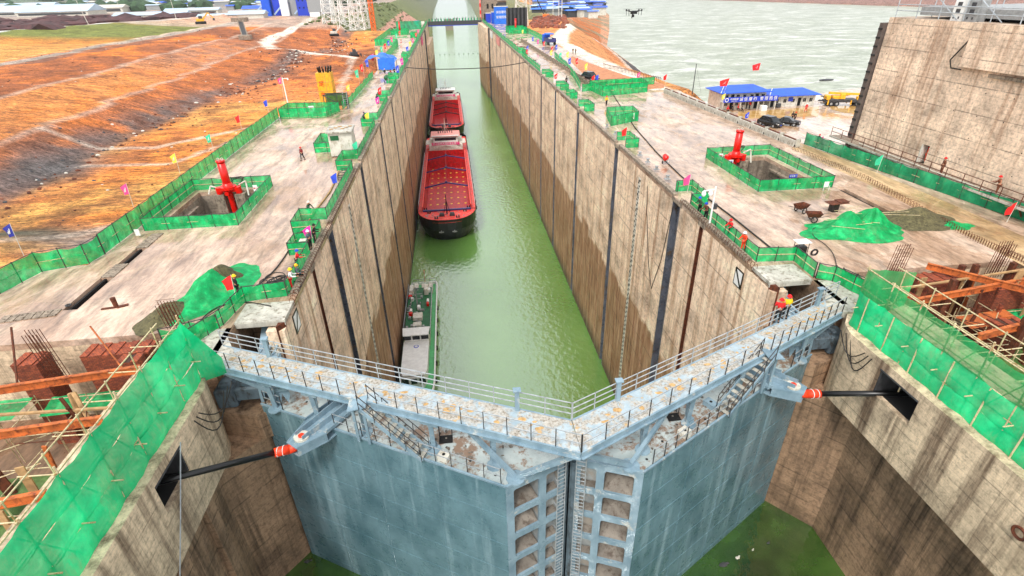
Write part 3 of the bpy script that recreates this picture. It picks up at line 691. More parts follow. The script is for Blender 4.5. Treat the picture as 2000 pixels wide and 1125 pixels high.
# ================================================================ MITRE GATES
def gate(sd):
    nm = 'left' if sd < 0 else 'right'
    t = thing('mitre_gate_leaf', f'blue grey steel {nm} leaf of the closed mitre gate with its railed walkway on top', 'lock gate', (sd*10, 22, -2.8))
    P = lambda x, y_, z_: (sd*x, y_, z_)
    A, B, Cc, D, E_ = (17.75, 26.0), (3.55, 17.95), (.03, 19.4), (.02, 20.9), (17.6, 29.4)
    zt, zb = -2.8, -26
    # skin
    mb = MB(); Av, Bv = Vector((*A, 0)), Vector((*B, 0)); n = Vector((-.49, -.87, 0))
    ab = Av-Bv; n = Vector((ab.y, -ab.x, 0)).normalized(); n = n if n.y < 0 else -n
    q = lambda v: (v.x*sd, v.y)
    mb.prism([q(Av), q(Bv), q(Bv-n*.12), q(Av-n*.12)], zb, zt+.02)
    mb.build('skin_plate', 'gskin', t)
    for k in range(1, 9): mb = MB(); e0 = Bv-n*-.006; e1 = Av-n*-.006; mb.bar((sd*e0.x, e0.y, zt-k*2.35), (sd*e1.x, e1.y, zt-k*2.35), .02, .035); mb.build('weld_seam', 'gskin', t)
    for k in (4.1, 8.3, 12.4): mb = MB(); e0 = Bv+(Av-Bv).normalized()*k+n*.006; mb.bar((sd*e0.x, e0.y, zt-.05), (sd*e0.x, e0.y, zb), .03, .02); mb.build('weld_seam', 'gskin', t)
    mb = MB(); mb.prism([(sd*x, y_) for x, y_ in (A, (A[0]+.02, A[1]+.2), E_, (E_[0]-.3, E_[1]))], zb, zt-.01); mb.prism([(sd*x, y_) for x, y_ in (E_, D, (D[0], D[1]-.15), (E_[0], E_[1]-.15))], zb, zt-.01); mb.build('back_plate', 'gdark', t)
    # top platform
    mb = MB(); mb.prism([(sd*x, y_) for x, y_ in (A, B, Cc, D, E_)], zt-.06, zt)
    mb.build('top_platform', 'gtop', t)
    lp = MB(); lp.bar(P(*A, zt+.05), P(*B, zt+.05), .1, .12); lp.bar(P(*B, zt+.05), P(*Cc, zt+.05), .14, .14); lp.build('edge_lip', 'gpaint', t)
    # bevelled end with two columns of cells
    Bw, Cw = Vector(P(*B, 0)), Vector(P(*Cc, 0)); L_ = (Cw-Bw).length; u = (Cw-Bw).normalized(); v = Vector((-u.y, u.x, 0)); v = v if v.y > 0 else -v
    def fr(mb, a, b, d0, d1, z0, z1): # box in end-face coordinates
        p = [Bw+u*a+v*d0, Bw+u*b+v*d0, Bw+u*b+v*d1, Bw+u*a+v*d1]; mb.prism([(x.x, x.y) for x in p], z0, z1)
    pitch = 1.95; rows = 11; cols = [(.42, 1.95), (2.38, 3.22)]
    f_ = MB(); fr(f_, -.02, .42, -.02, .14, zb, zt-.07); fr(f_, 1.95, 2.38, -.02, .14, zb, zt-.07); fr(f_, 3.22, 3.5, -.02, .14, zb, zt-.07)
    for k in range(rows+1):
        z1 = zt-.07-k*pitch
        for a, b in cols:
            fr(f_, a, b, -.02, .14, z1-(.42 if k else .36), z1)
            # rounded corners
            for (cx_, sx) in ((a, 1), (b, -1)):
                for (cz, sz_) in ((z1-(.42 if k else .36), -1), (z1-pitch, 1)):
                    pts = [(0, 0)]+[(.16*(1-math.cos(th)), .16*(1-math.sin(th))) for th in [i*math.pi/8 for i in range(5)]]
                    vs = [Bw+u*(cx_+sx*px_)+v*(-.018)+Vector((0, 0, cz+sz_*pz)) for px_, pz in pts]
                    f_.add(vs, [(0, i, i+1) for i in range(1, 5)])
    f_.build('end_frame', 'gpaint', t)
    c_ = MB()
    for k in range(rows):
        z1 = zt-.07-k*pitch
        for (a, b), dp in zip(cols, (1.15, .6)):
            fr(c_, a-.1, b+.1, dp, dp+.05, z1-pitch, z1)                     # back
            fr(c_, a-.12, a-.05, .14, dp, z1-pitch, z1); fr(c_, b+.05, b+.12, .14, dp, z1-pitch, z1)
            fr(c_, a-.1, b+.1, .14, dp, z1-.30, z1-.24)
    c_.build('cell_web', 'gcell', t)
    s_ = MB(); h_ = MB(); rng = random.Random(5+sd)
    for k in range(rows):
        z1 = zt-.07-k*pitch
        for i, ((a, b), dp) in enumerate(zip(cols, (1.15, .6))):
            hb = rng.uniform(.02, .5) if i == 0 else rng.uniform(0, .15)
            pk = Vector((0, 0, z1-pitch))
            vs = [Bw+u*x+v*d+pk+Vector((0, 0, z_)) for x, d, z_ in ((a, .12, 0), (b, .12, 0), (b, dp, 0), (a, dp, 0), (a, dp, hb*rng.uniform(.4, 1.1)), (.5*(a+b), dp-.1, hb*1.3), (b, dp, hb*rng.uniform(.3, 1)))]
            s_.add(vs, [(0, 1, 5), (0, 5, 4), (1, 6, 5), (0, 4, 3), (1, 2, 6)])
            c0 = Bw+u*(b-.25)+v*(dp-.012)+Vector((0, 0, z1-.95)); h_.cyl(c0, c0+v*.01, .055, n=8)
    s_.each('silt', 'silt', t); h_.each('drain_hole', 'hole', t)
    m_ = MB(); fr(m_, 3.5, 3.66, -.10, .3, zb, zt-.2); fr(m_, 3.66, L_-.01, .02, .5, zb, zt-.25); m_.build('mitre_post', 'gdark', t)
    ld = MB()
    pa, pb = Bw+u*2.92-v*.28, Bw+u*3.42-v*.28
    for p_ in (pa, pb): ld.bar((p_.x, p_.y, zb+2), (p_.x, p_.y, zt+.9), .045, .045)
    z_ = zt+.5
    while z_ > zb+3: ld.bar((pa.x, pa.y, z_), (pb.x, pb.y, z_), .04, .04); z_ -= .29
    for k in range(rows):
        for p_ in (pa, pb): ld.bar((p_.x, p_.y, zt-1-k*pitch), tuple(p_+v*.28+Vector((0, 0, zt-1-k*pitch))), .04, .04)
    ld.build('ladder', 'rail', t)
    # walkway
    O0, O1, I0, I1 = (19.6, 26.75), (.02, 17.2), (20.5, 28.75), (.02, 19.35)
    if sd < 0: I0, O0 = (20.1, 28.6), (19.9, 26.6)
    w_ = MB(); w_.prism([(sd*x, y_) for x, y_ in (O0, O1, I1, I0)], -.12, -.03); w_.build('walkway_deck', 'walk', t)
    w_ = MB(); w_.bar(P(*O0, -.2), P(*O1, -.2), .10, .36); w_.bar(P(*I0, -.2), P(*I1, -.2), .10, .36); w_.bar(P(O0[0], O0[1]-.06, -.37), P(O1[0], O1[1]-.06, -.37), .22, .04)
    w_.build('walkway_girder', 'gpaint', t)
    ov, iv = Vector((O0[0]-O1[0], O0[1]-O1[1], 0)), Vector((I0[0]-I1[0], I0[1]-I1[1], 0))
    def pt(base, vec, s, off=0): return Vector((base[0]+vec.x*s, base[1]+vec.y*s, 0))
    LEN = ov.length
    # stairs opening on the outer rail
    so0, so1 = (.50, .555) if sd < 0 else (.60, .655)
    def railing(name, base, vec, s0, s1, mat, n, h_=1.1, rails=(1.1, .55), z0=0., bars_=None):
        r_ = MB()
        a, b = pt(base, vec, s0), pt(base, vec, s1)
        for z_ in rails: r_.bar((sd*a.x, a.y, z_+z0), (sd*b.x, b.y, z_+z0), .04, .04)
        r_.each(name, 'rail', t)
        p_ = MB()
        for i in range(n+1):
            c = a.lerp(b, i/n); p_.bar((sd*c.x, c.y, z0), (sd*c.x, c.y, z0+h_+.02), .045, .045)
        p_.each('rail_post', mat, t)
    railing('outer_handrail', O1, ov, .0, so0, 'railb', 9); railing('outer_handrail', O1, ov, so1, 1.0, 'railb', 9)
    railing('inner_handrail', I1, iv, .0, 1.0, 'rail', 16, 1.1, (1.1, .75, .4))
    for s_i in ((.13, .84) if sd < 0 else (.13, .90)):
        c = pt(I1, iv, s_i); b_ = MB(); b_.bar((sd*c.x, c.y-.08, -.03), (sd*c.x, c.y-.08, 1.25), .22, .22); b_.box((sd*c.x, c.y-.08, 1.28), (.4, .34, .08)); b_.build('lamp_bollard', 'gpaint', t)
    # stanchions from platform to walkway, base plates
    pdir = Vector((ov.x, ov.y, 0)).normalized()
    for s_i in (.20, .36, .555, .70, .84):
        b_ = MB(); a = pt(O1, ov, s_i); ii = pt(I1, iv, s_i)
        m0 = a.lerp(ii, .28)
        b_.bar((sd*a.x, a.y+.1, -.38), (sd*m0.x, m0.y-.1, zt+.05), .24, .14); b_.bar((sd*m0.x, m0.y+.25, -.38), (sd*(m0.x+.1), m0.y+.2, zt+.05), .2, .14)
        b_.bar(tuple(Vector((sd*(a.x-.4), a.y-.19, -.5))), tuple(Vector((sd*(a.x+.5), a.y+.25, -.5))), .1, .34)
        b_.prism([(sd*(m0.x+.42*math.cos(k*math.pi/5)), m0.y-.25+.42*math.sin(k*math.pi/5)) for k in range(10)], zt, zt+.07)
        b_.build('stanchion', 'gpaint', t)
    br = MB()
    # end apex struts: walkway tip down to gate end, and diagonals
    c0 = Vector(P(.25, 17.45, -.45)); c1 = Vector(P(B[0]-.55, B[1]+.5, zt+.12))
    br.bar(c0, c1, .22, .26); br.bar(Vector(P(5.3, 19.9, -.45)), c1, .2, .22); br.prism([(c1.x+.5*math.cos(k*math.pi/5), c1.y+.5*math.sin(k*math.pi/5)) for k in range(10)], zt, zt+.1)
    br.bar(Vector(P(O0[0]-.2, O0[1], -.45)), Vector(P(17.0, 26.1, zt+.9)), .22, .24); br.bar(Vector(P(14.6, 24.6, -.5)), Vector(P(17.0, 26.1, zt+.9)), .2, .22)
    br.each('diagonal_brace', 'gpaint', t)
    # forked heel bracket at the hinge end
    hb = MB()
    for k, (x0, y0) in enumerate(((17.6, 26.1), (16.5, 25.7), (15.6, 25.2))):
        pts = [(0, 0, 0), (.22, 0, 0), (.5, 0, .9), (.8, 0, .2), (1.05, 0, .9), (1.0, 0, 1.25), (.1, 0, 1.25)]
        vs = [P(x0+.2-p_[0]*.9, y0-p_[0]*.15+.1, zt+p_[2]) for p_ in pts]; vs2 = [P(x0+.2-p_[0]*.9+.06, y0-p_[0]*.15+.2, zt+p_[2]) for p_ in pts]; n_ = len(pts)
        if k < 2: hb.add(vs+vs2, [tuple(range(n_)), tuple(range(2*n_-1, n_-1, -1))]+[(i, (i+1) % n_, n_+(i+1) % n_, n_+i) for i in range(n_)])
    hb.prism([P(17.9, 26.2, 0)[:2], P(15.9, 25.6, 0)[:2], P(15.6, 27.2, 0)[:2], P(17.4, 28.6, 0)[:2]], zt+1.25, zt+1.33)
    hb.build('heel_bracket', 'gpaint', t)
    # rod arm bracket reaching out past the skin
    tip = Vector(P(14.75, 22.35, 0)) if sd < 0 else Vector(P(14.85, 22.75, 0)); root = Vector(P(12.35, 25.3, 0)); d = (tip-root).normalized(); s2 = Vector((-d.y, d.x, 0))
    ab_ = MB()
    for z0, z1, g_ in ((zt+.15, zt+.22, 1), (zt-.42, zt-.34, 1.0)):
        pl = [root+s2*.85, root-s2*.85, tip-d*1.3-s2*.95, tip-s2*.42+d*.35, tip+s2*.42+d*.35, tip-d*1.3+s2*.95]; ab_.prism([(p_.x, p_.y) for p_ in pl], z0, z1)
    ab_.build('arm_plate', 'gpaint', t)
    ar = MB()
    for o_, e0, e1 in ((.38, .2, .3), (-.38, .2, .3), (.86, 1.3, .05), (-.86, 1.3, .05)):
        hh = .42 if abs(o_) < .5 else .2
        a0 = root+s2*o_; a1 = tip-d*e0*1.0+s2*(o_*(.8 if abs(o_) < .5 else 1.08))
        ar.bar(a0+Vector((0, 0, zt+.22+hh/2)), a1+Vector((0, 0, zt+.22+hh*.35)), .05, hh)
    for o_ in (.9, -.9): ar.bar(tip-d*1.3+s2*o_+Vector((0, 0, zt-.05)), tip+d*.3+s2*o_*.45+Vector((0, 0, zt-.05)), .05, .6)
    ar.each('arm_rib', 'gpaint', t)
    pn = MB(); pn.cyl(tip-d*.35+Vector((0, 0, zt+.22)), tip-d*.35+Vector((0, 0, zt+.34)), .42, n=20); pn.build('pin_collar', 'offw', t)
    pn = MB(); pn.cyl(tip-d*.35+Vector((0, 0, zt+.34)), tip-d*.35+Vector((0, 0, zt+.40)), .17, n=14); pn.build('pin', 'orange', t)
    # stairs down to the platform
    st = MB(); a = pt(O1, ov, (so0+so1)/2); along = Vector((-pdir.x, -pdir.y, 0)); a = a+Vector((.15, -.15, 0))
    nrm = Vector((pdir.y, -pdir.x, 0)); nrm = nrm if nrm.y < 0 else -nrm
    top = a+nrm*.15; top = a-nrm*.4; bot = top+along*3.4+nrm*.05
    for k in (-.42, .42):
        p0 = top+nrm*(k+.4); p1 = bot+nrm*(k+.4); st.bar((sd*p0.x, p0.y, -.1), (sd*p1.x, p1.y, zt+.1), .06, .24)
    st.each('stair_stringer', 'gpaint', t)
    tr = MB()
    for k in range(10):
        c = top.lerp(bot, (k+.5)/10); z_ = -.1+(zt+.1)*(k+.5)/10; p0 = c+nrm*-.02; p1 = c+nrm*.82
        tr.bar((sd*p0.x, p0.y, z_), (sd*p1.x, p1.y, z_), .26, .04)
    tr.each('stair_tread', 'padc', t)
    sr = MB()
    for k in (-.45, .45):
        for hz in (1.0, .5):
            p0 = top+nrm*(k+.4); p1 = bot+nrm*(k+.4); sr.bar((sd*p0.x, p0.y, -.1+hz), (sd*p1.x, p1.y, zt+.1+hz), .035, .035)
        for i in range(5):
            c = (top+nrm*(k+.4)).lerp(bot+nrm*(k+.4), i/4); z_ = -.1+(zt+.1)*i/4+.05; sr.bar((sd*c.x, c.y, z_), (sd*c.x, c.y, z_+1.0), .035, .035)
    sr.each('stair_handrail', 'railb', t)
    # landing frame at top of stairs
    lf = MB(); p0 = top+nrm*.9
    for dd in (0, .7): q_ = top-along*dd+nrm*.55; lf.bar((sd*q_.x, q_.y, -.1), (sd*q_.x, q_.y, zt), .14, .14)
    c = top-along*.35+nrm*.45; lf.bar((sd*(c.x-.0), c.y, -.1), (sd*(c.x+.01), c.y, -.04), 1.0, 1.0)
    lf.each('stair_landing', 'gpaint', t)
    # front platform rail on the skin edge
    Bb, AB = Vector((*B, 0)), Av-Bv
    def edge(s): return Bv+AB*s-n*.12
    for s0, s1, k in (((.02, .66, 11), (.90, .985, 2)) if sd < 0 else ((.05, .66, 11), (.86, .97, 2))):
        r_ = MB(); a, b = edge(s0), edge(s1)
        for z_ in (1.05, .55): r_.bar((sd*a.x, a.y, zt+z_), (sd*b.x, b.y, zt+z_), .035, .035)
        r_.each('platform_handrail', 'rail', t)
        r_ = MB()
        for i in range(k+1): c = a.lerp(b, i/k); r_.bar((sd*c.x, c.y, zt), (sd*c.x, c.y, zt+1.07), .045, .045)
        r_.each('platform_rail_post', 'railb', t)
    # boxes, hatches and brackets on the platform
    for i, (s_i, off, w1, w2, h1) in enumerate([(.235, .38, .62, .5, .3), (.42, .9, .5, .7, .35), (.30, .9, .4, .4, .22)]):
        c = edge(s_i)-n*off; b_ = MB(); b_.bar((sd*(c.x-w1/2*AB.normalized().x), c.y-w1/2*AB.normalized().y, zt+h1/2), (sd*(c.x+w1/2*AB.normalized().x), c.y+w1/2*AB.normalized().y, zt+h1/2), w2, h1)
        b_.build('latch_box', 'offw' if i == 0 else 'gpaint', t)
        h2 = MB(); h2.cyl((sd*c.x, c.y, zt+h1), (sd*c.x, c.y, zt+h1+.012), .09, n=10); h2.build('latch_hole', 'hole', t)
    for i, (s_i, off) in enumerate([(.27, 1.6), (.72, 1.2)]):
        c = edge(s_i)-n*off; b_ = MB(); b_.box((sd*c.x, c.y, zt+.012), (.75, .6, .02)); b_.build('hatch_opening', 'hole', t)
        b_ = MB()
        for e in (-.35, .35): b_.tube([(sd*(c.x+e), c.y+.4, zt), (sd*(c.x+e), c.y+.4, zt+1.0), (sd*(c.x+e), c.y+.15, zt+1.05), (sd*(c.x+e), c.y+.15, zt)], .025, 5)
        b_.build('hatch_handrail', 'railb', t)
    hl = MB()
    for k in range(9):
        c = edge(.05+k*.1)-n*(.4+.35*((k*7) % 3)); hl.cyl((sd*c.x, c.y, zt), (sd*c.x, c.y, zt+.008), .075, n=8)
    hl.each('bolt_hole', 'hole', t)
    rb = MB(); rg = random.Random(3)
    for k in range(70):
        s_i = rg.random()*.6+.05; c = edge(s_i)-n*rg.uniform(.3, 2.6); rb.blob((sd*c.x, c.y, zt+.02), (rg.uniform(.03, .14), rg.uniform(.03, .14), .04), k)
    rb.build('mud_crumbs', 'silt', t)['kind'] = 'stuff'
    wp = MB()
    for k in range(40):
        s_i = rg.random(); c = pt(O1, ov, s_i).lerp(pt(I1, iv, s_i), rg.uniform(.2, .75)); wp.blob((sd*c.x, c.y, -.03), (rg.uniform(.08, .3), rg.uniform(.06, .2), .03), k+90)
    wp.each('silt_patch', 'sand', t)
    # rod
    wy = 19.6 if sd < 0 else 21.0; end = Vector(P(22.5, wy-1.1, -1.15)) if sd < 0 else Vector(P(22.5, 20.3, -1.75))
    r = thing('hydraulic_rod', f'long black gate operating rod with orange wrapping running into the {nm} foreground wall', 'hydraulic rod', (tip.x, tip.y, zt))
    z0 = tip+d*.15+Vector((0, 0, zt-.12)); dr = (end-z0).normalized()
    a_ = MB(); a_.cyl(z0+dr*.9, end, .17, n=16); a_.build('rod', 'black', r, True)
    a_ = MB(); a_.cyl(z0+dr*.45+Vector((0, 0, -.2)), end+Vector((0, 0, -.2)), .025, n=6); a_.build('rod_cable', 'rail', r)
    a_ = MB(); a_.cyl(z0-dr*.15, z0+dr*.35, .2, .27, 14); a_.cyl(z0+dr*.35, z0+dr*1.1, .27, .25, 14); a_.build('orange_wrapping', 'orange', r, True)
    a_ = MB(); a_.ring(z0+dr*.9, .27, .02, 12, 4, 'x'); a_.ring(z0+dr*.6+Vector((0, 0, .0)), .29, .02, 12, 4, 'x'); a_.build('tie_string', 'white', r)
    return t
M['silt'] = simple('wet_silt', (128, 120, 110), .8, 0, .4, 1.2, (84, 72, 62), .5)
M['gcell'] = steel('cell_paint', (.36, .38, .37), (.20, .23, .25), .6, (.36, .32, .27), .56, .9, False)
gate(-1); gate(1)
for sd, nm in ((-1, 'left'), (1, 'right')):
    mb = MB()
    for k in range(3):
        pts = [Vector((sd*(18.66+.1*k), 25.2-.35*k, -.3)).lerp(Vector((sd*(18.6 if sd > 0 else 19.6), 22.9-.3*k, -.4)), s_)+Vector((-sd*.12, 0, -math.sin(math.pi*s_)*(1.0+.35*k))) for s_ in [i/9 for i in range(10)]]
        mb.tube(pts, .035, 5)
    tag(mb.build('cable_loop', 'cable'), f'black cables sagging in loops down the wall top by the {nm} anchor machinery', 'cables')

# ================================================================ SHIPS
def hull_poly(hw, L_, bow=9, stern=4, f=1.0):
    pts = []
    for i in range(9):
        a = i/8; pts.append((hw*f*math.sin(a*math.pi/2)**.75, bow*(1-math.cos(a*math.pi/2))))
    r = pts+[(hw*f, L_-stern), (hw*f*.86, L_)]
    return r+[(-x, y_) for x, y_ in r[::-1] if x > 1e-6]
def loft(mb, rings, cap=True):
    n = len(rings[0]); vs = [p for r in rings for p in r]
    fs = [(k*n+i, k*n+(i+1) % n, (k+1)*n+(i+1) % n, (k+1)*n+i) for k in range(len(rings)-1) for i in range(n)]
    if cap: fs += [tuple(range(n-1, -1, -1)), tuple(range((len(rings)-1)*n, len(rings)*n))]
    mb.add(vs, fs)
def ship(y0, L_, cx, hw, zd, label, squares, hold0=10.5, hold1=None, beams=(), full=True, banner=''):
    t = thing('cargo_ship', label, 'cargo ship', (cx, y0, -37)); hold1 = hold1 or L_-24
    D = zd+37
    mb = MB(); rings = []
    for k, (z_, f, sh) in enumerate(((-1.5, .62, 3.6), (1.2, .86, 2.0), (D*.6, .97, .7), (D+.0, 1.0, 0), (D+.75, 1.01, -.15))):
        rings.append([(x*f, y_+sh*max(0, 1-y_/11), z_) for x, y_ in hull_poly(hw, L_)])
    loft(mb, rings, False); 
    mb.build('hull', 'blackh', t, False, False)
    # deck with hold opening
    dk = MB(); hx = hw-1.35
    fwd = [(x, y_) for x, y_ in hull_poly(hw*.985, L_) if True]
    half = [p for p in hull_poly(hw*.985, L_) if p[1] <= 9.1]
    dk.prism([p for p in half if p[0] >= 0]+[(hw*.985, hold0), (-hw*.985, hold0)]+[p for p in half if p[0] < 0], D-.1, D)
    dk.b2(-hw*.985, -hx, hold0, hold1, D-.1, D); dk.b2(hx, hw*.985, hold0, hold1, D-.1, D); dk.b2(-hw*.98, hw*.98, hold1, L_-2, D-.1, D)
    dk.build('main_deck', 'shipred', t, False, False)
    h = MB(); h.b2(-hx, hx, hold0, hold1, .9, 1.0)
    h.build('hold_floor', 'dred', t, False, False)
    h = MB(); h.b2(-hx-.1, -hx, hold0, hold1, .9, D+1.1); h.b2(hx, hx+.1, hold0, hold1, .9, D+1.1); h.b2(-hx, hx, hold0-.1, hold0, .9, D+.3)
    h.prism([(-hx, hold1), (hx, hold1), (hx, hold1+.15), (-hx, hold1+.15)], .9, D+1.4)
    h.build('hold_coaming', 'dred', t, False, False)
    h = MB(); h.bar((-hx-.05, hold0, D+1.15), (-hx-.05, hold1, D+1.15), .3, .12); h.bar((hx+.05, hold0, D+1.15), (hx+.05, hold1, D+1.15), .3, .12); h.build('coaming_rail', 'shipred', t, False, False)
    if squares:
        ny_ = 11
        for j in range(ny_):
            for i in range(6):
                q = MB(); x = -hx+1.1+i*(2*hx-2.2)/5; yy_ = hold0+2.5+j*(hold1-hold0-4)/(ny_-1); q.b2(x-.28, x+.28, yy_-.32, yy_+.32, 1.0, 1.03); q.build('hatch_mark', 'yel2', t, False, False)
    for yb in beams:
        q = MB(); q.bar((-hx-.2, yb, D+1.0), (0, yb, D+2.3), .28, .34); q.bar((hx+.2, yb, D+1.0), (0, yb, D+2.3), .28, .34); q.cyl((0, yb, D+2.1), (0, yb, D+2.75), .3, n=8); q.build('hold_beam', 'navy' if squares else 'blackh', t, False, False)
    q = MB(); q.tube([(0, beams[0], D+2.8), (0, hold1+1, D+3.6)], .03, 4); q.build('stay_wire', 'black', t, False, False)
    q = MB(); q.bar((-hx, hold0-.4, D+.25), (hx, hold0-.4, D+.25), .5, .4); q.build('hold_breakwater', 'navy', t, False, False)
    # bow gear
    g = MB(); g.cyl((0, 5.8, D), (0, 5.8, D+5.2), .16, .08); g.cyl((-.8, 6.6, D), (0, 5.8, D+3.6), .07); g.cyl((.8, 6.6, D), (0, 5.8, D+3.6), .07); g.build('foremast', 'black', t, False, False)
    for x in (-1.3, 1.3):
        g = MB(); g.cyl((x-.5, 4.6, D+.5), (x+.5, 4.6, D+.5), .42, n=10); g.box((x, 4.6, D+.2), (1.3, .9, .4)); g.build('windlass', 'dgrey', t, False, False)
    for x, y_ in ((-4.6, 7), (4.6, 7), (-2.7, 3), (2.7, 3), (-5.6, 9.4), (5.6, 9.4)):
        g = MB()
        for e in (-.28, .28): g.cyl((x+e, y_, D), (x+e, y_, D+.6), .15, n=8)
        g.box((x, y_, D+.05), (1, .4, .1)); g.build('bollard', 'black', t, False, False)
    g = MB(); rr = random.Random(4)
    for k in range(26): g.blob((rr.uniform(-5.5, 5.5), rr.uniform(3.5, 9.5), D+.06), (rr.uniform(.1, .35), rr.uniform(.1, .3), .1), k)
    g.build('deck_gear', 'grey', t, False, False)
    # anchors
    for x in (-1.5, 1.5):
        g = MB(); g.cyl((x*.55, .75, D-.6), (x*1.1, 1.1, D-2.6), .16, n=6); g.build('anchor_shank', 'signb', t, False, False)
        g = MB(); g.bar((x*1.1-.6, .95, D-2.9), (x*1.1+.6, .95, D-2.9), .2, .25); g.cyl((x*1.1, 1.0, D-2.4), (x*1.1, .9, D-3.1), .16, n=6); g.build('anchor', 'grey', t, False, False)
    # tyres along the hull
    for sx in (-1, 1):
        for k in range(int((L_-24)/4.6)):
            y_ = 10+k*4.6; g = MB(); g.ring((sx*(hw+.14), y_, D-.35), .38, .15, 10, 5, 'x'); g.build('tyre_fender', 'rubber', t, False, False)
    # superstructure at the stern
    ys_ = hold1+1.5
    a = MB(); a.bev((0, ys_+6.5, D+1.4), (2*hw-3.4, 12, 2.8), .15); a.build('deckhouse', 'offw', t, False, False)
    a = MB(); a.add([(-hx, hold1+.3, D+1.4), (0, hold1+.3, D+2.9), (hx, hold1+.3, D+1.4), (hx*.55, hold1+.35, D+3.1), (-hx*.55, hold1+.35, D+3.1)], [(0, 1, 4), (1, 2, 3), (1, 3, 4)]); a.build('front_bulkhead', 'offw', t, False, False)
    a = MB(); a.bev((0, ys_+5.5, D+4.0), (hw*1.15, 7, 2.4), .15); a.build('bridge_house', 'white', t, False, False)
    a = MB(); a.box((0, ys_+1.96, D+4.35), (hw*.98, .1, .9)); a.build('bridge_window', 'glass', t, False, False)
    a = MB(); a.bev((0, ys_+5.5, D+5.35), (hw*1.35, 8, .3), .1); a.build('bridge_roof', 'pink' if squares else 'white', t, False, False)
    a = MB(); a.bar((-hw*.62, ys_+1.3, D+5.6), (hw*.62, ys_+1.3, D+5.6), .5, .28); a.build('roof_visor', 'white', t, False, False)
    a = MB(); a.box((0, ys_-.1, D+3.3), (hw*1.28, .08, .95)); a.build('banner', M['magenta'], t, False, False)
    o = text(banner, .82, 'white', None, frame((0, ys_-.16, D+3.3), (1, 0, 0), (0, -1, 0)), 'banner_lettering'); o.parent = t
    for sx in (-1, 1):
        a = MB(); a.bev((sx*(hw-1.9), ys_+4, D+3.0), (2.6, 5.5, .3), .1); a.build('bridge_wing', 'offw', t, False, False)
        a = MB(); a.ring((sx*(hw-1.3), ys_+.2, D+1.2), .4, .12, 10, 5, 'y'); a.build('lifebuoy', 'orange', t, False, False)
    a = MB(); a.cyl((0, ys_+7, D+5.4), (0, ys_+7, D+10.4), .14, .06); a.bar((-1.2, ys_+7, D+8.6), (1.2, ys_+7, D+8.6), .08, .08); a.cyl((-.9, ys_+9, D+5.4), (0, ys_+7, D+9), .05); a.cyl((.9, ys_+9, D+5.4), (0, ys_+7, D+9), .05); a.build('mast', 'offw', t, False, False)
    a = MB()
    for k in range(7): a.box((-2.4+k*.8, ys_+6+.5*(k % 3), D+5.9), (.3, .3, .8))
    a.build('roof_gear', 'dgrey', t, False, False)
    a = MB()
    for sx in (-1, 1):
        for y_ in np.arange(11, hold1, 2.4): a.bar((sx*(hw-.12), y_, D), (sx*(hw-.12), y_, D+1.0), .05, .05)
        a.bar((sx*(hw-.12), 11, D+1.0), (sx*(hw-.12), hold1, D+1.0), .05, .05)
    a.build('deck_railing', 'white', t, False, False)
    return t
M['magenta'] = simple('magenta_banner', (226, 40, 120), .5, 0, .1)
ship(122, 88, -8.4, 7.55, -31.2, 'black hulled cargo ship with yellow marks in its red hold, nearest in the lock', True, 8.5, 62, (24, 38.5, 52), banner='西江船闸试通航安全第一')
ship(220.5, 84, -8.2, 7.35, -31.2, 'farther cargo ship with plain red hold, moored astern of the nearest ship', False, 8.5, 58, (24, 36, 47), banner='西江船闸试通航安全第一')

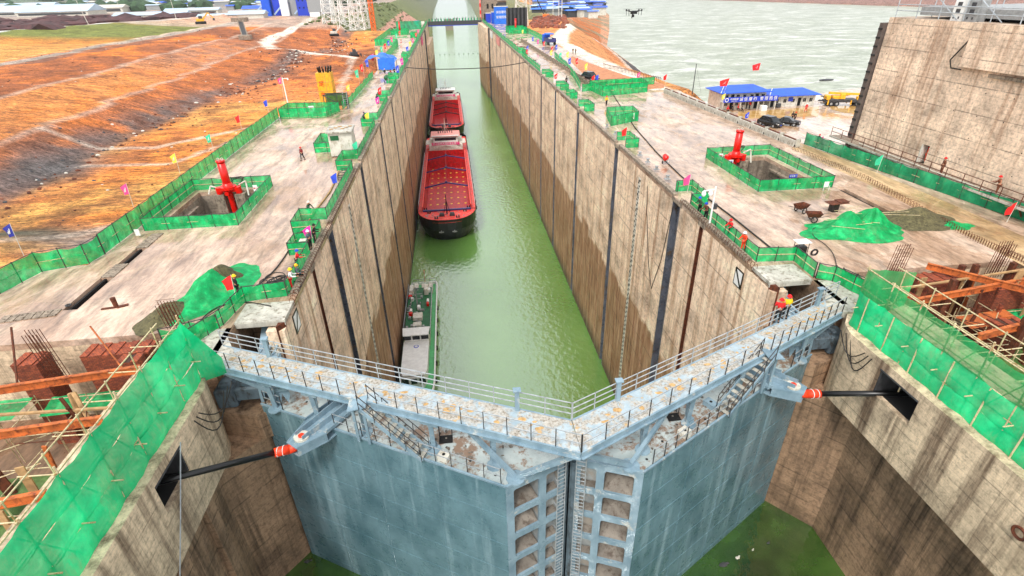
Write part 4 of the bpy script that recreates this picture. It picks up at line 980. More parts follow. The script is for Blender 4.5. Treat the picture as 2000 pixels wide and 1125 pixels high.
def boat():
    cx, y0, L_, hw = -13.55, 59.8, 38.4, 2.7; D = 1.9
    t = thing('patrol_boat', 'white patrol boat with green decks tied to the left chamber wall', 'patrol boat', (cx, y0, -37))
    pl = lambda f, e=0: [(hw*f*math.sin(a*math.pi/16)**.7, 7*(1-math.cos(a*math.pi/16))+e) for a in range(9)]+[(hw*f, L_-1), (hw*f*.94, L_)]
    full = lambda f, e=0: pl(f, e)+[(-x, y_) for x, y_ in pl(f, e)[::-1] if x > 1e-6]
    b = lambda n_, m_, fn: (lambda q: (fn(q), q.build(n_, m_, t, False, False)))(MB())
    b('hull', 'white', lambda q: loft(q, [[(x, y_, -1) for x, y_ in full(.75, 1.5)], [(x, y_, D*.7) for x, y_ in full(.97, .4)], [(x, y_, D+.05) for x, y_ in full(1)]]))
    b('main_deck', 'lgreen', lambda q: q.prism(full(.93, .4), D, D+.09))
    def bul(q):
        f_ = full(.985, .1)
        for a, c in zip(f_, f_[1:]+f_[:1]): q.bar((*a, D+.35), (*c, D+.35), .22, .6)
    b('bulwark', 'white', bul)
    b('cabin', 'white', lambda q: (q.bev((-.35, 12.2, D+1.2), (3.9, 11.0, 2.3), .2), q.prism([(-1.9, 5.2), (1.2, 5.2), (1.6, 6.9), (-2.3, 6.9)], D, D+2.1)))
    b('cabin_roof', 'white', lambda q: q.prism([(-2.05, 5.4), (1.35, 5.4), (1.7, 6.8), (1.75, 14.4), (-2.45, 14.4), (-2.4, 6.8)], D+2.35, D+2.5))
    for x in (-1.65, -.35, .95): b('cabin_window', 'glass', lambda q: q.box((x, 5.15, D+1.45), (.95, .1, .95)))
    b('wheelhouse', 'white', lambda q: (q.bev((-.3, 15.3, D+3.2), (4.1, 1.8, 1.5), .15), q.prism([(-2.4, 14.0), (1.8, 14.0), (2.0, 16.3), (-2.6, 16.3)], D+3.9, D+4.05)))
    for x in (-1.75, -.3, 1.15): b('wheelhouse_window', 'glass', lambda q: q.box((x, 14.35, D+3.3), (1.2, .1, .75)))
    b('upper_deck', 'bgreen', lambda q: q.b2(-2.5, 1.9, 16.2, 32.6, D+2.5, D+2.62))
    b('upper_house', 'offw', lambda q: q.b2(-2.3, 1.7, 16.2, 32.4, D, D+2.5))
    b('emblem', 'signb', lambda q: q.cyl((-.3, 12.9, D+2.5), (-.3, 12.9, D+2.53), .42, n=20))
    b('emblem_centre', 'white', lambda q: (q.cyl((-.3, 12.9, D+2.53), (-.3, 12.9, D+2.55), .28, n=20), q.bar((-.3, 12.7, D+2.56), (-.3, 13.1, D+2.56), .1, .02)))
    b('roof_hatch', 'offw', lambda q: (q.bev((-.35, 18.9, D+2.9), (1.5, 1.2, .5), .08), q.bev((-.35, 21.4, D+3.0), (1.7, 1.8, .7), .08)))
    b('mast', 'grey', lambda q: (q.cyl((-.6, 25.3, D+2.6), (-.6, 25.3, D+7), .12, .06), q.bar((-1.7, 25.3, D+5.4), (.5, 25.3, D+5.4), .1, .1), q.bar((-1.4, 25.3, D+4.4), (.2, 25.3, D+4.4), .1, .1), q.cyl((-.6, 26.6, D+2.6), (-.6, 25.3, D+6), .06), q.ring((-.6, 25.3, D+6.3), .5, .05, 10, 4)))
    b('stern_gear', 'offw', lambda q: [q.bev((x, 35+y_, D+.7), (.9, 2.6, 1.3), .12) for x, y_ in ((-1.5, .6), (.05, .4), (1.4, .6))])
    rr = random.Random(9)
    b('deck_gear', 'grey', lambda q: [q.bev((rr.uniform(-2.2, 1.6), rr.uniform(17, 32), D+2.85), (rr.uniform(.2, .6), rr.uniform(.2, .6), .45), .05) for k in range(26)])
    for k in range(9): b('deck_locker', 'white' if k % 3 else 'red', lambda q: q.bev((rr.choice([-2.1, -1.7, 1.3, .9, -.3]), 22.5+k*1.05, D+2.95), (rr.uniform(.4, .9), rr.uniform(.5, 1.0), .65), .08))
    b('exhaust', 'offw', lambda q: [q.bev((x, 30.6, D+3.3), (.8, 2.2, 1.3), .12) for x in (-1.9, .9)])
    b('winch', 'dgrey', lambda q: [q.cyl((x, 2.6, D+.3), (x+.6, 2.6, D+.3), .28, n=8) for x in (-.9, .3)])
    for x, m_ in ((-1.0, 'signb'), (-.55, 'white'), (-.1, 'red')): b('signal_ball', m_, lambda q: q.blob((x, 16.9, D+3.0), (.22, .22, .22), 1, 2, 0, 0))
    def rl(q):
        for (x0, y_0, x1, y_1) in ((-2.6, 32.6, -2.6, 16.4), (2.0, 32.6, 2.0, 16.4)):
            for h_ in (.5, 1.0): q.bar((x0, y_0, D+2.6+h_), (x1, y_1, D+2.6+h_), .05, .05)
            for k in range(10): q.bar((x0, y_0-k*1.75, D+2.6), (x0, y_0-k*1.75, D+3.6), .05, .05)
        for h_ in (1.0, 1.5): q.tube([(-2.5, 33, D+h_), (-2.4, 38.2, D+h_), (2.4, 38.2, D+h_), (2.55, 33, D+h_)], .035, 4)
        for x in (-2.4, -1.2, 0, 1.2, 2.4): q.cyl((x, 38.2, D), (x, 38.2, D+1.6), .035, n=4)
    b('railing', 'rail', rl)
    b('ensign', 'red', lambda q: (q.cyl((.2, 38, D+1), (.2, 38.3, D+3.4), .03, n=5), q.b2(.16, .22, 38.2, 38.9, D+2.6, D+3.3)))
    for k in range(6): b('tyre_fender', 'rubber', lambda q: q.ring((2.86, 7+k*4.4, D-.2), .34, .13, 10, 5, 'x'))
boat()

# ================================================================ QUAY THINGS
def net_fence(label, pts, h=1.15, step=2.0, mat='net', group=None, closed=False, cat='net fence', sag=.12, rails=2, post='railb', z=0.0, lean=0, name='net_fence', mini=False):
    pts = [Vector((p[0], p[1], p[2] if len(p) > 2 else z)) for p in pts]
    if closed: pts = pts+[pts[0]]
    t = thing(name, label, cat, tuple(pts[0]), group)
    mb = MB(); sd_ = random.Random(int(abs(pts[0].x*31+pts[0].y*17))); ps = []
    for k, (a, b) in enumerate(zip(pts[:-1], pts[1:])):
        L_ = (b-a).length; n = max(1, round(L_/step)); nr = (b-a).cross(Vector((0, 0, 1))).normalized()
        ph = sd_.random()*9
        def fn(u, v, a=a, b=b, L_=L_, nr=nr, ph=ph, n=n):
            p = a.lerp(b, u); s_ = abs(math.sin(math.pi*u*n))
            w = .05*noise.noise(Vector((u*L_*.9+ph, v*1.5, ph)))+.05*s_*math.sin(v*math.pi)
            return p+nr*(w+lean*v)+Vector((0, 0, .03+v*h-sag*s_*v*(.6+.8*noise.noise(Vector((u*L_*.25, ph, 1))))))
        nu = max(2, min(160, int(L_/.45) if step < 4 else int(L_/1.5)))
        mb.grid(fn, nu, 3 if step < 4 else 2)
        for i in range(n+(1 if (k == len(pts)-2 and not closed) else 0)): ps.append(a.lerp(b, i/n))
    mb.build('net', mat, t)
    for q in range(rails):
        z_ = h*(1, .5, .1)[q]+.02; r_ = MB()
        for a, b in zip(pts[:-1], pts[1:]): r_.bar(a+Vector((0, 0, z_)), b+Vector((0, 0, z_)), .045, .045)
        r_.build('fence_rail', 'bamboo' if q else post, t)
    for p in ps[:98]:
        r_ = MB(); r_.bar(p, p+Vector((0, 0, h+.1)), .055, .055); r_.build('fence_post', post, t)
    return t
# left outer edge
net_fence('long green net fence on the outer left quay edge beside the orange ground', [(-35.1, 44.0), (-35.0, 60), (-35.1, 80), (-35.0, 98)], 1.8, 2.2)
net_fence('bent green net fence at the left frame edge carrying the white warning sign', [(-43.5, 36.2), (-39.2, 37.8), (-38.4, 41.2), (-35.4, 42.2), (-35.1, 43.9)], 1.7, 2.0, 'net', sag=.35)
net_fence('green net enclosure of three stacked rails near the foot of the yellow tower', [(-34.6, 97.4), (-26.6, 97.0), (-25.2, 101.5), (-34.4, 102.6)], 1.7, 1.6, closed=True, rails=3)
net_fence('green net fence beside the grey access ladder on the left quay', [(-25.0, 103.2), (-24.4, 112), (-24.3, 145)], 1.5, 4.2, sag=.4)
net_fence('green net fence beyond the blue tarpaulin on the left quay', [(-24.3, 158), (-24.2, 190), (-24.3, 228.6)], 2.2, 5, sag=.2)
net_fence('far green net fence across the widened end of the left quay', [(-33.3, 229.4), (-24.6, 229.4)], 2.4, 4, sag=.1)
net_fence('far green net fence running back along the widened left quay', [(-33.3, 231), (-33.2, 262), (-33.3, 300)], 2.4, 6, sag=.2)
net_fence('green net screen standing across the far end of the left quay', [(-32, 318), (-18.6, 318)], 4.2, 5, 'netdk', sag=.1)
net_fence('green net fence around the far left hoist shaft', [(-32, 283.4), (-24, 283.4), (-24, 296.6), (-32, 296.6)], 2.0, 5, closed=True)
net_fence('low green net box near the far left hoist', [(-21.5, 262), (-18.6, 262), (-18.6, 268), (-21.5, 268)], 2.2, 4, closed=True)
def pitfence(lab, r_, e=.7, **k): return net_fence(lab, [(r_[0]-e, r_[2]-e), (r_[1]+e, r_[2]-e), (r_[1]+e, r_[3]+e), (r_[0]-e, r_[3]+e)], 1.25, 2.0, closed=True, **k)
pitfence('green net fence boxing in the hoist shaft on the left quay', PITS['L'], .7)
pitfence('green net fence boxing in the hoist shaft on the right quay', PITS['R'], .75)
net_fence('green net fence around the far right hoist shaft, in front of the black screen', [(23, 267), (31.4, 267), (31.4, 281), (23, 281)], 2.6, 4, closed=True)
# left chamber edge, notch by notch
Lq = ['at the foot of the left cover slab', 'beside the coiled black hoses', 'beside the grey steel cabinet', 'by the leaning pipe roll', 'behind the white equipment house', 'at the second guide']
net_fence('green net fence bending round the left cover slab beside the coiled hoses', [(-22.0, 28.8), (-20.9, 31.0), (-20.4, 33.9), (-17.6, 34.3), (-17.45, 41.0)], 1.2, 1.5, sag=.25)
net_fence('green net pen around the leftward notch by the blue helmet worker', [(-17.5, 41.2), (-19.2, 41.2), (-19.1, 43.2), (-17.6, 43.4)], 1.1, 1.2, sag=.15)
net_fence('green net fence notch at the nearest steel guide on the left edge', [(-17.45, 43.6), (-17.5, 45.9), (-20.0, 45.8), (-20.0, 49.0), (-17.5, 48.8), (-17.45, 64.5)], 1.2, 1.8)
net_fence('green net fence notch at the left guide below the white equipment house', [(-17.45, 64.7), (-19.4, 64.8), (-19.4, 69.6), (-17.5, 69.6), (-17.45, 88)], 1.2, 2.0)
net_fence('green net fence notch with a yellow flag on the left edge', [(-17.45, 88.2), (-19.6, 88.4), (-19.6, 93), (-17.5, 93), (-17.45, 110)], 1.2, 2.5)
net_fence('green net fence notch beside the red round pump on the left edge', [(-17.45, 110.2), (-19.6, 110.4), (-19.6, 115.5), (-17.5, 115.6), (-17.45, 132)], 1.2, 2.5, sag=.3)
net_fence('green net fence notch beside the green pump on the left edge', [(-17.45, 132.2), (-19.8, 132.5), (-19.8, 139), (-17.5, 139), (-17.45, 176)], 1.6, 4, sag=.4)
net_fence('green net fence with rounded bulges along the left edge further on', [(-17.45, 176.4), (-19.4, 177), (-19.4, 184), (-17.5, 184.5), (-17.45, 236)], 2.0, 5, sag=.4)
net_fence('last green net fence along the left edge before the bridge', [(-17.45, 236.6), (-17.45, 374)], 2.2, 7, sag=.3)
net_fence('green net pen on the left quay beside the white equipment house', [(-24.0, 79.2), (-21.0, 79.2), (-21.0, 77.2), (-18.9, 77.2), (-18.9, 73.6), (-23.8, 73.6)], 1.3, 1.5, closed=True)
# right chamber edge
net_fence('green net fence bending round the right cover slab behind the two engineers', [(22.3, 27.6), (21.5, 30.6), (20.6, 31.2)], 1.2, 1.3, sag=.3)
net_fence('green net fence from the right cover slab along the edge past the orange worker', [(20.5, 31.3), (20.6, 34.0), (17.7, 34.3), (17.5, 46.4)], 1.2, 1.7)
net_fence('green net pen at the nearest steel guide on the right edge with a pink flag', [(17.5, 46.6), (19.3, 46.6), (19.3, 50.6), (17.6, 50.6), (17.5, 49.9)], 1.2, 1.4)
for lab, y0, y1, w_ in [('with a small red flag at the second right guide', 68, 72, 1.9), ('at the third guide on the right edge', 92, 96.4, 1.9), ('between the third and fourth right guides', 104, 107.5, 1.6), ('at the fourth guide on the right edge', 113.5, 118.5, 1.9), ('at the fifth guide on the right edge', 132, 137.5, 2.0)]:
    net_fence(f'small green net pen {lab}', [(17.5, y0), (17.4+w_, y0), (17.4+w_, y1), (17.5, y1)], 1.2, 1.6)
net_fence('ragged green net fence along the right chamber edge beyond the pens', [(17.5, 140), (17.5, 176), (19.0, 178), (19.0, 184), (17.5, 186)], 1.9, 4, sag=.6)
net_fence('far green net fence along the right chamber edge up to the bridge', [(17.5, 187), (17.5, 250), (17.5, 374)], 2.1, 7, sag=.6)
# right quay
net_fence('green net pen with two white notices near the second right guide', [(19.0, 80.5), (24.2, 83.2), (24.6, 87.5), (20.2, 87.5)], 1.5, 1.6, closed=True)
net_fence('long low green net pen by the yellow jacketed walker on the right quay', [(24.2, 105.0), (34.0, 107.6), (34.6, 113.5), (23.4, 112.6)], 1.9, 2.0, closed=True)
net_fence('green net fence behind the long pen at the end of the brown soil patch', [(21.5, 111.0), (30, 114.0), (38.6, 116.5)], 1.5, 2.5)
net_fence('long sagging dark green net screen on the right quay before the dam', [(41.0, 65.4), (42.0, 57), (43.0, 49), (44.0, 41.5), (45.0, 33.5)], 1.5, 2.3, 'netdk', sag=.2)
net_fence('green net fence lined with flags beside the brown soil patch', [(21.6, 113), (23.6, 128), (25.3, 146), (26.6, 170)], 1.7, 4, sag=.2)
net_fence('blue green net fence along the far right road side', [(31.8, 212), (32.3, 246), (31.8, 300)], 2.2, 5, 'net', sag=.2)
# red hoist cylinders over their shafts
def hoist(label, x, y_, s_=1.0, full=True):
    t = thing('hydraulic_hoist', label, 'hydraulic hoist', (x, y_, 0))
    def b(n_, m_, fn): q = MB(); fn(q); return q.build(n_, m_, t, True if n_ in ('cylinder',) else False, False)
    b('cylinder', 'red', lambda q: (q.cyl((0, 0, .5), (0, 0, 3.6*s_), .42, .40, 18), q.cyl((0, 0, 3.5*s_), (0, 0, 3.72*s_), .46, .46, 18), q.cyl((0, 0, .3), (0, 0, 1.25), .52, .48, 18)))
    b('flange', 'red', lambda q: (q.cyl((0, 0, .62), (0, 0, .9), .85, .85, 16), q.box((0, 0, .5), (1.9, .7, .35)), q.cyl((-1.0, 0, .1), (-1.0, 0, .8), .34, .34, 12), q.cyl((1.0, 0, .1), (1.0, 0, .8), .34, .34, 12), q.cyl((0, -.85, .3), (0, .85, .3), .22, .22, 10)))
    b('piston_rod', 'red', lambda q: q.cyl((0, 0, -5), (0, 0, .5), .30, .30, 16))
    if full:
        b('lifting_eye', 'offw', lambda q: [q.ring((dx, 0, 3.85), .12, .035, 8, 4, 'y') for dx in (-.18, .2)])
        b('hydraulic_pipe', 'offw', lambda q: (q.tube([(1.1, .3, .9), (1.9, .2, 1.3), (2.0, -.2, -.2)], .09, 8), q.tube([(-1.1, .3, .6), (-1.9, .3, .9), (-2.2, 0, .1)], .09, 8)))
        b('hydraulic_hose', 'cable', lambda q: [q.tube([(.3+.0*k, .5, 1.2+.2*k)]+[(.4+(.9+.1*k)*math.sin(a*math.pi/7), .9, 1.3+.1*k+.8*math.sin(a*math.pi/7)*.7-a*.16) for a in range(8)], .04, 5) for k in range(3)])
        b('support_pier', 'coping', lambda q: (q.b2(-1.6, -.55, -.4, .6, -4.5, .05), q.b2(.55, 1.6, -.4, .6, -4.5, .05)))
    return t
hoist('bright red hydraulic hoist rising from the shaft on the left quay', -29.7, 58.2)
hoist('bright red hydraulic hoist rising from the shaft on the right quay', 28.6, 59.8)
hoist('small far red hydraulic hoist inside the green net pen at the left quay end', -28, 290, 1.45, False)
hoist('small far red hydraulic hoist in front of the black corrugated screen', 27, 274, 1.6, False)
for k, (lab, dp) in {'L': ('concrete lined hoist shaft sunk in the left quay', 12), 'R': ('concrete lined hoist shaft sunk in the right quay', 12), 'FL': ('far hoist shaft opening in the left quay', 8), 'FR': ('far hoist shaft opening in the right quay', 8)}.items():
    x0, x1, y0, y1 = PITS[k]; t = thing('hoist_shaft', lab, 'shaft', ((x0+x1)/2, (y0+y1)/2, 0)); e = .25
    for (a, b, c, d) in ((x0-e, x0, y0-e, y1+e), (x1, x1+e, y0-e, y1+e), (x0, x1, y0-e, y0), (x0, x1, y1, y1+e)):
        q = MB(); q.b2(a, b, c, d, -dp, -.46); q.build('shaft_wall', 'pitwall', t)
    q = MB(); q.b2(x0-e, x1+e, y0-e, y1+e, -dp-.3, -dp); q.build('shaft_floor', 'hole', t)
    if dp == 12:
        q = MB(); q.b2(x0, x0+.5, y0, y1-2, -1.1, -.9); q.b2(x1-.5, x1, y0, y1-2, -1.1, -.9); q.each('shaft_ledge', 'coping', t)
# trenches with slab covers
for (x0, x1, y0, y1, lab) in [(*TRL[0], 'near'), (*TRL[1], 'second'), (34.2, 35.0, 42.0, 48.5, 'right')]:
    t = thing('cable_trench', {'near': 'long open cable trench in the near left quay pavement', 'second': 'short open cable trench by the left shaft fence', 'right': 'open cable trench with rails leading from the right shaft fence'}[lab], 'trench', ((x0+x1)/2, (y0+y1)/2, 0))
    q = MB(); q.b2(x0-.1, x1+.1, y0, y1, -.62, -.46); q.b2(x0-.1, x0, y0, y1, -.461, -.455); q.build('trench_floor', 'rust', t)
    q = MB(); q.b2(x0+.25, x0+.4, y0, y1, -.45, -.1); q.build('trench_rail', 'hole', t)
def slabs(lab, x0, y0, x1, y1, n, w_=.9):
    for i in range(n):
        a = Vector((x0, y0, 0)).lerp(Vector((x1, y1, 0)), i/(n-1)); q = MB(); q.M = Matrix.Translation(a) @ Matrix.Rotation(math.atan2(y1-y0, x1-x0)+.05*math.sin(i*5), 4, 'Z')
        q.bev((0, 0, .04), (.44, w_, .08), .02)
        for e in (-.22, .22): q.b2(-.03, .03, e-.06, e+.06, .081, .085)
        tag(q.build('trench_cover', 'coping', smooth=False), lab, 'trench cover', 'concrete covers along the cable trench '+('left' if x0 < 0 else 'right'))
slabs('pale concrete cover plate lying over the trench, left of the near trench opening', -36.3, 33.9, -33.3, 34.3, 7)
slabs('pale concrete cover plate lying between the two left trench openings', -32.55, 39.6, -32.55, 41.4, 5, 1.0)
slabs('pale concrete cover plate lying between the left trench and the shaft fence', -32.55, 45.0, -32.55, 47.6, 6, 1.0)
# netted heaps
def heap(label, c, rx, ry, h, mat, name='gravel_heap', rot=0, seed=1, cat='gravel heap', rag=.18, nz_=.25):
    mb = MB(); n, m_ = 40, 12; ca_, sa_ = math.cos(rot), math.sin(rot); vs = []
    for j in range(m_+1):
        r_ = j/m_
        for i in range(n):
            a = 2*math.pi*i/n; e = 1+rag*noise.noise(Vector((math.cos(a)*1.6, math.sin(a)*1.6, seed)))*1.6
            x, y_ = rx*r_*e*math.cos(a), ry*r_*e*math.sin(a)
            z_ = h*(math.cos(math.pi*min(1, r_)**.9)*.5+.5)*(1+nz_*noise.noise(Vector((x*.5, y_*.5, seed+4)))*1.5)+.07*noise.noise(Vector((x*2.2, y_*2.2, seed)))*(1.2-r_)+.02
            vs.append((c[0]+x*ca_-y_*sa_, c[1]+x*sa_+y_*ca_, max(.01, z_)))
    mb.add(vs, [(j*n+i, j*n+(i+1) % n, (j+1)*n+(i+1) % n, (j+1)*n+i) for j in range(m_) for i in range(n)])
    return tag(mb.build(name, mat, smooth=True), label, cat)
M['gravel'] = simple('damp_gravel', (98, 92, 62), .95, 0, .55, 3, (56, 52, 36), 1.0)
heap('long low heap of damp gravel partly under green mesh on the left quay', (-25.2, 32.9), 1.4, 2.2, .85, 'gravel', rot=-.5, seed=3)
heap('crumpled bright green mesh thrown over the left gravel heap', (-23.1, 35.7), 2.3, 4.1, 1.5, 'net', 'mesh_cover', -.3, 5, 'mesh sheet', .3, .5)
heap('bare damp gravel top showing through the mesh on the left heap', (-22.9, 36.6), 1.5, 2.7, 1.62, 'gravel', 'gravel_crest', -.3, 8)
heap('grey green sand heap beside the bright mesh pile on the right quay', (35.6, 39.8), 3.2, 2.5, 1.25, 'gravel', rot=-.2, seed=11)
heap('crumpled pile of bright green mesh with poles on the right quay', (28.9, 38.7), 4.3, 2.5, 1.15, 'net', 'mesh_pile', -.1, 14, 'mesh sheet', .3, .9)
heap('folded hump of bright green mesh on top of the mesh pile', (31.0, 39.4), 2.1, 1.9, 1.6, 'net', 'mesh_fold', .2, 17, 'mesh sheet', .4, .6)
heap('edge of green mesh trailing from the sand heap on the right quay', (37.9, 38.2), 1.6, .8, .35, 'net', 'mesh_sheet', .1, 19, 'mesh sheet', .4, .6)
rr = random.Random(8)
for k in range(14):
    a = G(rr.uniform(1620, 1760), rr.uniform(420, 462)); an = rr.uniform(-.5, .4); l_ = rr.uniform(.7, 1.5); q = MB()
    z_ = .75+rr.random()*.35; q.bar((a.x-l_*math.cos(an), a.y-l_*math.sin(an), z_), (a.x+l_*math.cos(an), a.y+l_*math.sin(an), z_+rr.uniform(-.15, .2)), .04, .03)
    tag(q.build('thin_pole', 'bamboo'), 'thin pale pole lying on the bright green mesh pile', 'pole', 'poles lying on the mesh pile')
# quay-side pipes, hoses, cables
def line(name, label, cat, pts, r_, mat, z=.08, n=6, sub=6):
    P_ = [G(*p) if len(p) == 2 else Vector(p) for p in pts]; out = []
    for i in range(len(P_)-1):
        p0, p1, p2, p3 = P_[max(0, i-1)], P_[i], P_[i+1], P_[min(len(P_)-1, i+2)]
        for k in range(sub):
            t_ = k/sub; out.append(.5*((2*p1)+(p2-p0)*t_+(2*p0-5*p1+4*p2-p3)*t_**2+(-p0+3*p1-3*p2+p3)*t_**3)+Vector((0, 0, z)))
    out.append(P_[-1]+Vector((0, 0, z))); q = MB(); q.tube(out, r_, n); return tag(q.build(name, mat), label, cat)
line('black_cable', 'thick black cable running beside the left net fence towards the hoses', 'cable', [(360, 700), (420, 625), (500, 562), (540, 525), (570, 480), (588, 440)], .055, 'cable')
line('black_cable', 'second black cable curving from the walkway end to the left flag', 'cable', [(375, 660), (395, 625), (430, 600), (480, 592), (530, 600)], .04, 'cable')
line('steel_pipe', 'long brown pipe lying along the left quay edge by the crouching worker', 'pipe', [(572, 488), (600, 440), (618, 410), (645, 375), (662, 335)], .10, 'timber', sub=2)
line('steel_pipe', 'short rusty pipe beside the magenta flag on the left edge', 'pipe', [(573, 486), (590, 455)], .16, 'rust', sub=2)
line('black_cable', 'thin black cable looping across the right quay to the grey generator', 'cable', [(1618, 440), (1590, 447), (1588, 462), (1612, 480), (1628, 500), (1635, 530)], .03, 'cable')
line('power_cable', 'straight dark cable trench line along the right quay edge', 'cable', [(1185, 165), (1240, 250), (1330, 345), (1430, 425), (1520, 498)], .07, 'cable', sub=2)
line('power_cable', 'dark cable stretched across the lock chamber beyond the ships', 'cable', [(-19, 160, .2), (-8, 161, -.9), (8, 162, -1.0), (20, 163, .3)], .12, 'cable')
t = thing('hose_coil', 'big heap of coiled black hoses beside the seated worker on the left edge', 'hose coil', tuple(G(550, 555)))
rr = random.Random(2)
for k in range(11):
    q = MB(); c = G(rr.uniform(525, 570), rr.uniform(548, 566)); q.ring((c.x, c.y, .08+k*.035), rr.uniform(.45, .95), .04, 20, 5); q.build('hose', 'cable', t)
t = thing('hose_coil', 'small coil of dark hoses by the blue flag on the left edge', 'hose coil', tuple(G(672, 345)))
for k in range(6):
    q = MB(); c = G(668+k*2, 350-k*4); q.ring((c.x, c.y, .08+k*.04), .5+.08*(k % 3), .035, 14, 4); q.build('hose', 'dgrey', t)
# equipment house
t = thing('equipment_house', 'white box equipment house with stained flat roof on the left quay edge', 'equipment house', tuple(G(672, 303)))
c = G(672, 303)
def hb(n_, m_, fn): q = MB(); q.M = Matrix.Translation(c) @ Matrix.Rotation(.06, 4, 'Z') @ Matrix.Scale(1.3, 4); fn(q); return q.build(n_, m_, t)
hb('wall', 'offw', lambda q: q.bev((0, .6, 1.25), (2.3, 2.4, 2.3), .05)); hb('roof', 'padc', lambda q: q.bev((0, .6, 2.5), (2.6, 2.9, .18), .05))
hb('roof_debris', 'timber', lambda q: [q.blob((-.8+.35*k, .2+.5*(k % 3), 2.62), (.25, .2, .05), k) for k in range(6)])
hb('green_panel', 'bgreen', lambda q: q.box((-.55, -.62, 1.9), (.8, .03, .45))); hb('base_frame', 'rust', lambda q: [q.b2(x-.08, x+.08, -.5, 1.7, 0, .12) for x in (-1, 1)])
# grey cabinet, generator with white top
t = thing('control_cabinet', 'small grey control cabinet beside the magenta flag', 'cabinet', tuple(G(597, 492))); c = G(597, 492)
q = MB(); q.bev((c.x, c.y, .55), (.45, .35, 1.0), .04); q.build('cabinet_body', 'grey', t); q = MB(); q.bev((c.x, c.y, 1.1), (.55, .45, .08), .02); q.build('cabinet_roof', 'offw', t)
c = G(1482, 545); t = thing('generator', 'small dark generator under a white board beside the right net fence', 'generator', (20.9, 34.6, 0)); c = Vector((21.6, 34.9, 0))
q = MB(); q.bev((c.x, c.y, .45), (.8, .6, .8), .08); q.build('engine', 'black', t); q = MB(); q.bev((c.x, c.y, 1.2), (1.1, .8, .05), .01); q.build('cover_board', 'white', t)
for dx in (-.4, .4):
    for dy in (-.3, .3): q = MB(); q.bar((c.x+dx, c.y+dy, 0), (c.x+dx, c.y+dy, 1.18), .04, .04); q.build('leg', 'railb', t)
q = MB(); q.ring((c.x+1.1, c.y-.2, .25), .25, .08, 10, 5, 'y'); q.build('wheel', 'rubber', t)
# barrows, tables
def barrow(label, c, rz, mat='rust', top=None):
    t = thing('handcart', label, 'cart', tuple(c), None, rz)
    def b(n_, m_, fn): q = MB(); fn(q); return q.build(n_, m_, t, False, False)
    if top: b('board', 'rust', lambda q: (q.bev((0, 0, .85), (1.9, 1.0, .06), .02), q.bev((.6, .1, .92), (1.0, .9, .05), .02))); b('board_leg', 'black', lambda q: [q.b2(x-.3, x+.3, -.3, .3, 0, .8) for x in (-.2,)])
    else:
        b('tray', mat, lambda q: q.add([(-.45, -.3, .45), (.45, -.3, .45), (.45, .3, .45), (-.45, .3, .45), (-.65, -.42, .85), (.7, -.42, .8), (.7, .42, .8), (-.65, .42, .85)], [(0, 3, 2, 1), (0, 1, 5, 4), (1, 2, 6, 5), (2, 3, 7, 6), (3, 0, 4, 7)]))
        for s_ in (-1, 1): b('wheel', 'rubber', lambda q: q.ring((0, s_*.45, .3), .26, .05, 12, 5, 'y')); b('handle', 'railb', lambda q: q.tube([(-.3, s_*.3, .45), (-1.3, s_*.35, .75)], .025, 5))
        b('axle', 'railb', lambda q: q.cyl((0, -.45, .3), (0, .45, .3), .03, n=6))
barrow('rusty two wheeled handcart standing in a puddle, farther from the mesh', G(1562, 415), .3); barrow('rusty two wheeled handcart touching the bright green mesh pile', G(1586, 432), 2.8); barrow('stack of rusty boards on a low trestle behind the mesh pile', G(1630, 412), .1, top=1)
# mixer / red pumps
def pump(label, c, s_=1, mat='red'):
    t = thing('pump', label, 'pump', tuple(c))
    def b(n_, m_, fn): q = MB(); fn(q); return q.build(n_, m_, t, False, False)
    b('drum', mat, lambda q: (q.cyl((0, -.1*s_, .9*s_), (0, .5*s_, 1.1*s_), .45*s_, .35*s_, 14), q.cyl((0, -.35*s_, .85*s_), (0, -.1*s_, .9*s_), .2*s_, .45*s_, 14)))
    b('frame', 'rail', lambda q: (q.ring((.35*s_, -.3*s_, .55*s_), .4*s_, .04*s_, 12, 4, 'x'), q.bar((-.4*s_, -.3*s_, .05), (.5*s_, -.3*s_, .05), .06, .06), q.bar((-.4*s_, .4*s_, .05), (.5*s_, .4*s_, .05), .06, .06)))
    b('wheel', 'rubber', lambda q: q.ring((-.4*s_, .1*s_, .25*s_), .2*s_, .06*s_, 10, 5, 'x'))
pump('red round mixer with white frame alone on the right quay', G(1299, 320), .8); pump('red round pump beside the net notch on the left edge', G(742, 192), .9)
pump('bulky green pump beside the net fence on the left edge', G(756, 163), 1.3, 'bgreen')
# bollards and small kit on the right coping
for i, y_ in enumerate((60.5, 57.5, 54.0, 63.5, 74.5, 79)):
    q = MB(); q.cyl((18.0, y_, .28), (18.0, y_, .62), .16, .14, 8); q.cyl((18.0, y_, .62), (18.0, y_, .72), .22, .22, 8); q.box((18.0, y_, .3), (.6, .5, .05))
    tag(q.build('mooring_bollard', 'grey'), 'small grey bollard on the bare right coping between two net pens', 'bollard', 'bollards on the right coping')
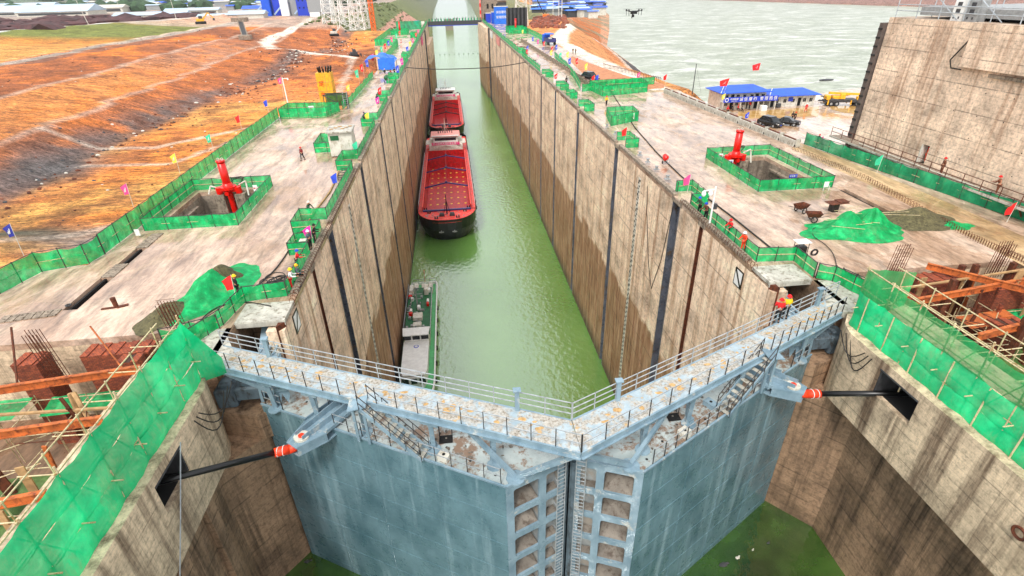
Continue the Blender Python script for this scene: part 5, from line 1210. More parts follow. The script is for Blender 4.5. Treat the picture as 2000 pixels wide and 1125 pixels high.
# camera mast
c = G(1385, 442); t = thing('camera_mast', 'white mast with two dome cameras beside the right chamber edge', 'camera mast', tuple(c))
def b(n_, m_, fn): q = MB(); fn(q); return q.build(n_, m_, t, False, False)
b('pole', 'white', lambda q: q.cyl((0, 0, 0), (0, 0, 3.7), .09, .07, 10)); b('arm', 'white', lambda q: q.bar((0, 0, 3.45), (-1.1, -.1, 3.4), .09, .07))
for x in (-1.05, -.45): b('dome_camera', 'white', lambda q: (q.cyl((x, -.1, 3.35), (x, -.1, 3.1), .14, .2, 10), q.blob((x, -.1, 3.02), (.16, .16, .14), 0, 2, 0, 0)))
b('junction_box', 'dgrey', lambda q: q.bev((.2, -.05, 1.9), (.3, .25, .5), .03))
c = G(565, 214); t = thing('lamp_post', 'white post with short arm at the corner of the green net enclosure', 'post', tuple(c))
b('pole', 'white', lambda q: q.cyl((0, 0, 0), (0, 0, 5.6), .13, .09, 8)); b('arm', 'white', lambda q: q.bar((0, 0, 5.4), (1.0, 0, 5.45), .1, .1)); b('dome', 'white', lambda q: q.cyl((.9, 0, 5.4), (.9, 0, 5.15), .15, n=8))
c = G(1360, 180, ZY+0.0) if False else G(1352, 184); q = MB(); q.cyl(c, c+Vector((0, 0, 5.5)), .1, .06, 6); q.cyl(c+Vector((0, 0, 5.3)), c+Vector((2, .5, 0)), .015, n=4); tag(q.build('utility_pole', 'dgrey'), 'thin dark pole with stay wire behind the concrete barriers', 'pole')
# pipe stub left
c = G(228, 600); q = MB(); q.cyl(c+Vector((0, 0, .05)), c+Vector((-.05, .05, .75)), .15, .17, 12); tag(q.build('pipe_stub', 'rust'), 'rusty pipe stub standing alone on the left quay', 'pipe stub')
q = MB(); q.bar(c+Vector((-.9, -.2, .05)), c+Vector((.1, -.05, .05)), .2, .06); q.bar(c+Vector((.1, -.1, .05)), c+Vector((.7, .2, .05)), .3, .06); tag(q.build('timber_offcut', 'rust'), 'brown timber offcut lying under the pipe stub', 'timber')
q = MB(); c = G(134, 597); q.ring((c.x, c.y, .05), .16, .05, 10, 5); tag(q.build('rubber_ring', 'dgrey'), 'small dark ring lying beside the left trench', 'ring')
# notices on fences
def notice(label, px, py, w_, h_, z_, body=None, sz=.2, tri=False, mat='white', lm='red', off=-.12):
    c = G(px, py); c = Vector((c.x, c.y+off, z_)); t = thing('notice_board', label, 'notice', tuple(c))
    q = MB(); q.box((0, 0, 0), (w_, .04, h_)); q.build('board', mat, t, False, False)
    if tri:
        q = MB(); hh = h_*.28
        for a, b_ in (((-hh, -.05), (hh, -.05)), ((hh, -.05), (0, hh*1.5)), ((0, hh*1.5), (-hh, -.05))): q.bar((a[0], -.03, a[1]+.05), (b_[0], -.03, b_[1]+.05), .02, .05)
        q.bar((0, -.03, .1), (0, -.03, hh), .02, .05); q.build('warning_triangle', 'black', t, False, False)
    if body:
        o = text(body, sz, lm, None, frame((0, -.03, -h_*.25 if tri else 0), (1, 0, 0), (0, -1, 0))); o.parent = t
notice('white board with black warning triangle on the near left net fence', 122, 522, .95, .85, .95, '当心坠落', .17, True, lm='black')
notice('white notice on the front net of the right shaft', 1537, 352, .9, .35, .75, '安全第一', .2, mat='signb', lm='white', off=-.9); notice('small white notice on the net corner of the right shaft', 1403, 316, .45, .6, .8, '禁', .3, off=-.4)
notice('blue lettered notice next to the white one on the right shaft net', 1420, 326, .6, .4, .8, '危险', .22, mat='white', lm='signb', off=-.6)
notice('white notice at the lower left corner of the left shaft fence', 273, 462, .4, .6, .45, None); notice('white notice on the slanting net of the left shaft fence', 503, 380, .45, .7, .75, '禁止', .2)
notice('white notice on the green net enclosure by the yellow tower', 611, 225, .9, 1.0, 1.1, '禁', .5); notice('white notice on the left side of the pen by the second right guide', 1207, 240, .5, .8, .9, '禁', .4); notice('white notice on the right side of the pen by the second right guide', 1233, 238, .7, .9, .9, '禁', .4)
q = MB(); c = G(1611, 372); q.box((c.x, c.y, .65), (.5, .05, .55)); q.bar((c.x-.2, c.y, 0), (c.x-.2, c.y, .5), .04, .04); q.bar((c.x+.4, c.y, 0), (c.x+.4, c.y, .5), .04, .04); tag(q.build('lamp_board', 'white'), 'small white board on legs at the near corner of the right shaft fence', 'board')

# ================================================================ PEOPLE
def skin_mesh(js, es, name):
    me = bpy.data.meshes.new(name); me.from_pydata([j[:3] for j in js], es, [])
    o = bpy.data.objects.new(name, me); COL.objects.link(o)
    o.modifiers.new('s', 'SKIN'); o.modifiers.new('u', 'SUBSURF').levels = 1
    for v, j in zip(me.skin_vertices[0].data, js): v.radius = (j[3], j[4] if len(j) > 4 else j[3]); v.use_root = False
    me.skin_vertices[0].data[0].use_root = True
    dg = bpy.context.evaluated_depsgraph_get(); r = bpy.data.meshes.new_from_object(o.evaluated_get(dg)); r.name = name
    bpy.data.objects.remove(o); bpy.data.meshes.remove(me); r.polygons.foreach_set('use_smooth', [True]*len(r.polygons)); return r
POSES = {}
def mkpose(nm, legs, arms, lean=0.0, drop=0.0):
    pz = .95-drop; ly = -lean
    P0 = (0, 0, pz); P1 = (0, ly*.5, pz+.3); P2 = (0, ly, pz+.5); HD = (0, ly-.03, pz+.64); HT = (0, ly-.03, pz+.73)
    js = [(*P0, .13, .11), (*P1, .155, .12), (*P2, .06), (*HD, .085, .1), (*HT, .07, .08)]; es = [(0, 1), (1, 2), (2, 3), (3, 4)]
    jj = [(*P0, .16, .135), (*P1, .185, .145), (0, ly, pz+.47, .09)]; je = [(0, 1), (1, 2)]
    tj = [(*P0, .155, .13)]; te = []
    hands = []
    for s_, lg, am in ((-1, legs[0], arms[0]), (1, legs[1], arms[1])):
        hip = (s_*.09, 0, pz-.06); k = (s_*.11, lg[0], lg[1]); a = (s_*.11, lg[2], .09); toe = (s_*.12, lg[2]-.15, .04)
        b = len(js); js += [(*hip, .09), (*k, .062), (*a, .045), (*toe, .04)]; es += [(0, b), (b, b+1), (b+1, b+2), (b+2, b+3)]
        b = len(tj); tj += [(*hip, .105), (*k, .08), (a[0], a[1], a[2]+.05, .07)]; te += [(0, b), (b, b+1), (b+1, b+2)]
        sh = (s_*.17, ly, pz+.44); el = (s_*(.25+am[4]), ly+am[0], pz+am[1]); wr = (s_*.22, ly+am[2], pz+am[3])
        b = len(js); d = (Vector(wr)-Vector(el)).normalized()*.09; hd = tuple(Vector(wr)+d)
        js += [(*sh, .055), (*el, .042), (*wr, .028), (*hd, .035, .018)]; es += [(1, b), (b, b+1), (b+1, b+2), (b+2, b+3)]
        b = len(jj); jj += [(*sh, .08), (*el, .065), (*wr, .05)]; je += [(1, b), (b, b+1), (b+1, b+2)]
        hands.append((Vector(hd), d.normalized(), s_))
    body = skin_mesh(js, es, 'body')
    import bmesh
    bm = bmesh.new(); bm.from_mesh(body); q = MB()
    for hd, d, s_ in hands:      # four fingers and a thumb on each hand
        sd_ = d.orthogonal().normalized()
        for k in range(4): f0 = hd+sd_*(k-1.5)*.016+d*.01; q.cyl(f0, f0+d*(.05+.012*(k in (1, 2)))+Vector((0, -.012, 0)), .009, .006, 5)
        q.cyl(hd-sd_*.03, hd-sd_*.055+d*.03, .01, .007, 5)
    hc = Vector(HD); q.cyl(hc+Vector((0, -.09, .0)), hc+Vector((0, -.125, -.02)), .014, .02, 5)
    for e in (-.035, .035): q.cyl(hc+Vector((e, -.085, .03)), hc+Vector((e, -.1, .03)), .012, .012, 6)
    q.cyl(hc+Vector((-.03, -.09, -.055)), hc+Vector((.03, -.09, -.055)), .009, .009, 5)
    for e in (-.09, .09): q.cyl(hc+Vector((e, 0, 0)), hc+Vector((e*1.15, .01, 0)), .03, .025, 6)
    vs = [bm.verts.new(v) for v in q.v]
    for f in q.f: bm.faces.new([vs[i] for i in f])
    bm.to_mesh(body); bm.free(); body.materials.append(M['skin'])
    jk = skin_mesh(jj, je, 'jacket'); tr = skin_mesh(tj, te, 'trousers')
    hm = MB(); c = HD
    for (r0, z0, r1, z1) in ((.165, .0, .16, .02), (.135, .02, .125, .075), (.125, .075, .085, .13), (.085, .13, .02, .155)): hm.cyl((c[0], c[1]-.0, c[2]+.03+z0), (c[0], c[1], c[2]+.03+z1), r0, r1, 12)
    bt = MB()
    for s_, lg in ((-1, legs[0]), (1, legs[1])): bt.bev((s_*.12, lg[2]-.06, .05), (.11, .28, .1), .03)
    def mm(q, n_): m_ = bpy.data.meshes.new(n_); m_.from_pydata(q.v, [], q.f); return m_
    POSES[nm] = (body, jk, tr, mm(hm, 'helmet'), mm(bt, 'boots'))
st_ = ((0, .5, 0), (0, .5, .03)); ar_ = ((.03, .18, -.06, -.05, 0), (.03, .18, -.06, -.05, 0))
mkpose('stand', st_, ar_)
mkpose('walk', ((-.16, .52, -.2), (.06, .5, .28)), ((.1, .2, -.12, -.02, 0), (-.08, .2, -.25, .05, 0)))
mkpose('lean', ((-.02, .5, -.05), (.02, .5, .06)), ((-.08, .18, -.38, .16, 0), (-.08, .18, -.38, .16, 0)), .14)
mkpose('phone', st_, ((-.1, .17, -.26, .42, 0), (-.08, .17, -.25, .40, .02)))
mkpose('crouch', ((-.36, .5, -.12), (-.34, .46, .05)), ((-.2, .12, -.42, .0, 0), (-.2, .12, -.42, .0, 0)), .2, .52)
mkpose('sit', ((-.42, .47, -.42), (-.42, .46, -.36)), ((-.05, .18, -.32, .08, 0), (-.05, .18, -.32, .1, 0)), .06, .47)
PC = {}
def cl(c):
    if c not in PC: PC[c] = simple('cloth_%d' % len(PC), c, .8, 0, .2, 6)
    return PC[c]
RED, NAVY, BLK, ORG, YEL, WHT, GRN, GRY, BRN, BLU = (216, 24, 26), (26, 32, 84), (20, 20, 22), (240, 66, 22), (240, 196, 20), (230, 230, 228), (40, 74, 50), (90, 100, 108), (112, 62, 38), (24, 74, 190)
def person(label, pos, jac, hel, pose='stand', rz=0, tro=BLK, s_=1.0, group=None):
    p = pos if len(pos) == 3 else G(*pos); t = thing('person', label, 'person', tuple(p), group, R(rz)); t.scale = (s_,)*3
    b, j, tr, h, bt = POSES[pose]
    for me, nm, m_ in ((b, 'body', M['skin']), (j, 'jacket', cl(jac)), (tr, 'trousers', cl(tro)), (h, 'helmet' if hel else 'hair', cl(hel or BLK)), (bt, 'boots', M['black'])):
        me2 = me.copy(); me2.materials.clear(); me2.materials.append(m_); o = bpy.data.objects.new(nm, me2); COL.objects.link(o); o.parent = t
    return t
person('walker in dark red jacket and red helmet alone on the left quay', (592, 313), (120, 20, 24), RED, 'walk', -20)
person('person in black with yellow helmet standing beside the red flag and left heap', (468, 578), BLK, (250, 200, 30), 'stand', 130)
person('person in red jacket with blue helmet sitting at the left net fence', (584, 527), RED, BLU, 'lean', 110)
person('person in grey with yellow helmet just in front of the blue helmet worker', (582, 545), GRY, (250, 180, 30), 'sit', 100)
person('person in white shirt with yellow helmet leaning on the left net fence', (571, 565), WHT, (250, 200, 30), 'lean', 100, RED)
person('person in black reaching over the net behind the magenta flag', (616, 474), BLK, None, 'lean', 100)
person('person with white helmet half hidden behind the magenta flag', (608, 486), GRY, WHT, 'stand', 60)
person('person in dark green with white helmet crouching by the long pipe', (603, 415), GRN, (240, 220, 210), 'crouch', 60)
person('person in navy standing at the left edge by the yellow flag', (713, 240), NAVY, NAVY, 'stand', 90)
person('person in navy standing on the left quay beside the red pump', (738, 203), NAVY, BLK, 'walk', 0)
person('person in dark clothes under the front of the blue tarpaulin', (752, 144), BLK, (240, 190, 40), 'crouch', 0)
person('person in dark red jacket walking beyond the blue tarpaulin', (764, 150), (150, 20, 30), None, 'walk', 160)
person('person in black beside the dark red walker near the green pump', (771, 146), BLK, None, 'stand', 20)
person('person with black hat bending over the green pump', (778, 150), GRN, BLK, 'lean', 90)
person('person in red jacket and red helmet on the gate walkway', tuple(G(1516, 629)), RED, RED, 'phone', 150)
person('person in yellow jacket and red helmet on the gate walkway', tuple(G(1531, 622)), YEL, RED, 'phone', 160)
person('person in orange overall and white helmet behind the right net fence', (1450, 490), ORG, WHT, 'lean', -60, ORG)
person('person in red hooded jacket behind the right net fence', (1424, 464), RED, RED, 'lean', -70)
person('person with blue helmet in dark green at the right guide fence', (1365, 418), GRN, BLU, 'lean', -70)
person('second person with blue helmet in brown beside the camera mast', (1377, 430), BRN, BLU, 'lean', -70)
person('walker in yellow jacket and red helmet by the low net pen', (1184, 207), YEL, RED, 'walk', 0)
person('person in black walking on the wet right quay beyond the net pens', (1106, 166), BLK, None, 'walk', 0)
person('person in black on the left of the pair behind the sedan', tuple(G(1546, 236, ZY)), BLK, BLK, 'stand', 0)
person('person in black with red hood on the right of the pair behind the sedan', tuple(G(1551, 237, ZY)), BLK, RED, 'stand', 10)
person('person in red overall walking in front of the low blue roofed house', tuple(G(1573, 219, ZY)), RED, WHT, 'walk', -60, RED)
person('person in dark jacket beside the pink flag in the yard', tuple(G(1596, 283, ZY)), BLK, RED, 'walk', 20)
for i, (px, py, c) in enumerate([(1420, 219, RED), (1428, 216, BLK), (1440, 216, RED), (1447, 219, BLK), (1457, 213, BLK), (1463, 214, RED)]):
    person(['seated person in red nearest the barrier under the banner', 'seated person in black second from the left under the banner', 'seated person in red third from the left under the banner', 'standing person in black fourth from left under the banner', 'person in black left of the last red one under the banner', 'last person in red on the right under the banner'][i], tuple(G(px, py, ZY)), c, RED if c == RED else BLK, 'sit' if i < 4 else 'stand', 20*i)
for i, (px, py) in enumerate([(1119, 105), (1124, 106)]): person(['left walker of the two on the pale riverside road', 'right walker of the two on the pale riverside road'][i], (px, py), BLK, None, 'walk', 10*i)
for i in range(11):
    person('small figure in dark rain clothes standing on the far bridge', (-14+i*2.7+.6*math.sin(i*3), 377.0, .9), [BLK, GRN, GRY, (60, 90, 60)][i % 4], None, 'stand', 30*i, BLK, 1.15, 'people standing on the far bridge')

# ================================================================ FLAGS
FC = {'red': (235, 40, 40), 'pink': (248, 80, 150), 'magenta': (245, 50, 170), 'blue': (50, 80, 215), 'navy': (40, 50, 150), 'yellow': (248, 226, 80), 'teal': (60, 210, 160)}
def flag(label, pos, col, h=2.4, w_=.7, fh=1.1, tilt=.15, group=None, rz=0):
    p = pos if len(pos) == 3 else G(*pos); t = thing('flag', label, 'flag', tuple(p), group, rz)
    q = MB(); q.cyl((0, 0, 0), (tilt*h*.5, 0, h), .025, .018, 6); q.build('flagpole', 'offw', t, False, False)
    def fn(u, v):
        z_ = h-.04-v*fh*(1-.25*u)-u*.32-.1*u*u; x = tilt*z_*.5-u*w_*(1-.45*v*(1-.4*u)); return (x, .10*math.sin(u*6+v*3)*u, z_)
    q = MB(); q.grid(fn, 8, 8)
    q.build('flag_cloth', M.setdefault('flag_'+col, simple('flag_'+col, FC[col], .7, 0, .16, 3)), t, True, False)
    q = MB()
    for k in range(3):
        a = fn(.35+.15*k, .3+.1*k); b_ = fn(.45+.15*k, .7); q.bar((a[0], a[1]-.04, a[2]), (b_[0], b_[1]-.04, b_[2]), .05, .01)
    if h > 2.3: q.build('flag_lettering', 'white', t, False, False)
for a in [('navy blue flag on a leaning pole left of the warning sign', (47, 500), 'navy', 3.0), ('pink flag on the outer left net fence, nearest the left shaft', (261, 405), 'pink', 2.6), ('yellow flag on the outer left net fence', (352, 340), 'yellow', 2.6), ('teal flag on the outer left net fence', (417, 295), 'teal', 2.4), ('red flag on the outer left net fence', (472, 253), 'red', 2.3), ('blue flag on the outer left net fence', (525, 220), 'blue', 2.3), ('pink flag hanging beside the white lamp post', (557, 207), 'pink', 5.2),
          ('large red flag with white lettering beside the near left heap', (463, 590), 'red', 2.2), ('magenta flag on the left edge beside the grey cabinet', (612, 484), 'magenta', 2.1), ('blue flag above the small hose coil on the left edge', (660, 366), 'blue', 1.7), ('teal flag behind the white equipment house', (700, 305), 'teal', 2.0), ('yellow flag on the left net notch beyond the equipment house', (722, 246), 'yellow', 2.2), ('magenta flag on the left edge beyond the yellow flag', (742, 218), 'magenta', 2.6), ('red flag beside the red round pump', (746, 196), 'red', 2.6), ('yellow flag beside the grey access ladder', (685, 196), 'yellow', 3.0),
          ('small red flag at the second right guide', (1221, 275), 'red', 1.9), ('pink flag at the nearest right guide', (1342, 376), 'pink', 2.0), ('orange red flag at the right frame edge in the mud strip', (1966, 434), 'red', 1.9), ('pale teal flag on the dark green screen', (1712, 338), 'teal', 2.1), ('magenta flag in the yard beside a walker', tuple(G(1602, 288, ZY)), 'magenta', 1.8), ('blue and white flag at the barrier beside the parked van', tuple(G(1457, 246, ZY)), 'blue', 2.6), ('tall yellow flag at the left end of the banner house', tuple(G(1408, 222, ZY)), 'yellow', 4.0),
          ('red flag at the corner of the brown soil patch', (1299, 166), 'red', 2.2), ('pink flag in front of the starter bars at the brown soil patch', (1247, 165), 'pink', 2.6), ('blue flag behind the barriers beside the grey van', (1167, 166), 'blue', 2.2), ('red flag right beside the grey van', (1160, 163), 'red', 1.8), ('thin red flag on the right quay edge by the black walker', (1087, 165), 'red', 2.4)]: flag(*a)
for k, (px, py, c) in enumerate([(1146, 148, 'yellow'), (1128, 136, 'red'), (1114, 136, 'blue'), (1110, 122, 'yellow'), (1096, 124, 'teal'), (1088, 106, 'blue'), (1080, 110, 'red'), (1078, 118, 'yellow'), (1064, 98, 'red'), (1052, 94, 'magenta'), (1042, 88, 'blue'), (1032, 108, 'blue'), (1031, 116, 'red'), (1022, 72, 'yellow')]):
    flag(f'small {c} flag in the row beside the brown soil patch', (px, py), c, 2.9, .7, 1.5, 0.05, 'row of small flags on the far right quay')
for k, (px, py, c) in enumerate([(740, 122, 'yellow'), (749, 114, 'teal'), (756, 107, 'red'), (762, 100, 'blue'), (768, 92, 'pink'), (732, 132, 'pink'), (722, 145, 'blue'), (712, 155, 'red'), (703, 168, 'teal'), (777, 84, 'teal'), (783, 78, 'red')]):
    flag(f'small {c} flag on the net fence near the blue tarpaulin', (px, py), c, 3.6, .8, 1.8, .05, 'row of small flags on the far left quay')
for k, (px, py, c) in enumerate([(789, 138, 'magenta'), (799, 112, 'blue'), (804, 100, 'yellow'), (809, 92, 'pink'), (815, 80, 'red'), (819, 73, 'pink'), (781, 155, 'blue')]):
    flag(f'small {c} flag above the far left chamber edge', (px, py), c, 3.3, .8, 1.8, .05, 'flags along the far left chamber edge')
flag('red flag on the roof of the two storey blue roofed house', (50.2, 108.4, ZY+1.8), 'red', 4.6, 1.9, 1.5, .5); flag('red flag standing between the two blue roofed houses', (61.2, 116.5, ZY), 'red', 8.0, 1.8, 1.5, .2)

# ================================================================ YARD: houses, cars, crane, barriers
def hip(q, x0, x1, y0, y1, z_, h, ins):
    ym = (y0+y1)/2; q.add([(x0, y0, z_), (x1, y0, z_), (x1, y1, z_), (x0, y1, z_), (x0+ins, ym, z_+h), (x1-ins, ym, z_+h), (x0, y0, z_-.12), (x1, y0, z_-.12), (x1, y1, z_-.12), (x0, y1, z_-.12)],
                          [(0, 1, 5, 4), (1, 2, 5), (2, 3, 4, 5), (3, 0, 4), (6, 7, 1, 0), (7, 8, 2, 1), (8, 9, 3, 2), (9, 6, 0, 3), (9, 8, 7, 6)])
def house(label, x0, x1, y0, y1, h, two):
    t = thing('site_house', label, 'site house', (x0, y0, 0))
    q = MB(); q.b2(x0, x1, y0, y1, 0, h); q.build('wall', 'offw', t)
    q = MB(); hip(q, x0-.7, x1+.7, y0-.9, y1+.7, h, .95, 2.4); rf = q.build('roof', 'blue', t)
    q = MB(); q.bar((x0-.7, y0-.9, h+.05), (x0+1.7, (y0+y1)/2, h+1.0), .09, .06); q.build('roof_ridge_cap', 'white', rf, world=True)
    for k in range(int((x1-x0)/1.22)+1): q = MB(); x = x0+k*1.22; q.b2(x-.03, x+.03, y0-.02, y0-.001, 0, h-.15); q.build('panel_strip', 'grey', t)
    levels = ((.5, 0), (2.1, 1)) if two else ((.5, 0),)
    for zb, lv in levels:
        hh = 1.55 if lv == 0 else 1.2; hh = min(hh, 1.75)
        for k, (fx, kind) in enumerate([(.12, 'w'), (.25, 'd'), (.37, 'w'), (.52, 'w'), (.68, 'w' if two else 'd'), (.8, 'd' if two else 'w'), (.93, 'w')] if two else [(.07, 'd'), (.17, 'w'), (.34, 'w'), (.52, 'w'), (.66, 'd'), (.77, 'w'), (.91, 'w')]):
            x = x0+(x1-x0)*fx
            if kind == 'd': q = MB(); q.b2(x-.36, x+.36, y0-.03, y0, zb-.45, zb+hh*.85-.1); q.build('door', 'hole', t)
            else:
                q = MB(); q.b2(x-.4, x+.4, y0-.035, y0, zb+.25, zb+hh*.72); wn = q.build('window', 'offw', t)
                q = MB(); q.b2(x-.33, x-.02, y0-.05, y0-.036, zb+.32, zb+hh*.72-.06); q.b2(x+.02, x+.33, y0-.05, y0-.036, zb+.32, zb+hh*.72-.06); q.build('pane', 'glass', wn)
    return t
MB.base = Matrix.Translation((0, 0, ZY))
h1 = house('two storey white site house with blue roof and blue banner', 50.6, 60.3, 109.1, 115, 3.5, True)
q = MB(); q.b2(50.4, 62.0, 107.7, 109.05, 1.7, 1.8); q.build('balcony_floor', 'offw', h1)
q = MB(); q.b2(50.4, 62.2, 107.6, 107.68, 1.75, 2.75); q.build('banner', 'signb', h1)
q = MB(); q.cyl((51.1, 107.59, 2.25), (51.1, 107.57, 2.25), .4, n=20); em = q.build('banner_emblem', 'white', h1)
q = MB(); q.cyl((51.1, 107.568, 2.25), (51.1, 107.56, 2.25), .27, n=20); q.build('emblem_ring', 'signb', em)
text('中国能建', .44, 'white', h1, frame((52.7, 107.58, ZY+2.34), (1, 0, 0), (0, -1, 0))); text('ENERGY CHINA', .17, 'white', h1, frame((52.7, 107.58, ZY+1.95), (1, 0, 0), (0, -1, 0)))
text('诚 信 履 约   管 理 图 强', .78, 'white', h1, frame((57.9, 107.58, ZY+2.25), (1, 0, 0), (0, -1, 0)))
for x in (50.5, 54.3, 58.1, 61.9): q = MB(); q.b2(x-.07, x+.07, 107.7, 107.84, 0, 1.7); q.build('balcony_post', 'offw', h1)
house('single storey white site house with blue roof beside the banner house', 61.6, 71.8, 109.6, 115, 2.35, False)
q = MB(); q.box((66.3, 109.54, 1.45), (1.0, .04, .8)); tag(q.build('wall_poster', 'signb'), 'small blue poster on the front wall of the single storey house', 'poster')
q = MB(); q.bev((63.4, 108.9, .45), (.9, .6, .8), .05); tag(q.build('motor_tricycle', 'dgrey'), 'small dark machine parked by the first door of the low house', 'machine')
q = MB(); q.bev((59.0, 106.9, .5), (1.2, .9, .95), .05); tag(q.build('freezer', 'white'), 'white chest freezer at the right end below the banner', 'freezer')
for i, (px, py, c) in enumerate([(1444, 224, 'grey'), (1432, 226, 'offw')]):
    c_ = G(px, py, ZY); t = thing('table', ['grey folding table with basin before the banner house', 'small white table beside the barrier before the banner house'][i], 'table', tuple(c_))
    q = MB(); q.bev((0, 0, .72), (1.3, .8, .06), .02); q.build('tabletop', c, t, False, False)
    for dx in (-.5, .5):
        for dy in (-.3, .3): q = MB(); q.bar((dx, dy, 0), (dx, dy, .7), .05, .05); q.build('leg', 'railb', t, False, False)
MB.base = None
def car(label, c, rz, L_=4.7, w_=1.85, suv=False):
    t = thing('parked_car', label, 'car', tuple(c), None, rz); zt = 1.72 if suv else 1.45; zh = 1.0 if suv else .9
    def b(n_, m_, fn, s_=False): q = MB(); fn(q); return q.build(n_, m_, t, s_, False)
    prof = [(-L_/2, .45, .55), (-L_/2+.05, .85, .9), (-L_/2+.9, zh, .96), (-L_/2+1.1, zh, 1), (L_/2-.9 if not suv else L_/2-.3, zh+.02, 1), (L_/2-.05, zh-.02, .94), (L_/2, .5, .86)]
    def body(q):
        rings = [[(x, -w_/2*k, .28), (x, -w_/2*k, .62*z_/.9+.0), (x, -w_/2*k*.93, z_), (x, w_/2*k*.93, z_), (x, w_/2*k, .62*z_/.9), (x, w_/2*k, .28)] for x, z_, k in prof]; loft(q, rings)
    b('body', 'carb', body, True)
    x0, x1, x2, x3 = (-L_/2+1.0, -L_/2+1.8, L_/2-.9, L_/2-.25) if suv else (-L_/2+1.15, -L_/2+1.95, L_/2-1.6, L_/2-.75)
    b('cabin_glass', 'glass', lambda q: q.add([(x0, -w_*.44, zh), (x3, -w_*.44, zh), (x3, w_*.44, zh), (x0, w_*.44, zh), (x1, -w_*.37, zt-.03), (x2, -w_*.37, zt-.03), (x2, w_*.37, zt-.03), (x1, w_*.37, zt-.03)], [(0, 1, 5, 4), (1, 2, 6, 5), (2, 3, 7, 6), (3, 0, 4, 7), (4, 5, 6, 7)]))
    b('roof', 'carb', lambda q: q.bev(((x1+x2)/2, 0, zt), (x2-x1+.1, w_*.77, .06), .03))
    for s_ in (-1, 1):
        for x in (x1+.9, x2-.1 if suv else x2+.0): b('pillar', 'carb', lambda q: q.bar((x, s_*w_*.445, zh), (x-.02, s_*w_*.38, zt), .08, .05))
        for x in (-L_/2+.9, L_/2-.95):
            wh = b('wheel', 'rubber', lambda q: q.cyl((x, s_*(w_/2-.18), .33), (x, s_*(w_/2+.01), .33), .33, n=16)); q = MB(); q.cyl((x, s_*(w_/2+.012), .33), (x, s_*(w_/2+.02), .33), .2, n=10); o = q.build('hub', 'grey', wh, False, False)
        b('headlight', 'offw', lambda q: q.bev((-L_/2+.06, s_*w_*.36, .72), (.12, .32, .16), .03)); b('tail_light', 'red', lambda q: q.bev((L_/2-.02, s_*w_*.38, .8), (.08, .26, .18), .02))
        b('mirror', 'carb', lambda q: q.bev((x0+.55, s_*(w_/2+.06), zh+.08), (.16, .2, .13), .03))
    b('number_plate', 'signb', lambda q: q.box((-L_/2-.015, 0, .5), (.02, .45, .13))); b('grille', 'dgrey', lambda q: q.box((-L_/2+.0, 0, .68), (.06, .8, .15)))
M['carb'] = simple('black_car_paint', (30, 28, 28), .18, .2, .15, 2)
car('black people carrier parked beside the concrete barriers', G(1503, 246, ZY), R(112), 4.6, 1.85, True); car('black sedan parked behind the people carrier in the yard', G(1536, 244, ZY), R(138), 4.5, 1.8)
car('grey van parked at the end of the brown soil patch', G(1152, 156), R(120), 4.6, 1.9, True)
# mobile crane
c = G(1650, 206, ZY); t = thing('crane_truck', 'orange yellow mobile crane parked at the river side of the yard', 'mobile crane', tuple(c), None, R(-14))
def b(n_, m_, fn, s_=False): q = MB(); fn(q); return q.build(n_, m_, t, s_, False)
b('chassis', 'dgrey', lambda q: (q.bev((0, 0, .95), (8.8, 1.9, .35), .05), q.bev((-1, 0, 1.25), (5.5, 2.0, .3), .08))); b('cab', 'yellow', lambda q: q.add([(2.9, -1, .6), (4.6, -1, .6), (4.6, 1, .6), (2.9, 1, .6), (2.9, -1, 2.1), (4.1, -1, 2.1), (4.1, 1, 2.1), (2.9, 1, 2.1), (4.7, -1, 1.3), (4.7, 1, 1.3)], [(0, 1, 8, 5, 4), (3, 7, 6, 9, 2), (1, 2, 9, 8), (8, 9, 6, 5), (4, 5, 6, 7), (0, 4, 7, 3)]))
b('cab_window', 'glass', lambda q: q.add([(4.2, -1.01, 2.0), (4.72, -1.01, 1.35), (3.5, -1.01, 1.35), (3.5, -1.01, 2.0)], [(0, 3, 2, 1)])); b('boom', 'yellow', lambda q: (q.bar((-3.8, 0, 2.55), (4.2, 0, 2.2), .5, .42), q.bar((-3.8, 0, 2.6), (5.4, 0, 2.2), .34, .3), q.bar((-1.8, 0, 1.6), (.8, 0, 2.3), .2, .2))); b('turntable', 'yellow', lambda q: (q.bev((-2.2, 0, 1.75), (1.7, 1.5, .6), .1), q.bev((-3.9, 0, 1.7), (.8, 1.8, .8), .1)))
b('crane_cab', 'yellow', lambda q: q.bev((-1.2, -.75, 2.0), (1.0, .6, 1.0), .08)); b('engine_cover', 'yellow', lambda q: q.bev((2.3, -.5, 1.6), (1.2, .9, .7), .1))
for x in (-3.2, -2.1, 1.9, 3.3):
    for s_ in (-1, 1): wh = b('wheel', 'rubber', lambda q: q.cyl((x, s_*.72, .5), (x, s_*1.02, .5), .5, n=16)); q = MB(); q.cyl((x, s_*1.03, .5), (x, s_*1.04, .5), .25, n=10); q.build('hub', 'grey', wh, False, False)
for x in (-3.9, .6):
    for s_ in (-1, 1): b('outrigger', 'yellow', lambda q: q.bev((x, s_*1.0, .75), (.25, .2, .9), .03))
q = MB(); rr = random.Random(6)
for k in range(16): a = G(rr.uniform(1606, 1630), rr.uniform(199, 209), ZY); q = MB(); q.box((0, 0, 0), (2.2, .15, .15)); o = q.build('timber_bar', 'dgrey'); o.location = (a.x, a.y+1, ZY+.1+.1*k); o.rotation_euler = (0, .1, rr.uniform(-.5, .5)); tag(o, 'dark bar in the stack between the low house and the crane', 'timber bar', 'bars stacked beside the crane')
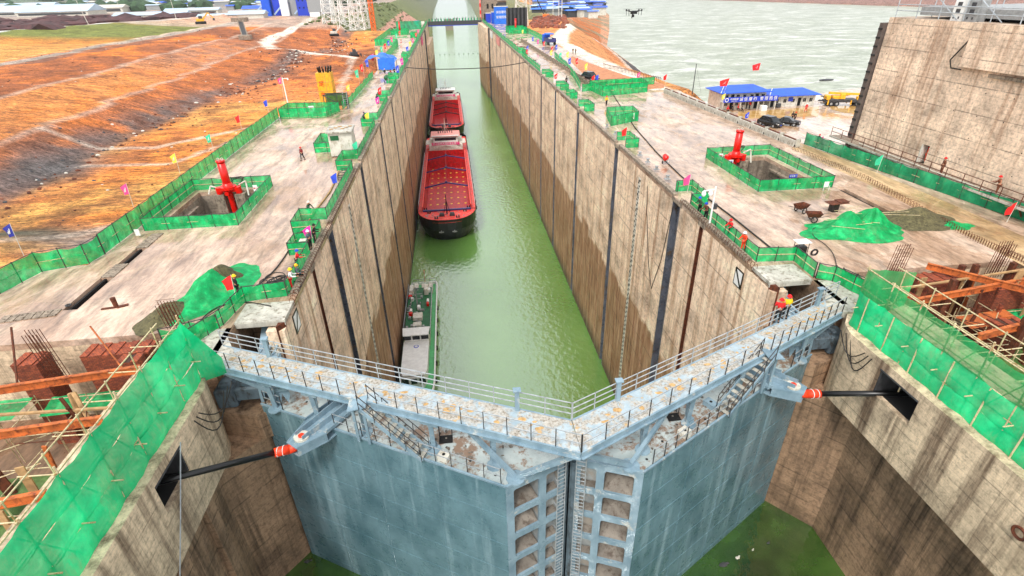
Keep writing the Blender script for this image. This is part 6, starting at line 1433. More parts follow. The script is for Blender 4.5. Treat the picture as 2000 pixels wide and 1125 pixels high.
# puddles that mirror: low-lying wet sheets with their own muddy colour
def puddle(pts, mat, z_=.004):
    q = MB(); P_ = [G(*p, ZY) for p in pts]; q.add([(p.x, p.y, z_) for p in P_], [tuple(range(len(P_)))]); return struct(q.build('water_puddle', mat))
t_ = NT('puddle'); t_.bump(t_.noise(2.0), .08, .02); M['puddle'] = t_.out(t_.ramp(t_.noise(.5), [(.35, (.42, .23, .06)), (.65, (.62, .40, .17))]), .06)
puddle([(1442, 218), (1514, 214), (1600, 208), (1598, 228), (1560, 234), (1500, 236), (1462, 234), (1440, 228)], 'puddle', ZY+.006); puddle([(1620, 206), (1690, 206), (1688, 222), (1650, 221), (1622, 213)], 'puddle', ZY+.006)
# barriers
def barrier(a, b_, h, label, grp, post=True, w_=.5, mat='padc'):
    L_ = (b_-a).length; t = thing('concrete_barrier', label, 'barrier', tuple(a.lerp(b_, .5)), grp, math.atan2(b_.y-a.y, b_.x-a.x))
    q = MB(); q.bev((0, 0, h/2), (L_-.35, w_, h), .08); q.build('barrier_block', mat, t, False, False)
    q = MB(); q.bev((0, 0, h+.05), (L_-.8, w_*.6, .12), .03); q.build('planting_soil', 'rust', t, False, False)
    q = MB(); q.bev((L_/2, 0, (h+.25)/2), (.3, w_+.12, h+.25), .05); q.build('barrier_post', mat, t, False, False)
    if post: q = MB(); q.cyl((L_/2, -w_/2-.09, .25), (L_/2, -w_/2-.12, .25), .13, n=8); q.build('drain_cap', 'black', t, False, False)
A_ = G(1297, 181); B_ = G(1556, 288); n = 12
for i in range(n):
    a = A_.lerp(B_, i/n); b_ = A_.lerp(B_, (i+1)/n)
    barrier(a, b_, .85, f'{["", "second ", "third ", "fourth ", "fifth ", "sixth ", "seventh ", "eighth ", "ninth ", "tenth ", "eleventh ", ""][i]}'+('nearest' if i == 11 else 'farthest' if i == 0 else 'from the far end,')+' concrete barrier in the row along the wet quay', 'concrete barriers beside the wet quay')
A_ = G(1018, 80); B_ = G(1170, 180); n = 26
for i in range(n):
    a = A_.lerp(B_, i/n); b_ = A_.lerp(B_, (i+1)/n); barrier(a, b_, .8, 'low dark concrete barrier in the far row beside the wet lane', 'low barriers in the far row', False, .4, 'coping')
# starter bars strip along the mud
q = MB(); ms = [G(*p) for p in [(1546, 290), (1700, 362), (1850, 440), (2000, 520), (2060, 560), (2060, 500), (2000, 462), (1850, 395), (1700, 332), (1560, 278)]]; q.add([(p.x, p.y, .004) for p in ms], [tuple(range(len(ms)))]); struct(q.build('ground_mud_strip', 'mudst'))
pa = [G(*p) for p in [(1548, 292), (1690, 352), (1800, 415), (1900, 470), (2010, 520)]]
t = thing('starter_bar_row', 'long row of rusty starter bars standing along the muddy strip', 'rebar row', tuple(pa[0]))
k_ = 0
for a, b_ in zip(pa[:-1], pa[1:]):
    for i in range(22):
        p = a.lerp(b_, i/22); q = MB(); q.tube([p, p+Vector((.02, 0, .42)), p+Vector((.3, .05, .42)), p+Vector((.3, .05, 0))], .02, 4); q.build('starter_bar', 'rust', t)
# soil patch with starter bars farther on
q = MB(); P_ = [G(*p) for p in [(1171, 176), (1110, 116), (1118, 110), (1165, 128), (1230, 150), (1296, 164), (1297, 172), (1240, 177)]]; q.add([(p.x, p.y, .006) for p in P_], [tuple(range(len(P_)))]); q.build('ground_soil', simple('brown_soil', (190, 128, 88), .8, 0, .3, .6, (150, 80, 50), .6))['kind'] = 'structure'
pa = [G(1178, 132), G(1292, 162)]; t = thing('starter_bar_row', 'row of rusty starter bars at the back of the brown soil patch', 'rebar row', tuple(pa[0]))
for i in range(40): p = pa[0].lerp(pa[1], i/40); q = MB(); q.tube([p, p+Vector((0, 0, 1.1)), p+Vector((.5, .3, .6))], .05, 4); q.build('starter_bar', 'rust', t)
# ================================================================ DAM BLOCK ON THE RIGHT
t = thing('dam_block', 'massive weathered concrete dam block towering at the right of the photo', 'dam', (50, 50, 0))
q = MB(); q.b2(45.5, 62, 52.15, 62.4, 1.26, 15.0); q.b2(45.5, 62, 18, 51.15, 1.26, 15.0); q.b2(45.5, 62, 51.15, 52.15, 3.2, 15); q.build('main_wall', 'dam', t)
q = MB(); q.b2(44.95+.5, 62.2, 18, 62.7, -6, 1.1); q.build('base_wall', 'dam', t)
q = MB(); q.b2(46.6, 47.0, 51.15, 52.15, 1.26, 3.2); q.build('doorway', 'hole', t); q = MB(); q.b2(45.45, 46.6, 52.0, 52.16, 1.26, 3.2); q.build('door_jamb', 'offw', t)
q = MB(); q.b2(44.85, 45.49, 18, 50.6, 11.2, 15.05); q.prism([(44.85, 50.6), (45.49, 50.6), (45.49, 51.3)], 11.2, 15.05); q.build('upper_block', 'dam', t)
q = MB(); q.b2(45.2, 45.49, 18, 47.5, 10.6, 10.9); q.build('ledge', 'coping', t)
q = MB(); q.b2(45.2, 46.2, 62.6, 63.3, -5, 14.4); st = q.build('waterstop_strip', simple('weathered_rubber', (96, 84, 78), .8), t)
for k in range(17): q = MB(); q.b2(45.1, 45.2, 62.65, 63.25, -1.2+k*.93, -1.0+k*.93); q.build('strip_rib', 'rubber', st)
q = MB(); q.b2(43.7, 45.49, 18, 64.6, 1.12, 1.25); q.build('access_walkway', 'coping', t); q = MB(); q.bar((43.68, 18, 1.18), (43.68, 64.6, 1.18), .08, .2); q.build('walkway_edge', 'padc', t)
for z_ in (1.8, 2.35): q = MB(); q.bar((43.78, 18, z_), (43.78, 64.5, z_), .05, .05); q.build('walkway_handrail', 'rust', t)
for i in range(24): q = MB(); q.bar((43.78, 18.5+i*2, 1.2), (43.78, 18.5+i*2, 2.38), .05, .05); q.build('walkway_post', 'rust', t)
for i in range(10): q = MB(); q.bar((43.8, 20+i*4.6, 1.1), (44.95, 20+i*4.6, -.4), .1, .1); q.build('walkway_bracket', 'rust', t)
q = MB(); q.tube([(44.4, 60, 1.35), (44.2, 50, 1.4), (44.5, 40, 1.35), (44.3, 22, 1.4)], .05, 5); tag(q.build('white_pipe', 'offw'), 'thin pale pipe lying along the dam walkway', 'pipe')
q = MB(); q.tube([(45.46, 50.95, 15.1), (45.3, 51.0, 13.5), (45.2, 52.2, 11.6), (45.3, 51.9, 10.9), (45.2, 50.6, 10.9)], .07, 6); tag(q.build('drain_cable', 'cable'), 'dark cable running down a joint of the dam block', 'cable')
def tubeset(name, label, cat, segs, mat='rail', r_=.05, pn='scaffold_tube'):
    t = thing(name, label, cat, tuple(segs[0][0]))
    for a, b_ in segs[:100]: q = MB(); q.cyl(a, b_, r_, n=5); q.build(pn, mat, t)
    return t
segs = [((45.8, 20+i*3, 15.05), (45.9, 20+i*3+.2, 18.6+.3*(i % 3))) for i in range(15)]+[((45.8, 20, z_), (45.8, 62, z_)) for z_ in (15.7, 16.3)]+[((46, 24+i*5, 15.1), (46, 27+i*5, 17)) for i in range(7)]+[((48.5, 20+i*4, 15.05), (48.5, 20+i*4, 18.5)) for i in range(11)]
tubeset('scaffold_rails', 'pale scaffold tubes along the top edge of the dam block', 'scaffold', segs)
for i, (yy_, lab) in enumerate([(54.2, 'white electrical cabinet on top of the dam block, left one'), (52.6, 'grey electrical cabinet with two vents on top of the dam block')]):
    t = thing('electrical_cabinet', lab, 'cabinet', (46.6, yy_, 15))
    q = MB(); q.bev((46.6, yy_, 15.95), (1.1, 1.35, 1.9), .05); q.build('cabinet_body', 'white' if i == 0 else 'grey', t)
    for z_ in (16.5, 15.9): q = MB(); q.box((46.04, yy_, z_), (.03, .5, .35)); q.build('vent', 'dgrey', t)
    for e in (-.5, .5): q = MB(); q.box((46.04, yy_+e*.6, 15.3), (.03, .15, .2)); q.build('latch', 'dgrey', t)
q = MB(); q.b2(47, 61, 25, 60, 15.3, 16.1); tag(q.build('roof_slab', 'grey'), 'grey slab behind the rails on top of the dam block', 'slab')
person('person in orange overall in the dark doorway of the dam', (46.0, 51.6, 1.26), ORG, RED, 'stand', 250, ORG); person('person in brown jacket and red helmet on the dam walkway near the door', (44.5, 47.8, 1.26), BRN, RED, 'stand', 250, BRN); person('person in brown bending on the dam walkway by the right frame edge', (44.6, 41.6, 1.26), BRN, RED, 'lean', 200, BRN)

# ================================================================ FOREGROUND FORMWORK YARDS AND SCAFFOLD NETS
def GY(px, py, Y):
    d = AX_F + AX_R*((px-1000)/F) - AX_U*((py-562.5)/F); t = Y/d.y
    return Vector((CX+d.x*t, Y, H+d.z*t))
M['scafdirt'] = deck_mat('work_floor', (.22, .13, .08), (.10, .055, .035), (1, .5, 1), 0, .5)  # dirt tone darkened so the sunken yard floor looks shaded
for sd in (-1, 1):
    q = MB(); q.b2(min(sd*24.5, sd*52), max(sd*24.5, sd*52), -30, 31.5, -6.6, -6.2); struct(q.build('ground_work_floor', 'scafdirt'))
    q = MB(); q.b2(min(sd*20.6, sd*52), max(sd*20.6, sd*52), 30.61 if sd < 0 else 31.61, 30.75 if sd < 0 else 31.75, -6.2, -.46); tag(q.build('quay_end_wall', 'fwall'), f'concrete end wall of the {"left" if sd < 0 else "right"} quay above the formwork yard', 'wall')
def brick(label, x0, x1, y0, y1, z1, z0=-6.2):
    q = MB(); q.b2(x0, x1, y0, y1, z0, z1)
    k = 0
    while x0+.25+k*.8 < x1: q.b2(x0+k*.8, min(x1, x0+.42+k*.8), y0-.02, y1+.02, z1, z1+.07); k += 1
    return tag(q.build('brick_wall', 'brick'), label, 'brick wall')
brick('narrow red brick pier at the left edge of the near left yard', -31.9, -30.5, 27.9, 29.2, .15)
brick('wide red brick wall beside the scaffold netting in the left yard', -28.2, -24.3, 28.2, 29.5, .2)
brick('low stepped red brick block in front of the wide left wall', -25.6, -24.4, 27.2, 28.0, .25)
brick('wide red brick wall behind the netting in the right yard', 26.6, 30.4, 29.2, 30.4, .2)
brick('red brick pier in the middle of the right yard', 31.2, 33.4, 27.2, 28.2, .3)
brick('red brick pier beside the right frame edge', 34.6, 36.0, 28.2, 29.6, .4)
brick('low red brick block near the netting in the right yard', 24.9, 26.3, 28.0, 29.0, -.3)
brick('brick block by the lower beam of the right yard', 28.9, 31.0, 24.6, 25.4, -.6)
def beam(label, a, b_, w_=.22, h_=.42):
    t = thing('formwork_beam', label, 'formwork beam', tuple(a))
    q = MB(); q.bar(a, b_, .05, h_); q.build('beam_web', 'beam', t)
    for e in (-1, 1): q = MB(); q.bar(Vector(a)+Vector((0, 0, e*h_/2)), Vector(b_)+Vector((0, 0, e*h_/2)), w_, .05); q.build('beam_flange', 'beam', t)
beam('upper orange beam across the left yard in front of the brick walls', (-34.5, 25.0, .3), (-23.6, 26.1, .5)); beam('middle orange beam across the left yard', (-31.5, 21.5, .3), (-23.6, 22.1, .4)); beam('lower orange beam at the left frame edge', (-28.5, 17.0, .2), (-23.5, 17.6, .3))
beam('long orange beam rising to the right frame edge in the right yard', (24.8, 26.8, .3), (36.5, 28.2, .6)); beam('orange beam slanting down to the right in the right yard', (28.6, 30.6, .7), (35.5, 23.6, .5)); beam('lower orange beam near the right frame edge', (25.2, 22.6, .3), (33.5, 24.0, .5))
def rebar(label, c, n=4, h=3.2, z0=-1.0, lean=.1):
    t = thing('rebar_cage', label, 'rebar', (c[0], c[1], z0))
    for i in range(n):
        for j in (0, 1): q = MB(); x = c[0]+i*.2; y_ = c[1]+j*.35; q.cyl((x, y_, z0), (x-lean, y_, z0+h+.15*((i*3+j) % 3)), .022, n=5); q.build('bar', 'rust', t)
    for k in range(9): q = MB(); z_ = z0+.2+k*.3; q.bar((c[0]-.05, c[1], z_), (c[0]+(n-1)*.2+.05, c[1]+.1, z_), .02, .02); q.build('tie', 'rust', t)
rebar('rusty rebar cage standing between the two left brick walls', (-29.8, 27.6), 5, 3.6, -1.2, .3); rebar('rusty rebar cage behind the top corner of the left netting', (-24.4, 31.0), 6, 2.2, -.4, .2)
rebar('rusty rebar bundle at the corner of the right yard', (26.1, 30.9), 6, 2.4, -.3, -.2); rebar('rusty rebar cage rising by the right frame edge', (33.2, 29.9), 6, 2.6, -.3, -.1)
rr = random.Random(12)
def post(label, a, b_, mat='rust', r_=.06): q = MB(); q.cyl(a, b_, r_, n=6); return tag(q.build('prop', mat), label, 'prop')
post('dark raking prop leaning between the left brick pier and the rebar cage', (-29.9, 25.6, .4), (-31.0, 28.3, 2.6)); post('thin orange brown prop leaning in front of the wide left brick wall', (-24.6, 26.2, .4), (-26.3, 27.6, 2.7), 'beam', .045)
post('timber plank prop below the upper beam in the left yard', (-26.6, 24.8, .2), (-25.0, 23.0, -1.2), 'timber', .12); post('upright timber post between the two upper beams of the left yard', (-26.9, 24.9, .1), (-26.8, 24.4, -3.1), 'timber', .13)
for k, (x, y_) in enumerate([(30.6, 29.8), (31.2, 29.4), (27.6, 27.4), (34.4, 29.6), (29.0, 22.4), (28.4, 22.9)]):
    q = MB(); q.b2(x-.16, x+.16, y_-.16, y_+.16, -6.2, 1.0+.2*(k % 3)); tag(q.build('steel_column', 'rust'), ['rusty column left of the crossing beams', 'rusty column just behind the crossing beams', 'short rusty column by the low brick block', 'rusty column by the frame edge rebar', 'dark column rising through the green netting', 'second dark column rising through the green netting'][k]+' in the right yard', 'column')
def scaffold(label, sd, x0, x1, y0, y1, z_levels, nx_, ny_):
    t = thing('tube_scaffold', label, 'scaffold', (sd*x0, y0, -3.2)); c_ = 0
    for z_ in z_levels:
        for i in range(ny_):
            y_ = y0+(y1-y0)*i/(ny_-1)+rr.uniform(-.2, .2); q = MB(); q.cyl((sd*x0, y_, z_), (sd*x1, y_+rr.uniform(-.4, .4), z_+rr.uniform(-.1, .1)), .03, n=5); q.build('tube', 'bamboo', t)
        for i in range(nx_):
            x = x0+(x1-x0)*i/(nx_-1)+rr.uniform(-.2, .2); q = MB(); q.cyl((sd*x, y0, z_-.07), (sd*x, y1, z_-.07), .03, n=5); q.build('tube', 'bamboo', t)
    for i in range(nx_):
        for j in range(ny_):
            x = x0+(x1-x0)*i/(nx_-1); y_ = y0+(y1-y0)*j/(ny_-1); q = MB(); q.cyl((sd*x, y_, -6.2), (sd*x, y_, z_levels[-1]+rr.uniform(0, .5)), .028, n=5); q.build('upright', 'bamboo', t)
    return t
scaffold('lattice of pale scaffold tubes filling the near left yard', -1, 22.0, 33.0, 12.5, 26.5, (-1.4,), 5, 6)
scaffold('lattice of pale scaffold tubes filling the near right yard', 1, 22.0, 37.0, 15.5, 29.0, (-1.0,), 6, 7)
def sheet(name, label, cat, pts, mat, amp=.15, nu=24, nv=10, sc_=1.0):
    a, b_, c, d = [Vector(p) for p in pts]; ph = random.Random(label).random()*20; nr = (b_-a).cross(d-a).normalized()
    def fn(u, v):
        p = a.lerp(b_, u).lerp(d.lerp(c, u), v); e = min(1, 6*min(u, 1-u)+.15)*min(1, 6*min(v, 1-v)+.15)
        return p+nr*amp*e*(noise.noise(Vector((u*6*sc_+ph, v*4*sc_, ph)))*1.6+.5*noise.noise(Vector((u*17*sc_, v*11*sc_+ph, 2))))
    q = MB(); q.grid(fn, nu, nv); return tag(q.build(name, mat, smooth=True), label, cat)
sheet('mesh_sheet', 'bright green mesh patch lying in the yard at the left frame edge', 'mesh sheet', [(-36, 25.6, -2.2), (-31.6, 25.9, -2.2), (-31.4, 27.6, -2.0), (-36, 27.4, -2.0)], 'net', .2)
sheet('mesh_sheet', 'bright green mesh patch between the brick pier and the wide left wall', 'mesh sheet', [(-30.0, 25.8, -2.1), (-25.8, 26.0, -2.1), (-26.0, 27.3, -1.8), (-30.0, 27.2, -1.8)], 'net', .2)
sheet('mesh_sheet', 'olive green mesh spread over the gravel in the lower left yard', 'mesh sheet', [(-34, 17.4, -2.4), (-23.5, 18.0, -2.4), (-23.3, 21.0, -1.9), (-34, 20.8, -1.9)], 'netolive', .35)
sheet('mesh_sheet', 'olive green mesh draped across the middle of the right yard', 'mesh sheet', [(24.5, 19.0, -2.2), (37, 20.5, -2.2), (37, 25.0, -1.6), (24.5, 22.5, -1.8)], 'netolive', .35)
sheet('mesh_sheet', 'bright green mesh patch behind the crossing beams of the right yard', 'mesh sheet', [(30.5, 26.0, -1.6), (34.5, 26.2, -1.6), (34.5, 27.2, -1.3), (30.5, 27.1, -1.3)], 'net', .2)
sheet('red_board', 'red formwork board lying under the crossing beams of the right yard', 'board', [(27.5, 24.9, -.9), (31.5, 25.3, -.9), (31.5, 26.6, -.8), (27.5, 26.2, -.8)], 'beam', .02)
for k, (a, b_) in enumerate([((-34, 24, -.1), (-24, 23.6, -.1)), ((-33, 18.5, .1), (-26, 18.2, .1)), ((25, 28.2, .5), (37, 29.6, .5))]): q = MB(); q.bar(a, b_, .16, .1); tag(q.build('timber_plank', 'timber'), f'weathered timber plank lying across the tubes, {["upper left yard", "lower left yard", "right yard"][k]}', 'plank')
rr = random.Random(21)
for i in range(46):
    sd = 1 if i < 32 else -1; x = rr.uniform(24.8, 36.5) if sd > 0 else rr.uniform(24.5, 33); y_ = rr.uniform(22, 30.6) if sd > 0 else rr.uniform(14, 24); w_ = rr.uniform(.15, .55); h_ = rr.uniform(.6, 1.7)
    q = MB(); a = rr.uniform(-.3, .3); zc = rr.uniform(-1.6, -.2); q.M = Matrix.Translation((sd*x, y_, zc)) @ Matrix.Rotation(a, 4, 'Z') @ Matrix.Rotation(rr.uniform(-.12, .12), 4, 'Y'); q.b2(-w_/2, w_/2, -.04, .04, -h_-1.5, h_); q.b2(-w_/2, w_/2, -.1, -.045, h_*.5, h_*.5+.1)
    tag(q.build('form_board', ['rust', 'brick', 'timber', 'beam', 'rust'][i % 5]), f'brown form board standing among the tubes of the {"right" if sd > 0 else "left"} yard', 'form board', f'form boards in the {"right" if sd > 0 else "left"} yard')
for i in range(40):
    sd = 1 if i < 26 else -1; x = rr.uniform(24, 35); y_ = rr.uniform(16, 29) if sd > 0 else rr.uniform(12, 25); a = rr.uniform(0, 3.14); l_ = rr.uniform(.8, 2.4); q = MB(); z_ = rr.uniform(-1.5, .2)
    q.cyl((sd*x-l_*math.cos(a), y_-l_*math.sin(a), z_), (sd*x+l_*math.cos(a), y_+l_*math.sin(a), z_+rr.uniform(-.4, .4)), .03, n=5)
    tag(q.build('loose_tube', 'bamboo' if i % 3 else 'rust'), f'loose tube lying askew in the {"right" if sd > 0 else "left"} formwork yard', 'tube', f'loose tubes in the {"right" if sd > 0 else "left"} yard')
# scaffold net screens along the wall heads
def netscreen(sd):
    nm = 'left' if sd < 0 else 'right'; X0 = 20.3 if sd < 0 else 19.35; zt = 3.75; y0, y1 = 9.0, 25.6
    t = thing('scaffold_net_screen', f'tall green scaffold netting along the {nm} foreground wall head', 'scaffold netting', (sd*X0, 17, 0))
    bands = [(-.45, 1.25, 'nets'), (1.15, 2.5, 'nets'), (2.4, zt, 'nets')] if sd < 0 else [(-.45, .85, 'nets'), (.75, 2.3, 'nets'), (2.2, zt, 'netthin')]
    for k, (z0, z1, m_) in enumerate(bands):
        def fn(u, v, z0=z0, z1=z1, k=k):
            y_ = y1-(y1-y0)*u; b_ = abs(math.sin(math.pi*u*8))**.6
            o = .12*b_*math.sin(math.pi*v)+.13*noise.noise(Vector((u*12, v*1.6+k*5, sd*3)))+.05*noise.noise(Vector((u*44, v*5, k)))
            edge = .06*noise.noise(Vector((u*16, k*7+3, 1)))
            return (sd*(X0-.02*k)-sd*o, y_, z0+(z1-z0)*v+edge*(1 if k < 2 or v < .5 else .1)-(.10*b_ if v > .9 else 0))
        q = MB(); q.grid(fn, 150, 10); q.build('net_band', m_, t, True)
    def gable(u, v): return (sd*(X0+.1+(24.2-X0)*u), 25.6+1.5*u, -.3+(zt+.3)*v*(1-.35*u)+.06*noise.noise(Vector((u*8, v*6, 2))))
    if sd < 0: q = MB(); q.grid(lambda u, v: (sd*(X0+(X0-19.0)*-u*.9), 25.6+.6*u, -.4+(zt+.4)*v*(1-.72*u)), 10, 10); q.build('net_return', 'nets', t, True)
    else: q = MB(); q.grid(gable, 16, 10); q.build('net_return', 'netthin', t, True)
    for i in range(9):
        y_ = y1-i*2.05; q = MB(); q.cyl((sd*(X0+.06), y_+rr.uniform(-.1, .1), -1.2 if sd > 0 else -.5), (sd*(X0+.02), y_, zt+rr.uniform(0, .5)), .045, n=6); q.build('upright_pole', 'bamboo', t)
        if sd > 0: q = MB(); q.cyl((sd*(X0-.15), y_-.9, -1.5), (sd*(X0-.12), y_-.9, 2.2), .04, n=6); q.build('outer_pole', 'bamboo', t)
        q = MB(); q.cyl((sd*(X0-.5), y_-.3, 1.25), (sd*(X0+2.2), y_-.3, 1.3), .035, n=5); q.build('putlog', 'bamboo', t)
    for z_ in (.0, 1.25, 2.45, zt): q = MB(); q.cyl((sd*(X0+.05), y0, z_), (sd*(X0+.05), y1+.2, z_), .035, n=6); q.build('ledger_pole', 'bamboo', t)
    for k in range(6): q = MB(); q.cyl((sd*(X0+.2), y1-1-k*2.5, .1), (sd*(X0+.15), y1-2.6-k*2.5, 3.3), .03, n=5); q.build('diagonal_pole', 'bamboo', t)
netscreen(-1); netscreen(1)
for sd in (-1, 1):
    t = thing('tube_scaffold', f'inner scaffold frame behind the {"left" if sd < 0 else "right"} scaffold netting', 'scaffold', (sd*21.6, 17, 0))
    for i in range(8):
        y_ = 10+i*2.2; q = MB(); q.cyl((sd*21.7, y_, -.2), (sd*21.7, y_, 3.6), .035, n=5); q.build('upright', 'bamboo', t)
        q = MB(); q.cyl((sd*20.5, y_, 2.4), (sd*23.2, y_+.1, 2.4), .03, n=5); q.build('tube', 'bamboo', t)
    for z_ in (1.2, 2.4, 3.5): q = MB(); q.cyl((sd*21.7, 9, z_), (sd*21.7, 26, z_), .035, n=5); q.build('tube', 'bamboo', t)
q = MB(); q.tube([(-19.4, 20.6, -.2), (-19.3, 18.2, -3), (-19.35, 15.5, -6.5), (-19.4, 13.6, -9.5)], .03, 5); tag(q.build('hanging_cable', 'rail'), 'thin pale cable hanging down the left foreground wall', 'cable')
q = MB(); q.ring((18.62, 12.3, -2.4), .28, .07, 12, 5, 'x'); tag(q.build('steel_ring', 'rust'), 'rusty ring fixed on the right foreground wall at the frame edge', 'ring')
net_fence('green net tied along the path between the left landing and quay', [(-24.0, 29.4), (-22.4, 30.0), (-21.0, 30.6)], 1.0, 1.4, sag=.5)
net_fence('green net hanging between the right landing and the scaffold netting', [(22.4, 26.3), (22.6, 28.4), (21.9, 30.4)], 1.1, 1.3, sag=.35)

# ================================================================ LEFT EXCAVATION THINGS
Yc = 126; pb_ = GY(643, 196, Yc); pt_ = GY(632, 141, Yc); t = thing('yellow_tower', 'square yellow clad tower with red characters standing in the orange excavation', 'tower', (pb_.x, Yc, -9))
cx_ = (pb_.x+pt_.x)/2; q = MB(); q.b2(cx_-1.55, cx_+1.55, Yc-1.5, Yc+1.5, -10, pt_.z); q.build('tower_wall', 'yellow', t)
nz_ = 7; dz = (pt_.z+9)/nz_
for k in range(1, nz_): q = MB(); q.b2(cx_-1.57, cx_+1.57, Yc-1.53, Yc+1.53, -9+k*dz-.04, -9+k*dz+.04); q.build('panel_joint', 'timber', t)
q = MB(); q.b2(cx_+.25, cx_+.32, Yc-1.54, Yc-1.5, -9, pt_.z); q.build('corner_strip', 'timber', t)
for k, ch in enumerate('足水见德'): text(ch, 1.15, 'red', t, frame((cx_-.65, Yc-1.55, pt_.z-2.2-k*2.1), (1, 0, 0), (0, -1, 0)))
for k in range(13): q = MB(); a = rr.uniform(-1.4, 1.4); b__ = rr.uniform(-1.4, 1.4); q.bar((cx_+a, Yc+b__, pt_.z-.3), (cx_+a*1.3, Yc+b__*1.3, pt_.z+rr.uniform(.5, 1.3)), .22, .22); q.build('rebar_stub', 'black', t)
# tower stair and ladder beside it
c = G(672, 213); t = thing('access_platform', 'small platform of dark braces and mesh with a ladder on the left quay edge', 'platform', tuple(c))
for a, b__ in [((-3.4, .3, 0), (-3.4, .3, 2.6)), ((.6, .3, 0), (.6, .3, 2.8)), ((-3.4, 2.2, 0), (-3.4, 2.2, 2.6)), ((.6, 2.2, 0), (.6, 2.2, 2.6)), ((-3.4, .3, 2.5), (-.3, .3, .6)), ((-3.4, .3, 2.5), (.6, .3, 2.5)), ((-3.4, 2.2, 2.5), (.6, 2.2, 2.5)), ((-1, .3, 0), (-1, .3, 2.5))]:
    q = MB(); q.bar(c+Vector(a), c+Vector(b__), .12, .12); q.build('brace', 'dgrey', t)
q = MB(); q.b2(c.x-3.3, c.x+.5, c.y+2.25, c.y+2.3, .2, 2.5); q.build('back_mesh', 'netolive', t)
for e in (0, .75): q = MB(); q.bar(c+Vector((.1+e, -.3, 0)), c+Vector((.1+e, .5, 3.0)), .08, .08); q.build('ladder_rail', 'grey', t)
for k in range(8): q = MB(); q.bar(c+Vector((.1, -.3+.1*k, .2+.37*k)), c+Vector((.85, -.3+.1*k, .2+.37*k)), .07, .05); q.build('rung', 'grey', t)
def dozer(label, c, s_=1.0, exc=False, col='yellow'):
    t = thing('excavator' if exc else 'bulldozer', label, 'excavator' if exc else 'bulldozer', tuple(c), None, .3); t.scale = (s_,)*3
    def b(n_, m_, fn): q = MB(); fn(q); return q.build(n_, m_, t, False, False)
    for e in (-1, 1): b('track', 'black', lambda q: q.bev((0, e*1.1, .5), (4.2, .6, 1.0), .3))
    b('body', col, lambda q: q.bev((0, 0, 1.4), (3.0, 1.9, 1.1), .15)); b('cab', 'dgrey', lambda q: q.bev((.3, 0, 2.4), (1.4, 1.3, 1.3), .12))
    if exc: b('boom', col, lambda q: (q.bar((1.2, 0, 1.8), (3.6, 0, 4.2), .4, .5), q.bar((3.6, 0, 4.2), (5.4, 0, 2.0), .3, .4))); b('bucket', 'dgrey', lambda q: q.bev((5.4, 0, 1.6), (.9, 1.0, .9), .15))
    else: b('blade', col, lambda q: (q.bev((2.9, 0, .7), (.2, 3.4, 1.2), .05), q.bar((2.8, 1, .6), (0, 1, .6), .15, .2)))
def gz(px, py, z_): p = G(px, py, z_); return Vector((p.x, p.y, hgt(p.x, p.y)))
dozer('dark bulldozer working on the orange excavation floor', gz(693, 118, -8.5), 1.05, False, 'dgrey'); dozer('small white excavator far back on the brown mound', gz(655, 82, -8), 1.3, True, 'offw'); dozer('tiny yellow excavator on the dirt road above the terraces', gz(395, 54, 0), 1.5, True)
c = gz(484, 92, -6); t = thing('conveyor', 'concrete chute conveyor sloping down the orange hillside', 'conveyor', tuple(c))
a, b__ = Vector((c.x-8, c.y+22, c.z+9)), Vector((c.x, c.y, c.z+1.5))
for e in (-1.4, 1.4): q = MB(); q.bar(a+Vector((e, 0, 0)), b__+Vector((e, 0, 0)), .5, .9); q.build('side_beam', 'coping', t)
q = MB(); q.bar(a-Vector((0, 0, .4)), b__-Vector((0, 0, .4)), 2.6, .3); q.build('belt', 'dgrey', t)
for p_, s_ in ((a, 1.4), (b__, 1)): q = MB(); q.bev(tuple(p_), (6*s_, 4, 2.2), .3); q.build('end_block', 'coping', t)
# blue tarpaulin tent
c = G(744, 136); t = thing('tarpaulin_tent', 'bright blue tarpaulin draped over a frame on the left quay', 'tarpaulin', tuple(c))
q = MB(); q.grid(lambda u, v: (c.x-4.2+8.4*u+.5*noise.noise(Vector((u*3, v*3, 1))), c.y-3+9*v, 1.2+2.6*math.sin(math.pi*min(1, max(0, .12+.76*u)))*(1-.25*abs(v-.5))+.7*noise.noise(Vector((u*4, v*4, 5)))), 12, 10); q.build('tarpaulin', 'tarpb', t)
q = MB(); q.grid(lambda u, v: (c.x-.2+4.4*u, c.y-3-.3*v, 3.2-2.9*v+.3*noise.noise(Vector((u*5, v*3, 9)))), 8, 6); q.build('tarpaulin_flap', 'tarpb', t)
for e, f_ in ((-3.8, -2.8), (3.9, -2.8), (-3.8, 5.5), (3.9, 5.5)): q = MB(); q.cyl((c.x+e, c.y+f_, 0), (c.x+e, c.y+f_, 1.7), .08, n=5); q.build('tent_pole', 'dgrey', t)
